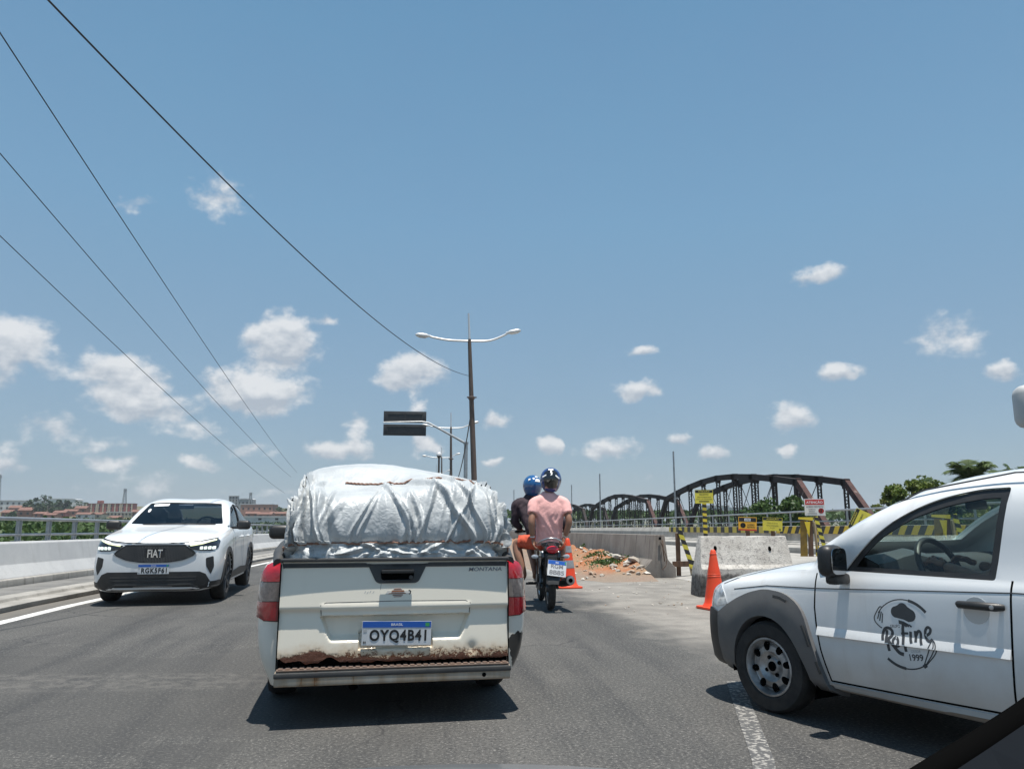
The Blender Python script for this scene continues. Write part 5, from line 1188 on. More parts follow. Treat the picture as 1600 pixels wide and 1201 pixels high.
def hand(parent, palm, knuck, curl_dir, thumb_dir, m='skin', s=1.0, side_dir=None, name='hand'):
    """palm: wrist point, knuck: direction to the knuckles, curl: towards the gripped bar"""
    w = Vector(palm); k = Vector(knuck).normalized(); c = Vector(curl_dir).normalized(); sd = Vector(side_dir).normalized() if side_dir else k.cross(c).normalized()
    J = {'w': (w, .026 * s), 'p': (w + k * .045 * s, (.036 * s, .02 * s)), 'q': (w + k * .085 * s, (.038 * s, .016 * s))}; E = [('w', 'p'), ('p', 'q')]
    for i, (o, ln) in enumerate(((-.030, .9), (-.010, 1.05), (.010, 1.0), (.029, .8))):
        b = w + k * .088 * s + sd * o * s; L = .03 * ln * s
        a1 = b + k * L + c * .008 * s; a2 = a1 + k * L * .45 + c * L * .85; a3 = a2 - k * L * .35 + c * L * .75
        for j, (p, r) in enumerate(((b, .0095), (a1, .009), (a2, .0085), (a3, .0075))): J['f%d%d' % (i, j)] = (p, r * s)
        E += [('q', 'f%d0' % i)] + [('f%d%d' % (i, j), 'f%d%d' % (i, j + 1)) for j in range(3)]
    td = Vector(thumb_dir).normalized(); b = w + k * .03 * s + td * .022 * s; t1 = b + (td * .6 + k * .7).normalized() * .032 * s; t2 = t1 + (k * .7 + c * .7).normalized() * .03 * s
    J['t0'] = (b, .012 * s); J['t1'] = (t1, .0105 * s); J['t2'] = (t2, .009 * s); E += [('p', 't0'), ('t0', 't1'), ('t1', 't2')]
    return skinned(name, J, E, m, parent, 1)
def helmet(parent, c, r, yaw, mats, name='helmet', tilt=0.0):
    mb = MB(); P = []
    for i in range(15):
        ph = PI * (.0 + i / 14 * .80); row = []
        for j in range(33):
            th = 2 * PI * j / 32; x = math.sin(ph) * math.cos(th); y = math.sin(ph) * math.sin(th); z = math.cos(ph)
            lowk = 1 - .10 * max(0, -z); row.append((x * r * .93 * lowk, y * r * 1.08 * lowk, z * r * (1.0 if z > 0 else 1.28)))
        P.append(row)
    mb.grid(P); me = evaluated(mb.mesh(name), [('SOLIDIFY', dict(thickness=.022, offset=-1))]); h = mk(name, me, mats[0], parent, smooth=50, loc=c, rot=(tilt, 0, yaw))
    bv = bvh_of(me)
    patch(bv, [(-r * .74, r * .28), (r * .74, r * .28), (r * .80, -r * .15), (-r * .80, -r * .15)], 'y', 1, .003, .004, .02, far=1).build('visor', 'helmet_black', h, smooth=60)
    return h, bv
dr = thing('person', 'driver in a red shirt gripping the steering wheel of the logo pickup', 'person', (2.969, 5.293, 0), .3972); dr.scale = (.962,) * 3
J = {'pel': ((-.38, -1.58, .60), (.16, .13)), 'sp': ((-.38, -1.66, .80), (.15, .12)), 'ch': ((-.38, -1.72, 1.0), (.17, .125)), 'nk': ((-.38, -1.72, 1.15), .06), 'hd': ((-.38, -1.69, 1.24), (.075, .09)), 'ht': ((-.38, -1.69, 1.35), (.075, .09)),
     'ls': ((-.57, -1.68, 1.07), .065), 'le': ((-.66, -1.40, .94), .046), 'lw': ((-.55, -1.12, 1.0), .032), 'rs': ((-.19, -1.68, 1.07), .065), 're': ((-.12, -1.40, .92), .046), 'rw': ((-.22, -1.12, 1.0), .032),
     'lk': ((-.50, -1.20, .62), .075), 'lf': ((-.47, -.95, .36), .05), 'rk': ((-.26, -1.20, .62), .075), 'rf': ((-.29, -.95, .36), .05)}
body_d = skinned('body', J, [('pel', 'sp'), ('sp', 'ch'), ('ch', 'nk'), ('nk', 'hd'), ('hd', 'ht'), ('ch', 'ls'), ('ls', 'le'), ('le', 'lw'), ('ch', 'rs'), ('rs', 're'), ('re', 'rw'), ('pel', 'lk'), ('lk', 'lf'), ('pel', 'rk'), ('rk', 'rf')], 'skin', dr)
skinned('shirt', {'pel': ((-.38, -1.58, .60), (.175, .145)), 'sp': ((-.38, -1.66, .80), (.165, .135)), 'ch': ((-.38, -1.72, 1.0), (.185, .14)), 'nk': ((-.38, -1.72, 1.12), .075), 'ls': ((-.57, -1.68, 1.07), .082), 'lm': ((-.63, -1.60, 1.0), .07), 'rs': ((-.19, -1.68, 1.07), .082), 'rm': ((-.14, -1.60, .99), .07)}, [('pel', 'sp'), ('sp', 'ch'), ('ch', 'nk'), ('ch', 'ls'), ('ls', 'lm'), ('ch', 'rs'), ('rs', 'rm')], 'redshirt', dr)
mb = MB(); mb.lathe([(.0, .10), (.07, .085), (.105, .03), (.108, -.03), (.095, -.08)], 20, M=Matrix.Translation((-.38, -1.705, 1.335)) @ Matrix.Diagonal((.86, 1.02, 1, 1))); mb.build('hair', 'hair', dr, smooth=60)
mb = MB(); mb.box((-.38, -1.595, 1.275), (.03, .04, .045)); mb.build('nose', 'skin', dr, bevel=.012)
hand(dr, (-.55, -1.12, 1.0), (.02, .12, .05), (.35, .2, -.5), (.6, -.1, .4), name='hand'); hand(dr, (-.22, -1.12, 1.0), (-.02, .12, .05), (-.35, .2, -.5), (-.6, -.1, .4), name='hand')
# ----------------------------------------------------------------- loaded pickup seen from behind
TL, TR = (-.152, 5.06, 0), rad(4.5)
def rust_tail_mat():
    m = car_paint('tailgate_paint', (.80, .745, .63), .25, .2, .55, (.36, .27, .17)); nt, N, L, p = nodes_of(m)
    tc = N('ShaderNodeTexCoord'); pos = tc.outputs['Object']; sep = N('ShaderNodeSeparateXYZ'); L(pos, sep.inputs[0])
    old = p.inputs['Base Color'].links[0].from_socket
    n1 = noisen(nt, pos, 9, 6, .7); n2 = noisen(nt, pos, 45, 4, .7); n3 = noisen(nt, pos, 3.2, 4)
    h = mathn(nt, 'MULTIPLY_ADD', mathn(nt, 'SUBTRACT', n1, .5), -.16, sep.outputs['Z'])
    h = mathn(nt, 'MULTIPLY_ADD', mathn(nt, 'SUBTRACT', n3, .5), -.10, h)
    wash = rangen(nt, h, .50, .385, 0, .6); c = mixc(nt, wash, old, (.46, .28, .12))
    spots = mathn(nt, 'MULTIPLY', rangen(nt, n2, .46, .56), rangen(nt, h, .435, .395)); c = mixc(nt, spots, c, (.16, .055, .02))
    lx = rangen(nt, sep.outputs['X'], -.28, -.42); eaten = mathn(nt, 'MULTIPLY', rangen(nt, mathn(nt, 'MULTIPLY_ADD', lx, -.028, h), .388, .378), 1.0); c = mixc(nt, eaten, c, mixc(nt, n2, (.05, .018, .01), (.20, .07, .035)))
    L(c, p.inputs['Base Color']); L(mathn(nt, 'MAXIMUM', mathn(nt, 'MULTIPLY', wash, 1.4), .33), p.inputs['Roughness']); p.inputs['Coat Weight'].default_value = .35
    b = N('ShaderNodeBump'); b.inputs['Strength'].default_value = .6; b.inputs['Distance'].default_value = .008; L(mathn(nt, 'MULTIPLY', mathn(nt, 'ADD', spots, eaten), -1.0), b.inputs['Height']); L(b.outputs[0], p.inputs['Normal'])
    return m
def chip_mat():
    m = car_paint('chipped_corner_paint', (.80, .76, .67), .3, .2, .5, (.36, .27, .17)); nt, N, L, p = nodes_of(m)
    tc = N('ShaderNodeTexCoord'); pos = tc.outputs['Object']; sep = N('ShaderNodeSeparateXYZ'); L(pos, sep.inputs[0]); old = p.inputs['Base Color'].links[0].from_socket
    n = noisen(nt, pos, 8, 5, .65)
    zone = mathn(nt, 'MULTIPLY', rangen(nt, mathn(nt, 'ABSOLUTE', mathn(nt, 'SUBTRACT', sep.outputs['Z'], .39)), .16, .05), mathn(nt, 'MULTIPLY', rangen(nt, sep.outputs['X'], .70, .76), rangen(nt, sep.outputs['Y'], .35, .1)))
    z2 = mathn(nt, 'MULTIPLY', mathn(nt, 'MULTIPLY', rangen(nt, sep.outputs['Z'], .33, .2), rangen(nt, sep.outputs['X'], -.66, -.72)), mathn(nt, 'MULTIPLY', rangen(nt, sep.outputs['Y'], .35, .1), .35))
    k = rangen(nt, mathn(nt, 'MULTIPLY_ADD', mathn(nt, 'ADD', zone, z2), .40, n), .70, .735)
    L(mixc(nt, k, old, (.035, .034, .033)), p.inputs['Base Color']); return m
def make_loaded_pickup():
    t = thing('pickup_truck', 'worn white pickup with rusty tailgate carrying a load under silver tarpaulin', 'pickup truck', TL, TR)
    st = [(.022, [0, .52, .66, .72, .745, .72, .66, .60, 0], [.24, .24, .26, .40, .62, .88, .93, .935, .90]),
     (.042, [0, .55, .705, .775, .80, .77, .70, .64, 0], [.22, .22, .235, .40, .63, .89, .94, .945, .90]),
     (.085, [0, .58, .735, .815, .838, .815, .75, .68, 0], [.21, .21, .22, .40, .64, .895, .947, .952, .90]),
     (.21, [0, .60, .765, .835, .852, .835, .79, .70, 0], [.20, .20, .215, .40, .64, .90, .955, .96, .90]),
     (.55, [0, .60, .79, .845, .855, .845, .80, .71, 0], [.2, .2, .23, .40, .64, .90, .965, .97, .90]),
     (1.50, [0, .60, .80, .85, .855, .845, .80, .72, 0], [.2, .2, .23, .40, .64, .90, .975, .985, .90]),
     (1.58, [0, .60, .80, .85, .855, .845, .80, .62, 0], [.2, .2, .23, .40, .64, .90, .985, 1.40, 1.42]),
     (1.75, [0, .60, .80, .85, .855, .845, .80, .61, 0], [.2, .2, .23, .40, .64, .90, .985, 1.47, 1.51]),
     (2.4, [0, .60, .80, .85, .855, .845, .80, .61, 0], [.2, .2, .23, .40, .64, .90, .98, 1.475, 1.52]),
     (2.75, [0, .60, .80, .85, .855, .845, .80, .62, 0], [.2, .2, .23, .40, .64, .895, .975, 1.40, 1.43]),
     (3.35, [0, .60, .80, .85, .855, .84, .79, .70, 0], [.2, .2, .23, .40, .64, .88, .96, 1.00, 1.02]),
     (4.2, [0, .58, .76, .82, .82, .79, .73, .5, 0], [.2, .2, .23, .40, .60, .80, .86, .90, .91]),
     (4.45, [0, .5, .62, .68, .68, .64, .6, .4, 0], [.22, .22, .25, .40, .56, .72, .77, .80, .81])]
    st = [(y, list(zip(x, z))) for y, x, z in st]
    skin = loft_half(st, creases=(2, 6)).mesh('body'); bv = bvh_of(skin)
    sw = round_poly([(1.85, 1.0), (3.15, 1.0), (2.75, 1.36), (2.35, 1.44), (1.8, 1.44)], .04); cuts = [cutter(sw, 'x', -1.2, 1.2), cutter([(-.62, 1.05), (.62, 1.05), (.54, 1.42), (-.54, 1.42)], 'y', 2.5, 3.5), cutter([(-.5, 1.04), (.5, 1.04), (.48, 1.36), (-.48, 1.36)], 'y', 1.4, 1.72)]
    for yy in (.95, 3.64):
        for s in (-1, 1): cuts.append(cutter(circle(yy, .285, .345, 36), 'x', s * .42, s * 1.2))
    mk('body', cut_shell(skin, .03, cuts), chip_mat(), t, smooth=30)
    for s in (-1, 1):
        patch(bv, sw, 'x', s, -.016, .004, .08).build('window_glass', 'dark_glass', t, smooth=60)
        wheel(t, s * .74, .95, .29, .18, s, 'steel', .185); wheel(t, s * .74, 3.64, .29, .18, s, 'steel', .185)
        mb = MB(); mb.grid([[(s * xx, .95 + .36 * math.cos(a), .285 + .36 * math.sin(a)) for xx in (.40, .80)] for a in [i * PI / 16 - .2 for i in range(20)]]); mb.build('wheel_liner', 'dark', t)
        mb = MB(); mb.box((0, 0, 0), (.20, .10, .135)); me = evaluated(mb.mesh('m'), [('BEVEL', dict(width=.045, segments=4))]); mk('mirror_housing', me, 'black', t, smooth=50, loc=(s * 1.005, 2.86, 1.10), rot=(0, 0, s * .12)); mb = MB(); mb.tube([(s * .80, 2.88, 1.03), (s * .95, 2.88, 1.07)], .03, 8); mb.build('mirror_foot', 'black', t, smooth=60)
        # tail lamps in three lenses
        L_ = lambda P: [(s * x, z) for x, z in (P if s > 0 else P[::-1])]
        def lens(P, m): return patch(bv, L_(P), 'y', -1, .006, .03, .025, bulge=lambda a, b: .006).build('tail_lens', m, lamp, smooth=50)
        lamp = patch(bv, L_([(.712, .602), (.80, .606), (.846, .62), (.846, .75), (.835, .86), (.80, .935), (.77, .947), (.712, .947)]), 'y', -1, .004, .03, .03).build('tail_lamp', 'black', t, smooth=50)
        lens([(.713, .842), (.836, .838), (.826, .88), (.797, .93), (.77, .943), (.716, .943)], 'lens_red'); lens([(.716, .726), (.843, .722), (.836, .834), (.716, .838)], 'lens_smoke'); lens([(.716, .608), (.80, .612), (.842, .625), (.843, .718), (.716, .722)], 'lens_darkred')
        mb = MB(); mb.tube([(s * .735, .05, .95), (s * .75, .3, 1.0), (s * .76, .8, 1.03), (s * .76, 1.5, 1.05)], [.03, .042, .045, .045], 10); mb.build('bed_rail', 'trim', t, smooth=50)
        mb = MB(); mb.box((s * .7085, -.03, .64), (.006, .03, .62)); mb.build('gap_crease_line', 'dark', t)
    # tailgate: one pressed panel
    X0, Z0, Z1 = .705, .362, .965
    def depth(x, z):
        d = .056 - .008 * (x / .7) ** 2 - .10 * max(0, (z - .69)) + .09 * max(0, .645 - max(z, .42))
        ss = lambda a, b, v: (lambda q: q * q * (3 - 2 * q))(min(1, max(0, (v - a) / (b - a))))
        d -= .022 * ss(.69, .655, z)                                             # panel folds in under the crease
        hw = .455 + (z - .625) * .42 if z < .625 else .458
        ins = ss(hw + .006, hw - .012, abs(x))
        lip = ss(.715, .705, z) * ss(.632, .640, z) * ss(.466, .455, abs(x)); d += .003 * lip + .011 * lip * ss(.70, .645, z)
        d -= .050 * ins * ss(.636, .628, z) * ss(.478, .520, z)
        pl = ss(.228, .218, abs(x)) * ss(.54, .52, z) * ss(.432, .440, z); d -= .022 * pl
        d -= .012 * math.exp(-((x - .475) / .03) ** 2 - ((z - .425) / .035) ** 2)  # dent
        d -= .02 * ss(.37, .345, z); return d
    def edge(x): return Z0 + (.012 * mnoise.fractal((x * 14, 3.3, 0), .8, 2.2, 4) + (.035 if x < -.28 else .0) * max(0, mnoise.noise((x * 9, 7.1, 0)) + .35)) 
    nx, nz_ = 170, 84; P = []
    for j in range(nz_):
        row = []
        for i in range(nx):
            x = -X0 + 2 * X0 * i / (nx - 1); e = edge(x); z = e + (Z1 - e) * j / (nz_ - 1); row.append((x, -depth(x, z), z))
        P.append(row)
    mb = MB(); mb.grid(P); me = evaluated(mb.mesh('tailgate'), [('SOLIDIFY', dict(thickness=.02, offset=-1))]); tg = mk('tailgate', me, rust_tail_mat(), t, smooth=32)
    tbv = bvh_of(me)
    patch(tbv, round_poly([(-.705, .972), (.705, .972), (.705, .951), (.19, .951), (.135, .838), (.115, .826), (-.115, .826), (-.135, .838), (-.19, .951), (-.705, .951)], .012, 3), 'y', -1, .006, .02, .04).build('tailgate_cap', 'trim', tg, smooth=40)
    mb = MB(); mb.box((0, -.03, .972), (1.42, .07, .02)); mb.build('tailgate_top', 'trim', tg, bevel=.006)
    rc = patch(tbv, round_poly([(-.105, .912), (.105, .912), (.10, .845), (-.10, .845)], .02), 'y', -1, .009, .006, .04).build('handle_recess', 'dark', tg, smooth=40)
    mb = MB(); mb.box((0, -.078, .900), (.20, .026, .022)); mb.box((0, -.07, .845), (.15, .012, .008)); hd = mb.build('tailgate_handle', 'black', tg, bevel=.005)
    mb = MB(); mb.lathe([(.013, 0), (.013, .01), (0, .012)], 14, M=Matrix.Translation((.083, -.062, .862)) @ Matrix.Rotation(PI / 2, 4, 'X')); mb.build('lock', 'trim', hd, smooth=40)
    patch(tbv, strip_poly(round_poly([(-.456, .64), (-.462, .70), (-.43, .716), (0, .720), (.43, .716), (.462, .70), (.456, .64)], .0001, 1), .004), 'y', -1, .0008, .002, .03).build('gap_crease_line', 'trim', tg)
    # shadow of a lost emblem: rusty cross outline
    MT['rust'] = mat('bare_rust', (.20, .075, .04), .9, col2=(.32, .16, .09), nscale=40); MT['ghost'] = mat('emblem_ghost', (.58, .56, .52), .6)
    gh = patch(tbv, [(-.072, .762), (-.060, .782), (-.026, .782), (-.022, .797), (.030, .797), (.034, .782), (.086, .782), (.078, .762), (.036, .760), (.030, .744), (-.022, .744), (-.026, .760)], 'y', -1, .001, .002, .02).build('emblem_mark', 'ghost', tg)
    for (x0, x1, z0, z1) in [(-.022, .028, .788, .795), (-.036, .046, .772, .784), (-.055, .056, .762, .768), (-.03, .038, .752, .759), (-.022, .030, .743, .748)]: patch(tbv, [(x0, z0), (x1, z0 + .001), (x1 - .004, z1), (x0 + .006, z1 - .001)], 'y', -1, .002, .002, .02).build('emblem_rust', 'rust', gh)
    patch(tbv, strip_poly([(.072, .784), (.085, .778), (.082, .765), (.074, .760)], .006), 'y', -1, .002, .002, .01).build('emblem_remnant', 'ink', gh)
    patch(tbv, strip_poly([(-.10, .826), (-.102, .79)], .002), 'y', -1, .001, .002, .02).build('scratch', 'trim', tg); 
    for i, (x, z) in enumerate([(-.20, .776), (-.185, .773), (-.168, .778), (-.15, .775)]): patch(tbv, strip_poly([(x, z - .007), (x + .008, z + .006)], .003), 'y', -1, .001, .002, .02).build('scratch', 'faint_ink', tg)
    me = text_mesh('MONTANA', 1.0, .012, .0); co = np.empty(len(me.vertices) * 3); me.vertices.foreach_get('co', co); co = co.reshape(-1, 3); mn, mx = co.min(0), co.max(0)
    co[:, 0] = (co[:, 0] - (mn[0] + mx[0]) / 2) * .215 / (mx[0] - mn[0]); co[:, 1] = (co[:, 1] - (mn[1] + mx[1]) / 2) * .024 / (mx[1] - mn[1]); co[:, 2] = 0; me.vertices.foreach_set('co', co.ravel())
    decal(tbv, me, lambda a, b: (.562 + a + b * .2, .905 + b), 'y', -1, .004, tg, 'grey_ink', 'lettering')
    plate(t, 'OYQ4B41', Matrix.Translation((.004, -.058, .528)) @ Matrix.Rotation(rad(1.2), 4, 'Y') @ Matrix.Rotation(PI / 2, 4, 'X'), .425, .142)
    # step bumper
    tread = mat('rusty_tread', (.12, .10, .09), .9, col2=(.16, .10, .07), nscale=5, col3=(.07, .055, .05), n3=30); dirty = mat('dirty_bumper', (.46, .42, .36), .8, spec=.2, col2=(.34, .26, .18), nscale=3, stretch=(3, 3, .4), col3=(.22, .10, .04), n3=6, r3=(.62, .7))
    mb = MB(); mb.prism([(.02, .330), (-.085, .324), (-.10, .315), (-.10, .25), (-.088, .24), (.02, .24)], lambda p, q_, v: (v, p, q_), -.712, .712); bp = mb.build('step_bumper', dirty, t, bevel=.006)
    mb = MB(); mb.box((0, -.100, .306), (1.43, .020, .030)); mb.build('rubber_strip', 'trim', bp, bevel=.005)
    mb = MB(); mb.box((0, -.035, .331), (1.41, .115, .010)); mb.build('tread_plate', tread, bp, bevel=.003)
    rb = MB().box((0, 0, 0), (.026, .085, .007)).mesh('tread_rib'); rb.materials.append(tread)
    for i in range(34): linked('tread_rib', rb, bp, Matrix.Translation((-.68 + i * .0412, -.04, .338)))
    mb = MB(); mb.lathe([(.013, 0), (.013, .004)], 16, M=Matrix.Translation((.545, -.099, .272)) @ Matrix.Rotation(PI / 2, 4, 'X')); mb.build('bumper_hole', 'dark', bp)
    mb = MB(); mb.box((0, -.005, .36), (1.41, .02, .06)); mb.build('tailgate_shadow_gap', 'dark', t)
    mb = MB(); mb.tube([(-.25, .4, .2), (-.25, .1, .2)], .03, 10); mb.build('exhaust_pipe', 'dark', t)
    mb = MB(); mb.box((0, 2.4, .3), (1.3, 3.4, .06)); mb.build('floor_pan', 'dark', t)
    return t
make_loaded_pickup()
# ---- load under a silver tarpaulin
def tarp_mat():
    m = mat('silver_tarpaulin', (.62, .64, .645), .48, .08, spec=.4); nt, N, L, p = nodes_of(m)
    tc = N('ShaderNodeTexCoord'); pos = tc.outputs['Object']
    n = noisen(nt, pos, 6, 5); L(mixc(nt, rangen(nt, n, .3, .7), (.48, .50, .505), (.39, .41, .42)), p.inputs['Base Color'])
    v = N('ShaderNodeTexVoronoi'); v.inputs['Scale'].default_value = 26; wn = N('ShaderNodeTexNoise'); wn.inputs['Scale'].default_value = 9; L(pos, wn.inputs['Vector'])
    ad = N('ShaderNodeVectorMath'); ad.operation = 'MULTIPLY_ADD'; L(wn.outputs['Color'], ad.inputs[0]); ad.inputs[1].default_value = (.25, .25, .25); L(pos, ad.inputs[2]); L(ad.outputs[0], v.inputs['Vector'])
    rd = noisen(nt, pos, 55, 4, .6)
    b = N('ShaderNodeBump'); b.inputs['Strength'].default_value = .24; b.inputs['Distance'].default_value = .012; L(mathn(nt, 'ADD', v.outputs['Distance'], mathn(nt, 'MULTIPLY', rd, .5)), b.inputs['Height']); L(b.outputs[0], p.inputs['Normal'])
    return m
PROF = crom([(.015, .90), (.0, .955), (-.004, .99), (.018, 1.03), (.036, 1.062), (.020, 1.085), (.008, 1.13), (.014, 1.22), (.045, 1.32), (.105, 1.39), (.25, 1.43), (.42, 1.465), (.55, 1.495), (.72, 1.545), (.95, 1.585), (1.20, 1.585), (1.42, 1.53), (1.47, 1.3), (1.47, .95)], 8)
fr_ = random.Random(11)
FOLDS = [(fr_.uniform(-1, 1), fr_.uniform(-.55, .55), fr_.uniform(.015, .06), fr_.uniform(.010, .034), fr_.uniform(1.0, 1.25), fr_.uniform(1.25, 1.75)) for _ in range(30)]
FOLDS += [(sg * fr_.uniform(.78, 1.0), fr_.uniform(-.25, .25), fr_.uniform(.010, .02), fr_.uniform(.02, .04), .9, 1.8) for sg in (-1, 1) for _ in range(14)]
FOLDS += [(-.62, -.25, .03, .035, 1.0, 1.8), (.10, -.35, .02, .035, 1.0, 1.5), (.16, .3, .025, .03, 1.0, 1.45), (.62, -.9, .035, .05, 1.0, 1.6), (.74, -.7, .02, .04, 1.0, 1.6), (-.30, .5, .02, .02, 1.06, 1.4)]
APR = [(fr_.uniform(-1, 1), fr_.uniform(-5, 5), fr_.uniform(.03, .09), fr_.uniform(.010, .026)) for _ in range(34)]
def tarp_point(a, i):
    """a in -1..1 across, i index along the profile"""
    y, z = PROF[i]; s = abs(a)
    top = 0 if z < 1.05 else min(1, (z - 1.05) / .30)
    sh = max(0, 1 - s ** 14) ** .50 * (1 - .045 * s * s)
    zz = .90 + (z - .90) * (sh if z > 1.0 else 1)
    back = min(1, max(0, (y - .45) / .25))
    asym = back * (.055 * math.exp(-((a + .25) / .55) ** 2) - .055 * max(0, a)) + (1 - back) * (.055 * math.exp(-((a - .38) / .28) ** 2) - .02 * math.exp(-((a + .3) / .4) ** 2)) * min(1, max(0, (z - 1.3) / .1))
    zz += asym * top * sh
    hw = .68 + .035 * min(1, max(0, (z - 1.06) / .1)) - (.015 if .02 < y < .06 and z < 1.1 else 0)
    x = hw * math.copysign(1 - (1 - s) ** 1.25, a)
    yy = y + .20 * (s ** 6) * (1 if y < .4 else 0)
    w = 0.0
    if z > 1.07:
        aw = a + .05 * mnoise.noise((z * 4, a * 3, 1.2))
        zs = z + y * .5
        for (c0, sl, wd, dp, z0, z1) in FOLDS:
            d = abs(aw - c0 - sl * (zs - 1.1)) / wd
            if d < 3:
                f_ = min(1, max(0, (zs - z0 + .15) / .12)) * min(1, max(0, (z1 - zs + .15) / .15)); w += dp * f_ * ((1 - d) if d < 1 else -.18 * (3 - d) / 2)
    else:
        for (c0, sl, wd, dp) in APR:
            d = abs(a - c0 - sl * (z - .97)) / wd
            if d < 2: w += dp * ((1 - d) if d < 1 else -.3 * (2 - d))
        w += .02 * mnoise.noise((x * 7, z * 10, 8))
    w += .0035 * mnoise.fractal((x * 9, zz * 9, y * 9), .8, 2.0, 4) + .010 * mnoise.noise((x * 3, zz * 3, y * 3))
    n = Vector((math.copysign(s ** 6, a), -1 if y < .16 else -.2, .1 + .8 * top * (1 if y > .05 else .3))).normalized()
    q = Vector((x, yy, zz)) + n * w * .8
    if z < 1.0: q.y = max(q.y, -.012 + .02 * s)
    return q
NA = 300
mb = MB(); mb.grid([[tuple(tarp_point(-1 + 2 * j / (NA - 1), i)) for j in range(NA)] for i in range(len(PROF))])
tarp = mb.build('tarpaulin', tarp_mat(), smooth=75, loc=TL, rot=(0, 0, TR)); tag(tarp, 'wrinkled silver tarpaulin wrapped over the load of the rusty pickup', 'tarpaulin')
tb = bvh_of(tarp.data)
def rope(label, P, r=.008):
    mb = MB(); pts = crom(P, 14); out = []
    for q_ in pts:
        h = tb.find_nearest(Vector(q_), .25)
        out.append(h[0] + (Vector(q_) - h[0]).normalized() * .004 if False else (h[0] + Vector((0, -.008, .004))) if h[0] is not None else Vector(q_))
    for ph in (0, PI):
        tw = []
        for k, q_ in enumerate(out): tw.append(q_ + Vector((0, r * .55 * math.cos(k * 1.3 + ph), r * .55 * math.sin(k * 1.3 + ph))))
        mb.tube(tw, r * .62, 6)
    o = mb.build('rope', mat('brown_rope', (.22, .11, .08), .9, col2=(.34, .2, .14), nscale=60), smooth=70, loc=TL, rot=(0, 0, TR)); return tag(o, label, 'rope', 'ropes lashing the load')
rp = rope('brown rope tied straight across the tarpaulin above the tailgate', [(-.80, .14, .985), (-.70, .12, 1.05), (-.5, .06, 1.066), (-.2, .03, 1.064), (.1, .03, 1.072), (.4, .04, 1.08), (.62, .08, 1.065), (.72, .14, 1.04), (.80, .16, .98)])
rope('brown rope slanting over the top folds of the tarpaulin', [(-.35, .50, 1.46), (-.2, .46, 1.47), (.0, .42, 1.48), (.2, .38, 1.47), (.45, .4, 1.46), (.62, .5, 1.36)], .007)
mb = MB(); mb.box((0, .82, .90), (1.26, 1.2, .3)); mb.box((0, .82, 1.15), (1.1, 1.0, .3)); tag(mb.build('cargo_box', 'wood', loc=TL, rot=(0, 0, TR)), 'load of goods hidden under the silver tarpaulin', 'load')

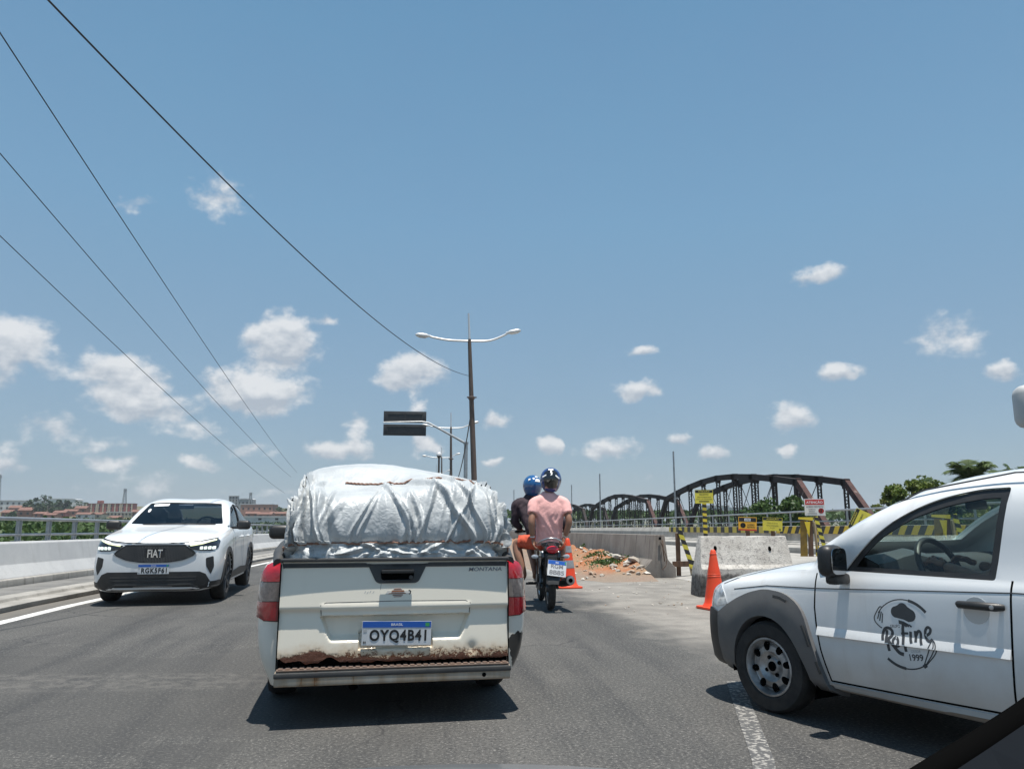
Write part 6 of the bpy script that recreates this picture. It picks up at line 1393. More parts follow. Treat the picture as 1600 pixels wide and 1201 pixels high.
# ----------------------------------------------------------------- oncoming crossover
def make_crossover():
    t = thing('suv_car', 'oncoming white coupe crossover with black honeycomb grille and black wheel arch cladding', 'car', (-3.90, 12.75, 0), PI + .085)
    st = [(.865, [0, .46, .55, .60, .60, .56, .52, .36, 0], [.24, .24, .28, .44, .62, .80, .845, .87, .88]),
     (.80, [0, .60, .74, .77, .77, .73, .68, .45, 0], [.2, .2, .26, .44, .63, .83, .885, .91, .92]),
     (.68, [0, .64, .82, .85, .85, .81, .75, .50, 0], [.2, .2, .26, .44, .64, .86, .925, .955, .97]),
     (.45, [0, .66, .85, .88, .88, .85, .79, .52, 0], [.2, .2, .26, .45, .66, .90, .97, 1.005, 1.02]),
     (0, [0, .66, .86, .89, .89, .865, .81, .54, 0], [.2, .2, .26, .46, .68, .94, 1.025, 1.065, 1.08]),
     (-.32, [0, .66, .86, .89, .89, .87, .82, .68, 0], [.2, .2, .26, .46, .70, .96, 1.06, 1.115, 1.125]),
     (-.75, [0, .66, .86, .89, .89, .875, .83, .665, 0], [.2, .2, .26, .46, .70, .97, 1.08, 1.325, 1.35]),
     (-1.15, [0, .66, .86, .89, .89, .875, .83, .63, 0], [.2, .2, .26, .46, .70, .98, 1.09, 1.485, 1.52]),
     (-1.6, [0, .66, .86, .89, .89, .875, .83, .61, 0], [.2, .2, .26, .46, .70, .99, 1.10, 1.535, 1.57]),
     (-2.2, [0, .66, .86, .89, .89, .875, .83, .60, 0], [.2, .2, .26, .46, .71, 1.0, 1.11, 1.505, 1.545]),
     (-2.8, [0, .66, .86, .89, .89, .87, .82, .58, 0], [.2, .2, .27, .46, .72, 1.01, 1.12, 1.365, 1.40]),
     (-3.2, [0, .62, .82, .86, .87, .84, .77, .60, 0], [.24, .24, .3, .46, .72, 1.0, 1.11, 1.19, 1.21]),
     (-3.45, [0, .58, .76, .81, .83, .80, .74, .60, 0], [.3, .3, .34, .48, .72, .98, 1.05, 1.08, 1.09]),
     (-3.57, [0, .5, .66, .72, .74, .71, .66, .5, 0], [.34, .34, .37, .5, .72, .92, .98, 1.0, 1.01])]
    st = [(y, list(zip(x, z))) for y, x, z in st]
    skin = loft_half(st, creases=(2, 6)).mesh('body'); bv = bvh_of(skin)
    sw = round_poly([(-.50, 1.095), (-.80, 1.285), (-1.08, 1.42), (-1.5, 1.485), (-2.2, 1.465), (-2.7, 1.345), (-3.02, 1.20), (-2.7, 1.15), (-1.5, 1.115)], .03)
    ws = round_poly([(-.70, 1.15), (-.3, 1.137), (.3, 1.137), (.70, 1.15), (.565, 1.485), (.3, 1.502), (-.3, 1.502), (-.565, 1.485)], .02)
    cuts = [cutter(sw, 'x', -1.2, 1.2), cutter(ws, 'y', -1.32, -.28), cutter([(-.46, 1.22), (.46, 1.22), (.44, 1.46), (-.44, 1.46)], 'y', -3.4, -2.35)]
    for yy in (0, -2.53):
        for s in (-1, 1): cuts.append(cutter(circle(yy, .335, .385, 40), 'x', s * .45, s * 1.2))
    mk('body', cut_shell(skin, .035, cuts), 'paint', t, smooth=28)
    Y = lambda P, m, nm, off=.004, th=.012, step=.04, parent=t, **k: patch(bv, P, 'y', 1, off, th, step, **k).build(nm, m, parent, smooth=45)
    X = lambda P, s, m, nm, off=.004, th=.012, step=.05, parent=t, **k: patch(bv, P, 'x', s, off, th, step, **k).build(nm, m, parent, smooth=45)
    Y(ws, 'screen_glass', 'windscreen', -.012, .004, .08, far=.4)
    Y(round_poly([(.50, 1.475), (.26, 1.488), (.26, 1.45), (.49, 1.438)], .004), 'white_ink', 'windscreen_label', -.006, .002, .04, far=.4)
    for (x, z) in ((.52, 1.37),): Y(circle(x, z, .022, 12, ry=.03), 'white_ink', 'windscreen_sticker', -.006, .002, .02, far=.4)
    # grille
    G = round_poly([(-.40, .855), (.40, .855), (.52, .775), (.555, .735), (.52, .695), (.38, .635), (.2, .606), (0, .60), (-.2, .606), (-.38, .635), (-.52, .695), (-.555, .735), (-.52, .775)], .015, 2)
    g = Y(G, 'black', 'grille', .004, .012)
    mb = MB(); hs = .026
    for r_ in range(-8, 9):
        for c_ in range(-14, 15):
            x = (c_ + (.5 if r_ % 2 else 0)) * hs * 1.62; z = .73 + r_ * hs * .62
            if not inpoly(x, z, [(p * .95, .73 + (q_ - .73) * .9) for p, q_ in G]) or (abs(x) < .13 and abs(z - .735) < .065): continue
            h = bv.ray_cast(Vector((x, 3, z)), Vector((0, -1, 0)))[0]
            if h is None: continue
            ring = [(x + k * hs * .62 * math.cos(a), h.y + .005 + dy, z + k * hs * .40 * math.sin(a)) for k, dy in ((1, .006), (.66, .006), (.66, 0)) for a in [i * PI / 3 for i in range(6)]]
            mb.add(ring, [(i, (i + 1) % 6, 6 + (i + 1) % 6, 6 + i) for i in range(6)] + [(6 + i, 6 + (i + 1) % 6, 12 + (i + 1) % 6, 12 + i) for i in range(6)])
    hx = mb.build('grille_mesh', 'flare', g); hx['kind'] = 'stuff'
    lower = [p for p in crom([(-.56, .725), (-.52, .69), (-.38, .63), (-.2, .600), (0, .594), (.2, .600), (.38, .63), (.52, .69), (.56, .725)], 4)]
    Y(strip_poly(lower, .014), 'satin', 'grille_trim', .008, .012, .03, g); Y(strip_poly([(-.62, .893), (-.4, .868), (0, .864), (.4, .868), (.62, .893)], .010), 'satin', 'grille_trim', .006, .01, .03, g); Y(strip_poly([(-.80, .945), (-.62, .908), (-.4, .884), (0, .878), (.4, .884), (.62, .908), (.80, .945)], .012), 'dark', 'bonnet_gap', .002, .004, .03, g)
    me = text_mesh('FIAT', 1.0, .02, .0); co = np.empty(len(me.vertices) * 3); me.vertices.foreach_get('co', co); co = co.reshape(-1, 3); mn, mx = co.min(0), co.max(0)
    co[:, 0] = (co[:, 0] - (mn[0] + mx[0]) / 2) * .205 / (mx[0] - mn[0]); co[:, 1] = (co[:, 1] - (mn[1] + mx[1]) / 2) * .115 / (mx[1] - mn[1]); me.vertices.foreach_set('co', co.ravel())
    decal(bv, me, lambda a, b: (-a, .735 + b), 'y', 1, .014, g, 'chrome', 'lettering')
    for s in (-1, 1):
        m_ = lambda P: [(s * x, z) for x, z in (P if s > 0 else P[::-1])]
        hl = Y(m_(round_poly([(.43, .845), (.62, .878), (.80, .935), (.835, .90), (.825, .80), (.76, .765), (.60, .768), (.50, .79)], .015, 2)), 'helmet_black', 'headlight', .006, .015, .03)
        Y(m_(strip_poly([(.47, .842), (.63, .868), (.79, .918)], .018)), 'drl', 'daytime_light', .010, .006, .03, hl)
        for k in range(4): Y(m_(round_poly([(.60 + k * .052, .785), (.642 + k * .052, .787), (.642 + k * .052, .832), (.60 + k * .052, .826)], .008, 2)), 'led', 'led_cell', .010, .006, .02, hl)
        Y(m_(round_poly([(.69, .665), (.785, .69), (.80, .54), (.765, .43), (.70, .55)], .015, 2)), 'black', 'side_vent', .004, .012, .03)
        X([(.42, .23), (.44, .33), (.60, .34), (.82, .33), (.84, .24)], s, 'black', 'bumper_cladding', .006, .012, .04)
        X(round_poly([(.0 + .47 * math.cos(a), .335 + .47 * math.sin(a)) for a in [i * PI / 14 - .25 for i in range(18)]] + [(.0 + .385 * math.cos(a), .335 + .385 * math.sin(a)) for a in [PI * 17 / 14 - .25 - i * PI / 14 for i in range(18)]], .001, 1), s, 'black', 'wheel_arch_cladding', .012, .03, .05)
        X(round_poly([(-2.53 + .47 * math.cos(a), .335 + .47 * math.sin(a)) for a in [i * PI / 14 - .25 for i in range(18)]] + [(-2.53 + .385 * math.cos(a), .335 + .385 * math.sin(a)) for a in [PI * 17 / 14 - .25 - i * PI / 14 for i in range(18)]], .001, 1), s, 'black', 'wheel_arch_cladding', .012, .03, .05)
        X([(-.43, .24), (-.44, .40), (-1.3, .43), (-2.1, .40), (-2.1, .24)], s, 'black', 'sill_cladding', .010, .02, .06)
        X(sw, s, 'dark_glass', 'window_glass', -.014, .004, .08)
        X(strip_poly([(-.50, 1.09), (-1.5, 1.11), (-2.7, 1.145), (-3.02, 1.195)], .018), s, 'black', 'window_trim', .003, .006, .05); X([(-1.52, 1.115), (-1.62, 1.117), (-1.66, 1.485), (-1.58, 1.485)], s, 'black', 'door_pillar', .002, .01, .05)
        for P in ([(-.42, 1.05), (-.44, .75), (-.47, .42)], [(-1.58, 1.10), (-1.56, .75), (-1.58, .43)]): X(strip_poly(P, .008), s, 'dark', 'gap_crease_line', .001, .002, .05)
        for yy in (-1.35, -2.15):
            mb = MB(); mb.tube([(s * .875, yy + .1, .93), (s * .905, yy + .07, .93), (s * .905, yy - .07, .935), (s * .875, yy - .1, .935)], [.01, .015, .015, .01], 8); mb.build('door_handle', 'paint', t, smooth=50)
        mb = MB(); mb.box((0, 0, 0), (.22, .13, .15)); me = evaluated(mb.mesh('m'), [('BEVEL', dict(width=.05, segments=4))]); mk('mirror_housing', me, 'black', t, smooth=50, loc=(s * 1.0, -.62, 1.13), rot=(0, 0, s * .15))
        mb = MB(); mb.box((s * .87, -.60, 1.085), (.12, .05, .04)); mb.build('mirror_foot', 'black', t, bevel=.01)
        wheel(t, s * .775, 0, .335, .205, s, 'alloy', .23); wheel(t, s * .775, -2.53, .335, .205, s, 'alloy', .23)
        for yy in (0, -2.53):
            mb = MB(); mb.grid([[(s * xx, yy + .40 * math.cos(a), .335 + .40 * math.sin(a)) for xx in (.45, .85)] for a in [i * PI / 16 - .2 for i in range(20)]]); mb.build('wheel_liner', 'dark', t)
        seat_obj(t, s * .38, -1.6, z=.55)
    Y([(-.775, .25), (-.775, .31), (-.70, .44), (-.62, .475), (.62, .475), (.70, .44), (.775, .31), (.775, .25), (.6, .215), (-.6, .215)], 'black', 'lower_intake', .005, .012, .05)
    for z in (.40, .36): Y(strip_poly([(-.58, z), (0, z - .004), (.58, z)], .012), 'trim', 'intake_slat', .012, .012, .05)
    Y(strip_poly([(-.60, .255), (-.50, .30), (0, .295), (.50, .30), (.60, .255)], .022), 'trim', 'skid_strip', .014, .014, .05)
    plate(t, 'RGK5F61', Matrix.Translation((0, .895, .515)) @ Matrix.Rotation(PI, 4, 'Z') @ Matrix.Rotation(PI / 2, 4, 'X'), .42, .135)
    for P in ([(-.72, .93), (-.74, 1.0), (-.70, 1.10)], [(.72, .93), (.74, 1.0), (.70, 1.10)]): pass
    mb = MB(); mb.grid([[(x, -.40, 1.12), (x, -.62, 1.13), (x, -.80, 1.12), (x, -.86, 1.0), (x, -.80, .7)] for x in (-.8, -.4, 0, .4, .8)]); mb.build('dashboard', 'dashm', t, smooth=50)
    mb = MB(); mb.lathe([(.175 + .016 * math.cos(a), .016 * math.sin(a)) for a in [i * PI / 4 for i in range(8)]], 28, closed=True); mb.lathe([(0, -.02), (.07, -.02), (.07, .02), (0, .03)], 16); mb.build('steering_wheel', 'black', t, smooth=45, loc=(-.38, -.93, 1.10), rot=(rad(65), 0, 0))
    mb = MB(); mb.box((0, 0, 0), (.25, .03, .075)); mb.build('rear_view_mirror', 'satin', t, bevel=.012, loc=(0, -1.02, 1.43))
    mb = MB(); mb.box((0, -1.5, .30), (1.5, 2.9, .06)); mb.build('floor_pan', 'dark', t)
    mb = MB(); mb.box((0, -2.75, .85), (1.5, .08, .6)); mb.build('rear_seat', 'seat', t)
    mb = MB(); mb.tube([(-.6, -.36, 1.14), (0, -.32, 1.15), (.5, -.36, 1.14)], .01, 6); mb.build('wiper', 'black', t)
    return t
make_crossover()
# ================================================================= MOTORCYCLE AND RIDERS
MX, MY, MR = 1.76, 10.75, rad(-3)
def make_motorcycle():
    t = thing('motorcycle', 'black motorcycle with red tail light and tilted white plate carrying two riders', 'motorcycle', (MX, MY, 0), MR)
    def bwheel(y, r, w):
        h = bpy.data.objects.new('wheel', None); C.objects.link(h); h.parent = t; h.location = (0, y, r); h.empty_display_size = .1
        Mx = Matrix.Rotation(PI / 2, 4, 'Y')
        mb = MB(); mb.lathe([(r - .085, -w * .30), (r - .03, -w * .5), (r - .01, -w * .35), (r, 0), (r - .01, w * .35), (r - .03, w * .5), (r - .085, w * .30)], 40, M=Mx, closed=True); mb.build('tyre', 'rubber', h, smooth=50)
        mb = MB(); mb.lathe([(r - .083, -w * .32), (r - .095, -w * .3), (r - .105, 0), (r - .095, w * .3), (r - .083, w * .32)], 36, M=Mx, closed=True); rm = mb.build('rim', 'satin', h, smooth=40)
        for k in range(5):
            a = 2 * PI * k / 5; mb = MB(); mb.beam((0, .03 * math.cos(a), .03 * math.sin(a)), (0, (r - .09) * math.cos(a), (r - .09) * math.sin(a)), .03, .04); mb.build('spoke', 'black', rm, bevel=.006)
        mb = MB(); mb.lathe([(.055, -.06), (.06, -.02), (.06, .02), (.055, .06)], 20, M=Mx); mb.build('hub', 'alloy', h, smooth=40)
    bwheel(0, .295, .10); bwheel(1.27, .295, .085)
    def tb(nm, pts, r, m, n=8, p=t): mb = MB(); mb.tube(pts, r, n, cap=True); return mb.build(nm, m, p, smooth=60)
    for s in (-1, 1):
        tb('swingarm', [(s * .10, 0, .295), (s * .11, .45, .36)], .022, 'black'); sh = tb('shock_absorber', [(s * .12, .03, .36), (s * .12, .16, .70)], .028, 'alloy', 10)
        mb = MB()
        for k in range(9): mb.lathe([(.028, -.006), (.036, 0), (.028, .006)], 12, M=Matrix.Translation((s * .12, .055 + k * .0095, .43 + k * .026)))
        mb.build('spring', 'black', sh); tb('fork', [(s * .09, 1.27, .295), (s * .09, 1.08, .92)], .025, 'satin'); tb('foot_peg', [(s * .12, .42, .33), (s * .27, .40, .33)], .016, 'black'); tb('foot_peg', [(s * .12, .68, .30), (s * .28, .68, .30)], .016, 'black')
        tb('indicator_stem', [(s * .08, -.08, .72), (s * .19, -.10, .72)], .010, 'black'); mb = MB(); mb.lathe([(0, -.05), (.022, -.04), (.034, -.01), (.03, .02), (0, .035)], 14, M=Matrix.Translation((s * .215, -.10, .72)) @ Matrix.Diagonal((1.5, 1, .9, 1)) @ Matrix.Rotation(PI / 2, 4, 'X')); mb.build('indicator', 'lens_clear', t, smooth=50)
        tb('mirror_stem', [(s * .24, 1.0, 1.06), (s * .33, .96, 1.2)], .007, 'black'); mb = MB(); mb.lathe([(0, -.02), (.05, -.015), (.065, 0), (.06, .012), (0, .014)], 18, M=Matrix.Translation((s * .36, .955, 1.235)) @ Matrix.Rotation(PI / 2, 4, 'X') @ Matrix.Diagonal((1.15, .8, 1, 1))); mb.build('mirror_housing', 'black', t, smooth=50)
        mb = MB(); mb.lathe([(0, 0), (.052, 0)], 18, M=Matrix.Translation((s * .36, .939, 1.235)) @ Matrix.Rotation(PI / 2, 4, 'X') @ Matrix.Diagonal((1.15, .8, 1, 1))); mb.build('mirror_glass', 'chrome', t)
        tb('grip', [(s * .26, .98, 1.045), (s * .42, .93, 1.035)], .017, 'rubber', 10)
    tb('handlebar', [(-.40, .935, 1.035), (-.24, .99, 1.05), (-.08, 1.08, 1.0), (.08, 1.08, 1.0), (.24, .99, 1.05), (.40, .935, 1.035)], .012, 'black')
    mb = MB(); P = []
    for y, w, z0, z1 in ((-.22, .05, .80, .86), (-.16, .085, .77, .90), (.0, .115, .73, .905), (.2, .12, .70, .89), (.42, .12, .68, .84)):
        P.append([(-w * .6, y, z0), (-w, y, z0 + .03), (-w, y, z1 - .04), (-w * .6, y, z1), (w * .6, y, z1), (w, y, z1 - .04), (w, y, z0 + .03), (w * .6, y, z0), (-w * .6, y, z0)])
    mb.grid(P); mb.f += [tuple(range(9)), tuple(range(36, 45))]; mb.m += [0, 0]; tail = mb.build('tail_fairing', 'helmet_black', t, smooth=45)
    mb = MB(); mb.lathe([(0, .03), (.05, .026), (.078, .008), (.08, -.02)], 22, M=Matrix.Translation((.015, -.215, .815)) @ Matrix.Rotation(PI / 2, 4, 'X') @ Matrix.Diagonal((1.05, .66, 1, 1))); mb.build('tail_light', mat('bike_red_lens', (.55, .012, .03), .1, coat=1), tail, smooth=60)
    tb('grab_rail', [(-.15, .16, .88), (-.165, -.06, .90), (-.13, -.20, .935), (-.05, -.255, .965), (.05, -.255, .965), (.13, -.20, .935), (.165, -.06, .90), (.15, .16, .88)], .013, 'satin', 8)
    mb = MB(); mb.grid([[(-.13, y, z - .03), (-.12, y, z), (0, y, z + .02), (.12, y, z), (.13, y, z - .03)] for y, z in ((-.10, .90), (.1, .905), (.25, .895), (.33, .83), (.5, .80), (.72, .81))]); me = evaluated(mb.mesh('seat'), [('SOLIDIFY', dict(thickness=.06, offset=-1))]); mk('seat', me, 'seat', t, smooth=60)
    mb = MB(); mb.grid([[(w * math.cos(a), y, z + h * math.sin(a)) for a in [i * 2 * PI / 12 for i in range(13)]] for y, w, h, z in ((.70, .08, .08, .80), (.80, .14, .12, .86), (.95, .15, .13, .90), (1.05, .10, .09, .92))]); mb.build('fuel_tank', 'helmet_black', t, smooth=60)
    mb = MB(); mb.box((0, .62, .42), (.26, .36, .3)); mb.box((0, .75, .55), (.18, .2, .2)); mb.build('engine', 'alloy', t, bevel=.03)
    mb = MB(); mb.grid([[(.095 * math.cos(a) * (1 + .15 * abs(math.sin(b))), .36 * math.cos(b), .295 + .36 * math.sin(b) + .02 * math.sin(a)) for a in [i * PI / 6 for i in range(7)]] for b in [rad(q_) for q_ in range(35, 176, 12)]]); 
    mb = MB(); mb.grid([[(x, -.40 * math.cos(b) * 1.0, .295 + (.375 - .12 * (x / .075) ** 2 * .2) * math.sin(b)) for x in (-.075, -.04, 0, .04, .075)] for b in [rad(q_) for q_ in (12, 25, 40, 55, 70, 85, 100)]]); me = evaluated(mb.mesh('g'), [('SOLIDIFY', dict(thickness=.012))]); mk('rear_mudguard', me, 'black', t, smooth=60)
    mb = MB(); mb.grid([[(x, 1.27 + .35 * math.cos(b), .295 + .35 * math.sin(b)) for x in (-.06, 0, .06)] for b in [rad(q_) for q_ in range(20, 160, 15)]]); me = evaluated(mb.mesh('g'), [('SOLIDIFY', dict(thickness=.01))]); mk('front_mudguard', me, 'helmet_black', t, smooth=60)
    mb = MB(); mb.box((0, -.24, .66), (.12, .05, .16)); mb.build('plate_bracket', 'black', t, bevel=.01)
    plate(t, '', Matrix.Translation((.055, -.345, .575)) @ Matrix.Rotation(rad(7), 4, 'Y') @ Matrix.Rotation(rad(72), 4, 'X'), .25, .21, ('RGM', '8B85'))
    mf = tb('muffler', [(.16, .55, .30), (.19, .25, .33), (.215, .02, .37), (.235, -.30, .415), (.237, -.33, .418)], [.03, .045, .062, .066, .058], 'black', 16)
    mb = MB(); mb.lathe([(.056, 0), (.056, .012), (.03, .016), (.03, -.02)], 18, M=Matrix.Translation((.2375, -.335, .419)) @ Matrix.Rotation(PI / 2 + .1, 4, 'X')); mb.build('muffler_tip', 'satin', mf, smooth=40); mb = MB(); mb.lathe([(0, .002), (.029, .002)], 14, M=Matrix.Translation((.2375, -.338, .419)) @ Matrix.Rotation(PI / 2, 4, 'X')); mb.build('muffler_bore', 'dark', mf)
    for s in (-1, 1):
        mb = MB(); mb.prism(round_poly([(-.12, .80), (-.16, .70), (.05, .56), (.22, .46), (.50, .44), (.56, .66), (.40, .80)], .03, 3), lambda p, q_, v: (v, p, q_), s * .085, s * .135); mb.build('side_panel', 'helmet_black', t, bevel=.012)
        mb = MB(); mb.prism(round_poly([(.30, .46), (.36, .28), (.48, .28), (.52, .44)], .02, 2), lambda p, q_, v: (v, p, q_), s * .12, s * .15); mb.build('footrest_hanger', 'alloy', t, bevel=.004)
    mb = MB(); mb.box((0, -.13, .62), (.17, .10, .30)); mb.build('undertail', 'black', t, bevel=.03)
    mb = MB(); mb.box((-.135, .35, .30), (.012, .55, .10)); mb.build('chain_guard', 'black', t, bevel=.004)
    mb = MB(); mb.prism([(0.95, .98), (1.12, .85), (1.2, 1.0), (1.12, 1.16), (1.0, 1.12)], lambda p, q_, v: (v, p, q_), -.13, .13); mb.build('headlight_cowl', 'helmet_black', t, bevel=.03)
    return t
make_motorcycle()
A = at_y
pY = 10.74
P = dict(pel=(A(857, 846, pY + .14), (.12, .10)), wai=(A(858, 822, pY + .13), (.09, .075)), che=(A(858, 798, pY + .13), (.10, .075)), upc=(A(857, 783, pY + .13), (.075, .055)), nec=(A(856, 769, pY + .15), .052), hea=(A(860, 756, pY + .18), (.075, .085)), hto=(A(860, 744, pY + .18), (.07, .08)),
 ls=(A(835, 787, pY + .10), .05), le=(A(830, 815, pY - .02), .052), lw=(A(832, 840, pY + .02), .036), rs=(A(881, 787, pY + .10), .05), re=(A(890, 814, pY - .02), .052), rw=(A(883, 838, pY + .02), .036),
 lk=(A(806, 847, pY + .42), .085), lm=(A(811, 870, pY + .32), .070), la=(A(819, 898, pY + .24), .045), lt=(A(816, 905, pY + .42), .032), rk=(A(878, 850, pY + .46), .072), rm=(A(877, 875, pY + .38), .052), ra=(A(876, 897, pY + .30), .038), rt=(A(877, 903, pY + .46), .032))
E_ = [('pel', 'wai'), ('wai', 'che'), ('che', 'upc'), ('upc', 'nec'), ('nec', 'hea'), ('hea', 'hto'), ('upc', 'ls'), ('ls', 'le'), ('le', 'lw'), ('upc', 'rs'), ('rs', 're'), ('re', 'rw'), ('pel', 'lk'), ('lk', 'lm'), ('lm', 'la'), ('la', 'lt'), ('pel', 'rk'), ('rk', 'rm'), ('rm', 'ra'), ('ra', 'rt')]
mixp = lambda a, b, t_: Vector(a).lerp(Vector(b), t_)
def rider2(label, J, E, base, hands):
    t = thing('person', label, 'person', base); b = Vector(base)
    skinned('body', {k: (Vector(p) - b, r) for k, (p, r) in J.items()}, E, 'skin', t)
    for (w, k, c, th) in hands: hand(t, Vector(w) - b, k, c, th, s=1.12)
    return t, b
X1 = Vector((1, 0, 0))
t1, b1 = rider2('pillion in a pink T-shirt and black helmet holding the grab rail behind', P, E_, (MX, MY + .1, 0), [(P['lw'][0], (.02, -.02, -.12), (.4, -.1, -.1), (.5, .5, 0)), (P['rw'][0], (-.05, -.02, -.11), (-.4, -.1, -.1), (-.5, .5, 0))])
def ring(u, v, Y, hw, hd): return (A(u, v, Y), (hw, 0, 0), (0, hd, .02))
garment('t_shirt', [ring(857, 851, pY + .16, .205, .15), ring(857, 843, pY + .15, .20, .145), ring(858, 830, pY + .12, .182, .125), ring(858.5, 815, pY + .10, .185, .12), ring(858.5, 800, pY + .10, .21, .125), ring(858, 788, pY + .11, .225, .115), ring(857.5, 780, pY + .12, .20, .10), ring(857, 773, pY + .14, .13, .085), ring(856.5, 768, pY + .15, .075, .075)],
  [([A(848, 781, pY + .12), P['ls'][0], mixp(P['ls'][0], P['le'][0], .35), mixp(P['ls'][0], P['le'][0], .58)], [.085, .088, .084, .080]), ([A(868, 781, pY + .12), P['rs'][0], mixp(P['rs'][0], P['re'][0], .35), mixp(P['rs'][0], P['re'][0], .58)], [.085, .088, .084, .080])], 'pink', t1, b1, fold=.014, seed=2, sc=9, top=1.50)
garment('shorts', [(P['pel'][0] + Vector((0, .02, -.09)), (.19, 0, 0), (0, .15, 0)), (P['pel'][0] + Vector((0, .02, 0)), (.175, 0, 0), (0, .13, 0)), (P['pel'][0] + Vector((0, .02, .06)), (.16, 0, 0), (0, .12, 0))],
  [([P['pel'][0] + Vector((-.06, 0, -.03)), mixp(P['pel'][0], P['lk'][0], .5), mixp(P['pel'][0], P['lk'][0], .9)], [.10, .105, .10]), ([P['pel'][0] + Vector((.06, 0, -.03)), mixp(P['pel'][0], P['rk'][0], .5), mixp(P['pel'][0], P['rk'][0], .88)], [.10, .105, .098])], 'shorts', t1, b1, fold=.012, seed=5)
dY = 11.42
Q = dict(pel=(A(843, 840, dY), (.12, .10)), wai=(A(836, 818, dY + .06), (.09, .075)), che=(A(829, 800, dY + .14), (.10, .075)), upc=(A(828, 786, dY + .18), (.07, .055)), nec=(A(829, 773, dY + .22), .052), hea=(A(831, 764, dY + .26), (.075, .085)), hto=(A(831, 752, dY + .26), (.07, .08)),
 ls=(A(808, 789, dY + .18), .045), le=(A(801, 812, dY + .28), .05), lw=(A(806, 829, dY + .28), .034), rs=(A(848, 789, dY + .20), .045), re=(A(862, 812, dY + .3), .05), rw=(A(862, 826, dY + .36), .034),
 lk=(A(826, 848, dY + .40), .07), lm=(A(832, 872, dY + .2), .055), la=(A(836, 896, dY + .05), .038), lt=(A(835, 902, dY + .2), .032), rk=(A(864, 848, dY + .42), .07), rm=(A(866, 870, dY + .2), .055), ra=(A(868, 892, dY + .1), .038), rt=(A(868, 898, dY + .25), .032))
bike = Matrix.Translation((MX, MY, 0)) @ Matrix.Rotation(MR, 4, 'Z'); gl = bike @ Vector((-.34, .955, 1.06)); gr = bike @ Vector((.34, .955, 1.06))
Q['lw'] = (gl + Vector((-.0, -.10, .015)), .034); Q['le'] = (mixp(Q['ls'][0], Q['lw'][0], .55) + Vector((-.07, -.03, -.05)), .05); Q['rw'] = (gr + Vector((0, -.10, .015)), .034); Q['re'] = (mixp(Q['rs'][0], Q['rw'][0], .55) + Vector((.08, -.03, -.04)), .05)
t2, b2 = rider2('motorcycle rider in a dark long-sleeved top and blue helmet holding the handlebar', Q, E_, (MX - .05, MY + .6, 0), [(Q['lw'][0], (-.02, .11, -.01), (0, .2, -.6), (.8, .2, -.1)), (Q['rw'][0], (.02, .11, -.01), (0, .2, -.6), (-.8, .2, -.1))])
garment('jersey', [ring(843, 848, dY, .185, .14), ring(841, 834, dY + .02, .175, .13), ring(836, 818, dY + .06, .18, .125), ring(831, 802, dY + .13, .205, .125), ring(828, 790, dY + .17, .215, .115), ring(828, 783, dY + .19, .185, .10), ring(829, 777, dY + .21, .11, .085), ring(829.5, 772, dY + .22, .072, .072)],
  [([A(820, 784, dY + .18), Q['ls'][0], mixp(Q['ls'][0], Q['le'][0], .5), Q['le'][0], mixp(Q['le'][0], Q['lw'][0], .5), mixp(Q['le'][0], Q['lw'][0], .95)], [.08, .085, .072, .062, .054, .043]), ([A(838, 784, dY + .18), Q['rs'][0], mixp(Q['rs'][0], Q['re'][0], .5), Q['re'][0], mixp(Q['re'][0], Q['rw'][0], .5), mixp(Q['re'][0], Q['rw'][0], .95)], [.08, .085, .072, .062, .054, .043])], 'plum', t2, b2, fold=.010, seed=7)
garment('shorts', [(Q['pel'][0] + Vector((0, 0, -.10)), (.18, 0, 0), (0, .15, 0)), (Q['pel'][0] + Vector((0, 0, .03)), (.17, 0, 0), (0, .13, 0))], [([Q['pel'][0], mixp(Q['pel'][0], Q['lk'][0], .85)], [.10, .095]), ([Q['pel'][0], mixp(Q['pel'][0], Q['rk'][0], .85)], [.10, .095])], 'maroon', t2, b2, fold=.008)
def full_helmet(label, c, r, yaw, shell, back, tilt, decals):
    t = thing('helmet', label, 'helmet', c, 0); h, bv = helmet(t, (0, 0, 0), r, yaw, [shell], 'shell', tilt)
    if back: patch(bv, [(-r * .55, r * .62), (-r * .2, r * .88), (r * .2, r * .88), (r * .55, r * .62), (r * .62, 0), (r * .5, -r * .7), (-r * .5, -r * .7), (-r * .62, 0)], 'y', -1, .002, .003, .02, far=1).build('back_panel', back, h, smooth=60)
    for P_ in decals: patch(bv, [(x * r, z * r) for x, z in P_], 'y', -1, .005, .003, .012, far=1).build('decal', 'white_ink', h, smooth=60)
    mb = MB(); mb.lathe([(0, r * .7), (r * .55, r * .5), (r * .74, 0), (r * .66, -r * .6), (r * .5, -r * .75)], 22, M=Matrix.Diagonal((.93, 1.05, 1, 1))); mb.build('lining', 'dark', h, smooth=60)
full_helmet('black and navy helmet with white marks worn by the pillion in pink', A(860.5, 748.5, pY + .16), .166, rad(-8), 'helmet_navy', 'helmet_black', .12, [[(-.22, .80), (.22, .80), (.18, .90), (-.18, .90)], [(-.07, .38), (.10, .42), (.13, .55), (.08, .64), (-.05, .60), (.02, .5)], [(-.72, .28), (-.40, .47), (-.38, .38), (-.70, .18)], [(.72, .16), (.40, .42), (.36, .34), (.68, .05)]])
full_helmet('shiny blue helmet with white lettering blocks worn by the rider in front', A(832, 758, dY + .24), .158, rad(10), 'helmet_blue', None, .1, [[(-.08, .42), (.45, .36), (.42, .60), (.05, .68)], [(-.62, .45), (-.42, .56), (-.42, .68), (-.58, .62)], [(.0, .80), (.35, .76), (.25, .86), (.05, .88)]])
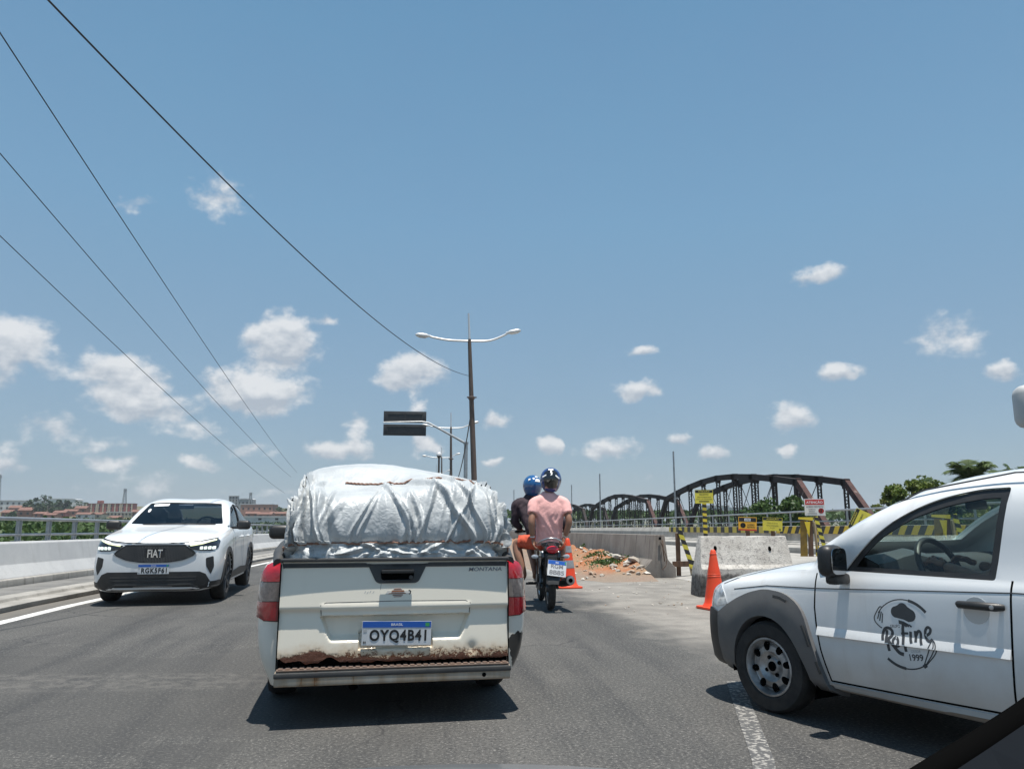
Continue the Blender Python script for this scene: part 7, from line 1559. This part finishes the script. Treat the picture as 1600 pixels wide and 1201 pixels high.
mb = MB(); mb.lathe([(.034, -.012), (.037, 0), (.034, .012)], 18, M=Matrix.Translation(P['lw'][0] + Vector((0, 0, .015)))); tag(mb.build('wristwatch', 'satin', smooth=50), 'silver bracelet on the left wrist of the pillion in pink', 'watch')

# ================================================================= WORKS: CONES, BLOCK, BARRICADES, SIGNS
def cone(label, x, y, h, bands, rz):
    t = thing('traffic_cone', label, 'traffic cone', (x, y, gz(y) + .004), rz, 'orange traffic cones'); r0 = h * .19; r1 = h * .045
    mb = MB(); b = h * .255; mb.prism(round_poly([(-b, -b), (b, -b), (b, b), (-b, b)], .07, 4), lambda p, q_, v: (p, q_, v), 0, .035); mb.build('base', 'orange', t, bevel=.01)
    R = lambda z: r0 + (r1 - r0) * (z - .035) / (h - .035)
    mb = MB(); prof = [(r0 * 1.16, .034), (r0 * 1.05, .06), (R(.08), .085)]
    for k in range(1, 9):
        z = .085 + (h * .94 - .085) * k / 8; prof.append((R(z) + (.004 if k == 5 and not bands else 0), z))
    prof += [(R(h * .94) * .9, h * .955), (R(h * .94) * .8, h * .98), (R(h) * .55, h), (0, h)]; mb.lathe(prof, 28); cn = mb.build('body', 'orange', t, smooth=40)
    for z0, z1 in bands: mb = MB(); mb.lathe([(R(z0) + .003, z0), (R(z1) + .003, z1)], 28); me = evaluated(mb.mesh('b'), [('SOLIDIFY', dict(thickness=.003))]); mk('reflective_band', me, 'cone_grey', cn, smooth=60)
    if not bands:
        for z in (h * .55, h * .58, h * .93): mb = MB(); mb.lathe([(R(z) - .002, z - .006), (R(z) + .005, z), (R(z) - .002, z + .006)], 28); mb.build('ridge', 'orange', cn, smooth=50)
cone('plain orange cone standing beside the whitewashed concrete block', 4.05, 10.62, .80, [], .25)
cone('orange cone with two grey reflective bands standing behind the motorcycle', 2.70, 14.45, .90, [(.36, .50), (.64, .76)], .1)
# whitewashed block
t = thing('concrete_block', 'whitewashed flaking concrete block behind the plain orange cone', 'barrier', (4.42, 12.25, gz(12.2)), rad(-4))
mb = MB(); prof = [(0, 0), (-.02, .44), (.06, .50), (.16, .95), (.36, .95), (.46, .50), (.55, .42), (.55, 0)]
nL = 14; vs = []; 
for i in range(nL + 1):
    x = 1.62 * i / nL
    for p_, q_ in prof: vs.append((x + (.10 * q_ / .95 * (1 if i == 0 else (-1 if i == nL else 0))) + mnoise.noise((x * 3, p_ * 5, q_ * 5)) * .012, p_ + mnoise.noise((x * 4, q_ * 6, 3)) * .012, q_ + mnoise.noise((x * 5, p_ * 4, 9)) * .010))
fs = [(i * 8 + j, i * 8 + (j + 1) % 8, (i + 1) * 8 + (j + 1) % 8, (i + 1) * 8 + j) for i in range(nL) for j in range(8)] + [tuple(range(8)), tuple(nL * 8 + j for j in range(8))[::-1]]
mb.add(vs, fs); mb.build('block', 'block', t, bevel=.015)
for x, z in ((.32, .76), (1.22, .75)): mb = MB(); mb.lathe([(0, .01), (.028, .008), (.034, 0)], 12, M=Matrix.Translation((x, .125 - (z - .75) * .2 - .012, z)) @ Matrix.Rotation(PI / 2 - .22, 4, 'X') @ Matrix.Diagonal((.8, 1.2, 1, 1))); mb.build('lifting_hole', 'dark', t)
def facing(x, y, k=.9): return -math.atan2(x, y) * k
def sign(label, u, v, Y, w, h, build, roll=0.0, post=None, pw=.10, lean=0.0, name='warning_sign'):
    c = at_y(u, v, Y); zb = gz(c.y) + (.27 if c.x > 8.05 else .004 + .266 * max(0, (c.x - 5.6) / 2.45)); rz = facing(c.x, c.y)
    t = thing(name, label, 'sign', (c.x, c.y, zb), rz, 'warning signs at the works'); hc = c.z - zb
    R_ = Matrix.Translation((0, 0, hc)) @ Matrix.Rotation(roll, 4, 'Y') @ Matrix.Rotation(PI / 2, 4, 'X')
    pn = bpy.data.objects.new('panel', MB().box((0, 0, 0), (w, h, .012)).mesh('panel')); C.objects.link(pn); pn.parent = t; pn.matrix_local = R_
    build(pn, w, h)
    mb = MB(); top = hc + (h * .42 if roll == 0 else 0); mb.box((lean * .5, .05, top / 2), (pw, .07, top)) ; mb.build('post', post or 'wood', t)
    return t
def flat(pn, x, y, w, h, m, z=.007): mb = MB(); mb.box((x, y, z), (w, h, .002)); return mb.build('print', m, pn)
def yel(lines, head='ATENÇÃO', bar=False, icon=False):
    def f(pn, w, h):
        pn.data.materials.append(MT['yellow']); flat(pn, 0, h * .38, w * .96, h * .2, 'ink'); lettering(head, pn, (0, h * .38, .009), (0, 0, 0), w * .62, h * .125, 'yellow', .02, .0008)
        for (tx, y, ww, hh) in lines: lettering(tx, pn, (0, y * h, .008), (0, 0, 0), w * ww, h * hh, 'ink', .015, .0008)
        if bar: flat(pn, 0, -h * .36, w * .55, h * .075, 'ink')
        if icon: flat(pn, w * .38, -h * .38, w * .09, h * .09, 'ink')
    return f
sign('yellow ATENÇÃO sign on a tall striped post in front of the truss', 1100, 775.5, 28, .66, .50, yel([('PEDESTRE', .15, .5, .09), ('ÁREA INTERDITADA', -.03, .76, .08), ('NÃO ULTRAPASSE', -.19, .9, .06)], bar=True), post=hz_post, pw=.15)
def aviso(pn, w, h):
    pn.data.materials.append(MT['sign_orange']); flat(pn, 0, h * .30, w * .94, h * .30, 'ink'); flat(pn, 0, h * .30, w * .34, h * .20, 'white_ink', .009); lettering('AVISO', pn, (0, h * .30, .011), (0, 0, 0), w * .28, h * .13, 'ink', .02, .0008)
    flat(pn, 0, -h * .44, w * .98, h * .10, 'sign_red'); mb = MB(); mb.lathe([(h * .16, 0), (h * .19, 0)], 24, M=Matrix.Translation((-w * .25, -h * .12, .0085))); mb.build('ring', 'ink', pn); mb = MB(); mb.lathe([(0, 0), (h * .16, 0)], 24, M=Matrix.Translation((-w * .25, -h * .12, .0082))); mb.build('disc', 'white_ink', pn)
    flat(pn, -w * .25, -h * .15, w * .07, h * .14, 'ink', .010)
    for k in range(4): flat(pn, -w * .25 + (k - 1.5) * w * .02, -h * .05, w * .014, h * .1, 'ink', .010)
    lettering('ACESSO', pn, (w * .18, -h * .06, .008), (0, 0, 0), w * .4, h * .11, 'ink', .02, .0008); lettering('RESTRITO', pn, (w * .19, -h * .24, .008), (0, 0, 0), w * .44, h * .11, 'ink', .02, .0008)
sign('orange AVISO sign with a hand symbol standing behind the whitewashed block', 1168, 818, 24, .56, .43, aviso, post='wood', pw=.12, roll=rad(2))
sign('low yellow ATENÇÃO sign leaning behind the end of the whitewashed block', 1207, 818.5, 24, .60, .42, yel([('PERIGO DE QUEDA', .08, .55, .05), ('NÃO ULTRAPASSE', -.10, .6, .07), ('ESTA ÁREA', -.28, .25, .05)], icon=True), post='wood', pw=.12, roll=rad(3))
def redw(pn, w, h):
    pn.data.materials.append(MT['sign_white']); flat(pn, 0, h * .30, w * .92, h * .32, 'sign_red'); lettering('ATENÇÃO', pn, (0, h * .29, .009), (0, 0, 0), w * .8, h * .2, 'white_ink', .02, .0008); lettering('ACESSO RESTRITO', pn, (0, h * .03, .008), (0, 0, 0), w * .84, h * .08, 'ink', .012, .0008)
    for k, (tx, ww) in enumerate((('SOMENTE', .34), ('PESSOAL', .30), ('AUTORIZADO', .46))): lettering(tx, pn, (-w * .14, -h * (.13 + k * .12), .008), (0, 0, 0), w * ww, h * .07, 'grey_ink', .012, .0008)
    mb = MB(); mb.lathe([(h * .12, 0), (h * .16, 0)], 24, M=Matrix.Translation((w * .30, -h * .22, .0085))); mb.build('ring', 'sign_red', pn); flat(pn, w * .30, -h * .23, w * .07, h * .16, 'ink', .008)
sign('white ATENÇÃO sign with red heading on a striped wooden post', 1273, 792, 22, .57, .49, redw, post=hz_post, pw=.10)
sign('yellow ATENÇÃO sign tipped on its side against a stake near the white car', 1344, 814, 21, .62, .46, yel([('ÁREA EM OBRAS', .05, .7, .12), ('NÃO ENTRE', -.25, .6, .12)]), roll=rad(-63), post='wood', pw=.07)
sign('small pale green-yellow sign low behind the car window', 1524, 826, 19, .34, .20, yel([('OBRAS', -.1, .5, .2)]), post='wood', pw=.06)
def barricade(label, x, y, s, rz, wide=False):
    zb = gz(y) + (.27 if x > 8.05 else .006 if x < 5.65 else .006 + .11 * (x - 5.6)); t = thing('barricade', label, 'barricade', (x, y, zb), rz, 'timber barricades')
    if not wide:
        mb = MB(); mb.box((-.10, 0, .47 * s), (.10, .08, .94 * s)); mb.build('post', 'wood', t, bevel=.006)
        mb = MB(); mb.beam((-.06, -.06, 1.02 * s), (.22, -.06, .14 * s), .05, .10); mb.build('striped_leg', hz_small, t)
        mb = MB(); mb.beam((.16, -.03, .28 * s), (.20, -.03, 0), .05, .08); mb.build('stub', 'wood_pale', t)
        mb = MB(); mb.beam((-.24, -.10, .26 * s), (.12, -.10, .27 * s), .06, .12); mb.build('crosspiece', 'wood', t); mb = MB(); mb.beam((.12, -.10, .27 * s), (.50, -.10, .30 * s), .05, .14); mb.build('striped_crosspiece', hz_small, t)
    else:
        ylw = mat('barricade_yellow', (.24, .15, .02), .8, col2=(.13, .08, .02), nscale=4)
        mb = MB(); mb.prism([(-.22, 0), (-.02, 0), (0, 1.05), (-.17, 1.05)], lambda p, q_, v: (p, v, q_), -.05, .05); mb.build('post', ylw, t); mb = MB(); mb.prism([(.0, 0), (.14, 0), (.17, 1.05), (.04, 1.05)], lambda p, q_, v: (p, v, q_), -.04, .06); mb.build('post', 'wood', t)
        mb = MB(); mb.prism([(-.06, 1.0), (.10, 1.0), (.05, .55)], lambda p, q_, v: (p, v, q_), -.075, -.055); mb.build('yellow_wedge', mat('bright_yellow', (.72, .52, .03), .6), t)
        mb = MB(); mb.box((-.02, -.02, 1.08), (.40, .10, .10)); mb.build('top_board', hz_post, t)
        mb = MB(); mb.beam((.26, -.05, 1.15), (.50, -.08, .02), .05, .11); mb.build('striped_leg', hz_small, t); mb = MB(); mb.beam((.22, .2, 1.0), (.30, .3, 0), .05, .08); mb.build('rear_leg', 'wood_pale', t)
barricade('timber barricade with striped yellow and black leg beside the end of the median wall', 5.85, 17.2, 1.0, facing(5.85, 17.2, .8))
barricade('wide yellow timber barricade under the white ATENÇÃO sign', 11.25, 21.9, 1.0, facing(11.2, 21.9, .9), True)
barricade('wide yellow timber barricade seen through the window of the white car', 14.4 - 1.9, 17.6, .9, facing(12.5, 17.6, .9), True)

# ================================================================= THE VIEWER'S OWN CAR
t = thing('car', 'grey bonnet edge and black windscreen corner of the car carrying the viewer', 'car', (0, 0, 0), 0)
mb = MB(); P_ = []
for y, z in ((.55, .90), (.9, .86), (1.3, .805), (1.6, .753), (1.70, .723), (1.76, .68), (1.78, .6)):
    P_.append([(x * (1 - .04 * max(0, y - 1.2) ** 2), y - .16 * abs(x / .75) ** 2.5 * (y / 1.8), z - .045 * abs(x / .75) ** 2) for x in [-.75 + i * .075 for i in range(21)]])
mb.grid(P_); me = evaluated(mb.mesh('bonnet'), [('SOLIDIFY', dict(thickness=.03, offset=-1))]); mk('bonnet', me, mat('silver_paint', (.30, .31, .32), .3, .3, coat=.8), t, smooth=60)
pts = [EYE + ray(u, v) * .62 for u, v in ((1330, 1300), (1450, 1222), (1540, 1168), (1620, 1116), (1720, 1040), (1830, 940))]
mb = MB(); mb.tube(crom(pts, 5), .0145, 10); mb.build('windscreen_seal', 'dark', t, smooth=60)
a_ = [EYE + ray(u, v) * .60 for u, v in ((1400, 1290), (1560, 1185), (1660, 1118), (1760, 1045))]; b_ = [EYE + ray(u, v) * .45 for u, v in ((1520, 1500), (1680, 1400), (1800, 1300), (1900, 1200))]
mb = MB(); mb.grid([[tuple(p) for p in a_], [tuple(p) for p in b_]]); me = evaluated(mb.mesh('pillar_trim'), [('SOLIDIFY', dict(thickness=.02, offset=0))]); mk('pillar_trim', me, mat('cabin_trim', (.010, .012, .015), .95, spec=.05), t)
mb = MB(); c_ = EYE + ray(1672, 632) * .5; mb.box((0, 0, 0), (.062, .02, .028)); me = evaluated(mb.mesh('m'), [('BEVEL', dict(width=.006, segments=3))]); mk('rear_view_mirror', me, 'faint_ink', t, smooth=40, loc=c_, rot=(0, 0, -.5))
mb = MB(); mb.tube([c_, c_ + Vector((.10, .0, .03)), c_ + Vector((.3, -.02, .06))], .006, 8); mb.build('mirror_stalk', 'black', t, smooth=60)
# ================================================================= AIR
hm = bpy.data.materials.new('haze_air'); hm.use_nodes = True; hn = hm.node_tree; hn.nodes.clear()
ho = hn.nodes.new('ShaderNodeOutputMaterial'); hv = hn.nodes.new('ShaderNodeVolumePrincipled'); hn.links.new(hv.outputs[0], ho.inputs['Volume'])
hv.inputs['Color'].default_value = (.82, .88, .95, 1); hv.inputs['Density'].default_value = .00022; hv.inputs['Anisotropy'].default_value = .2
mb = MB(); mb.box((0, 3400, 27), (24000, 7400, 72)); hz = mb.build('haze', hm); tag(hz, 'thin pale haze softening the far town and woodland', 'haze', kind='stuff')
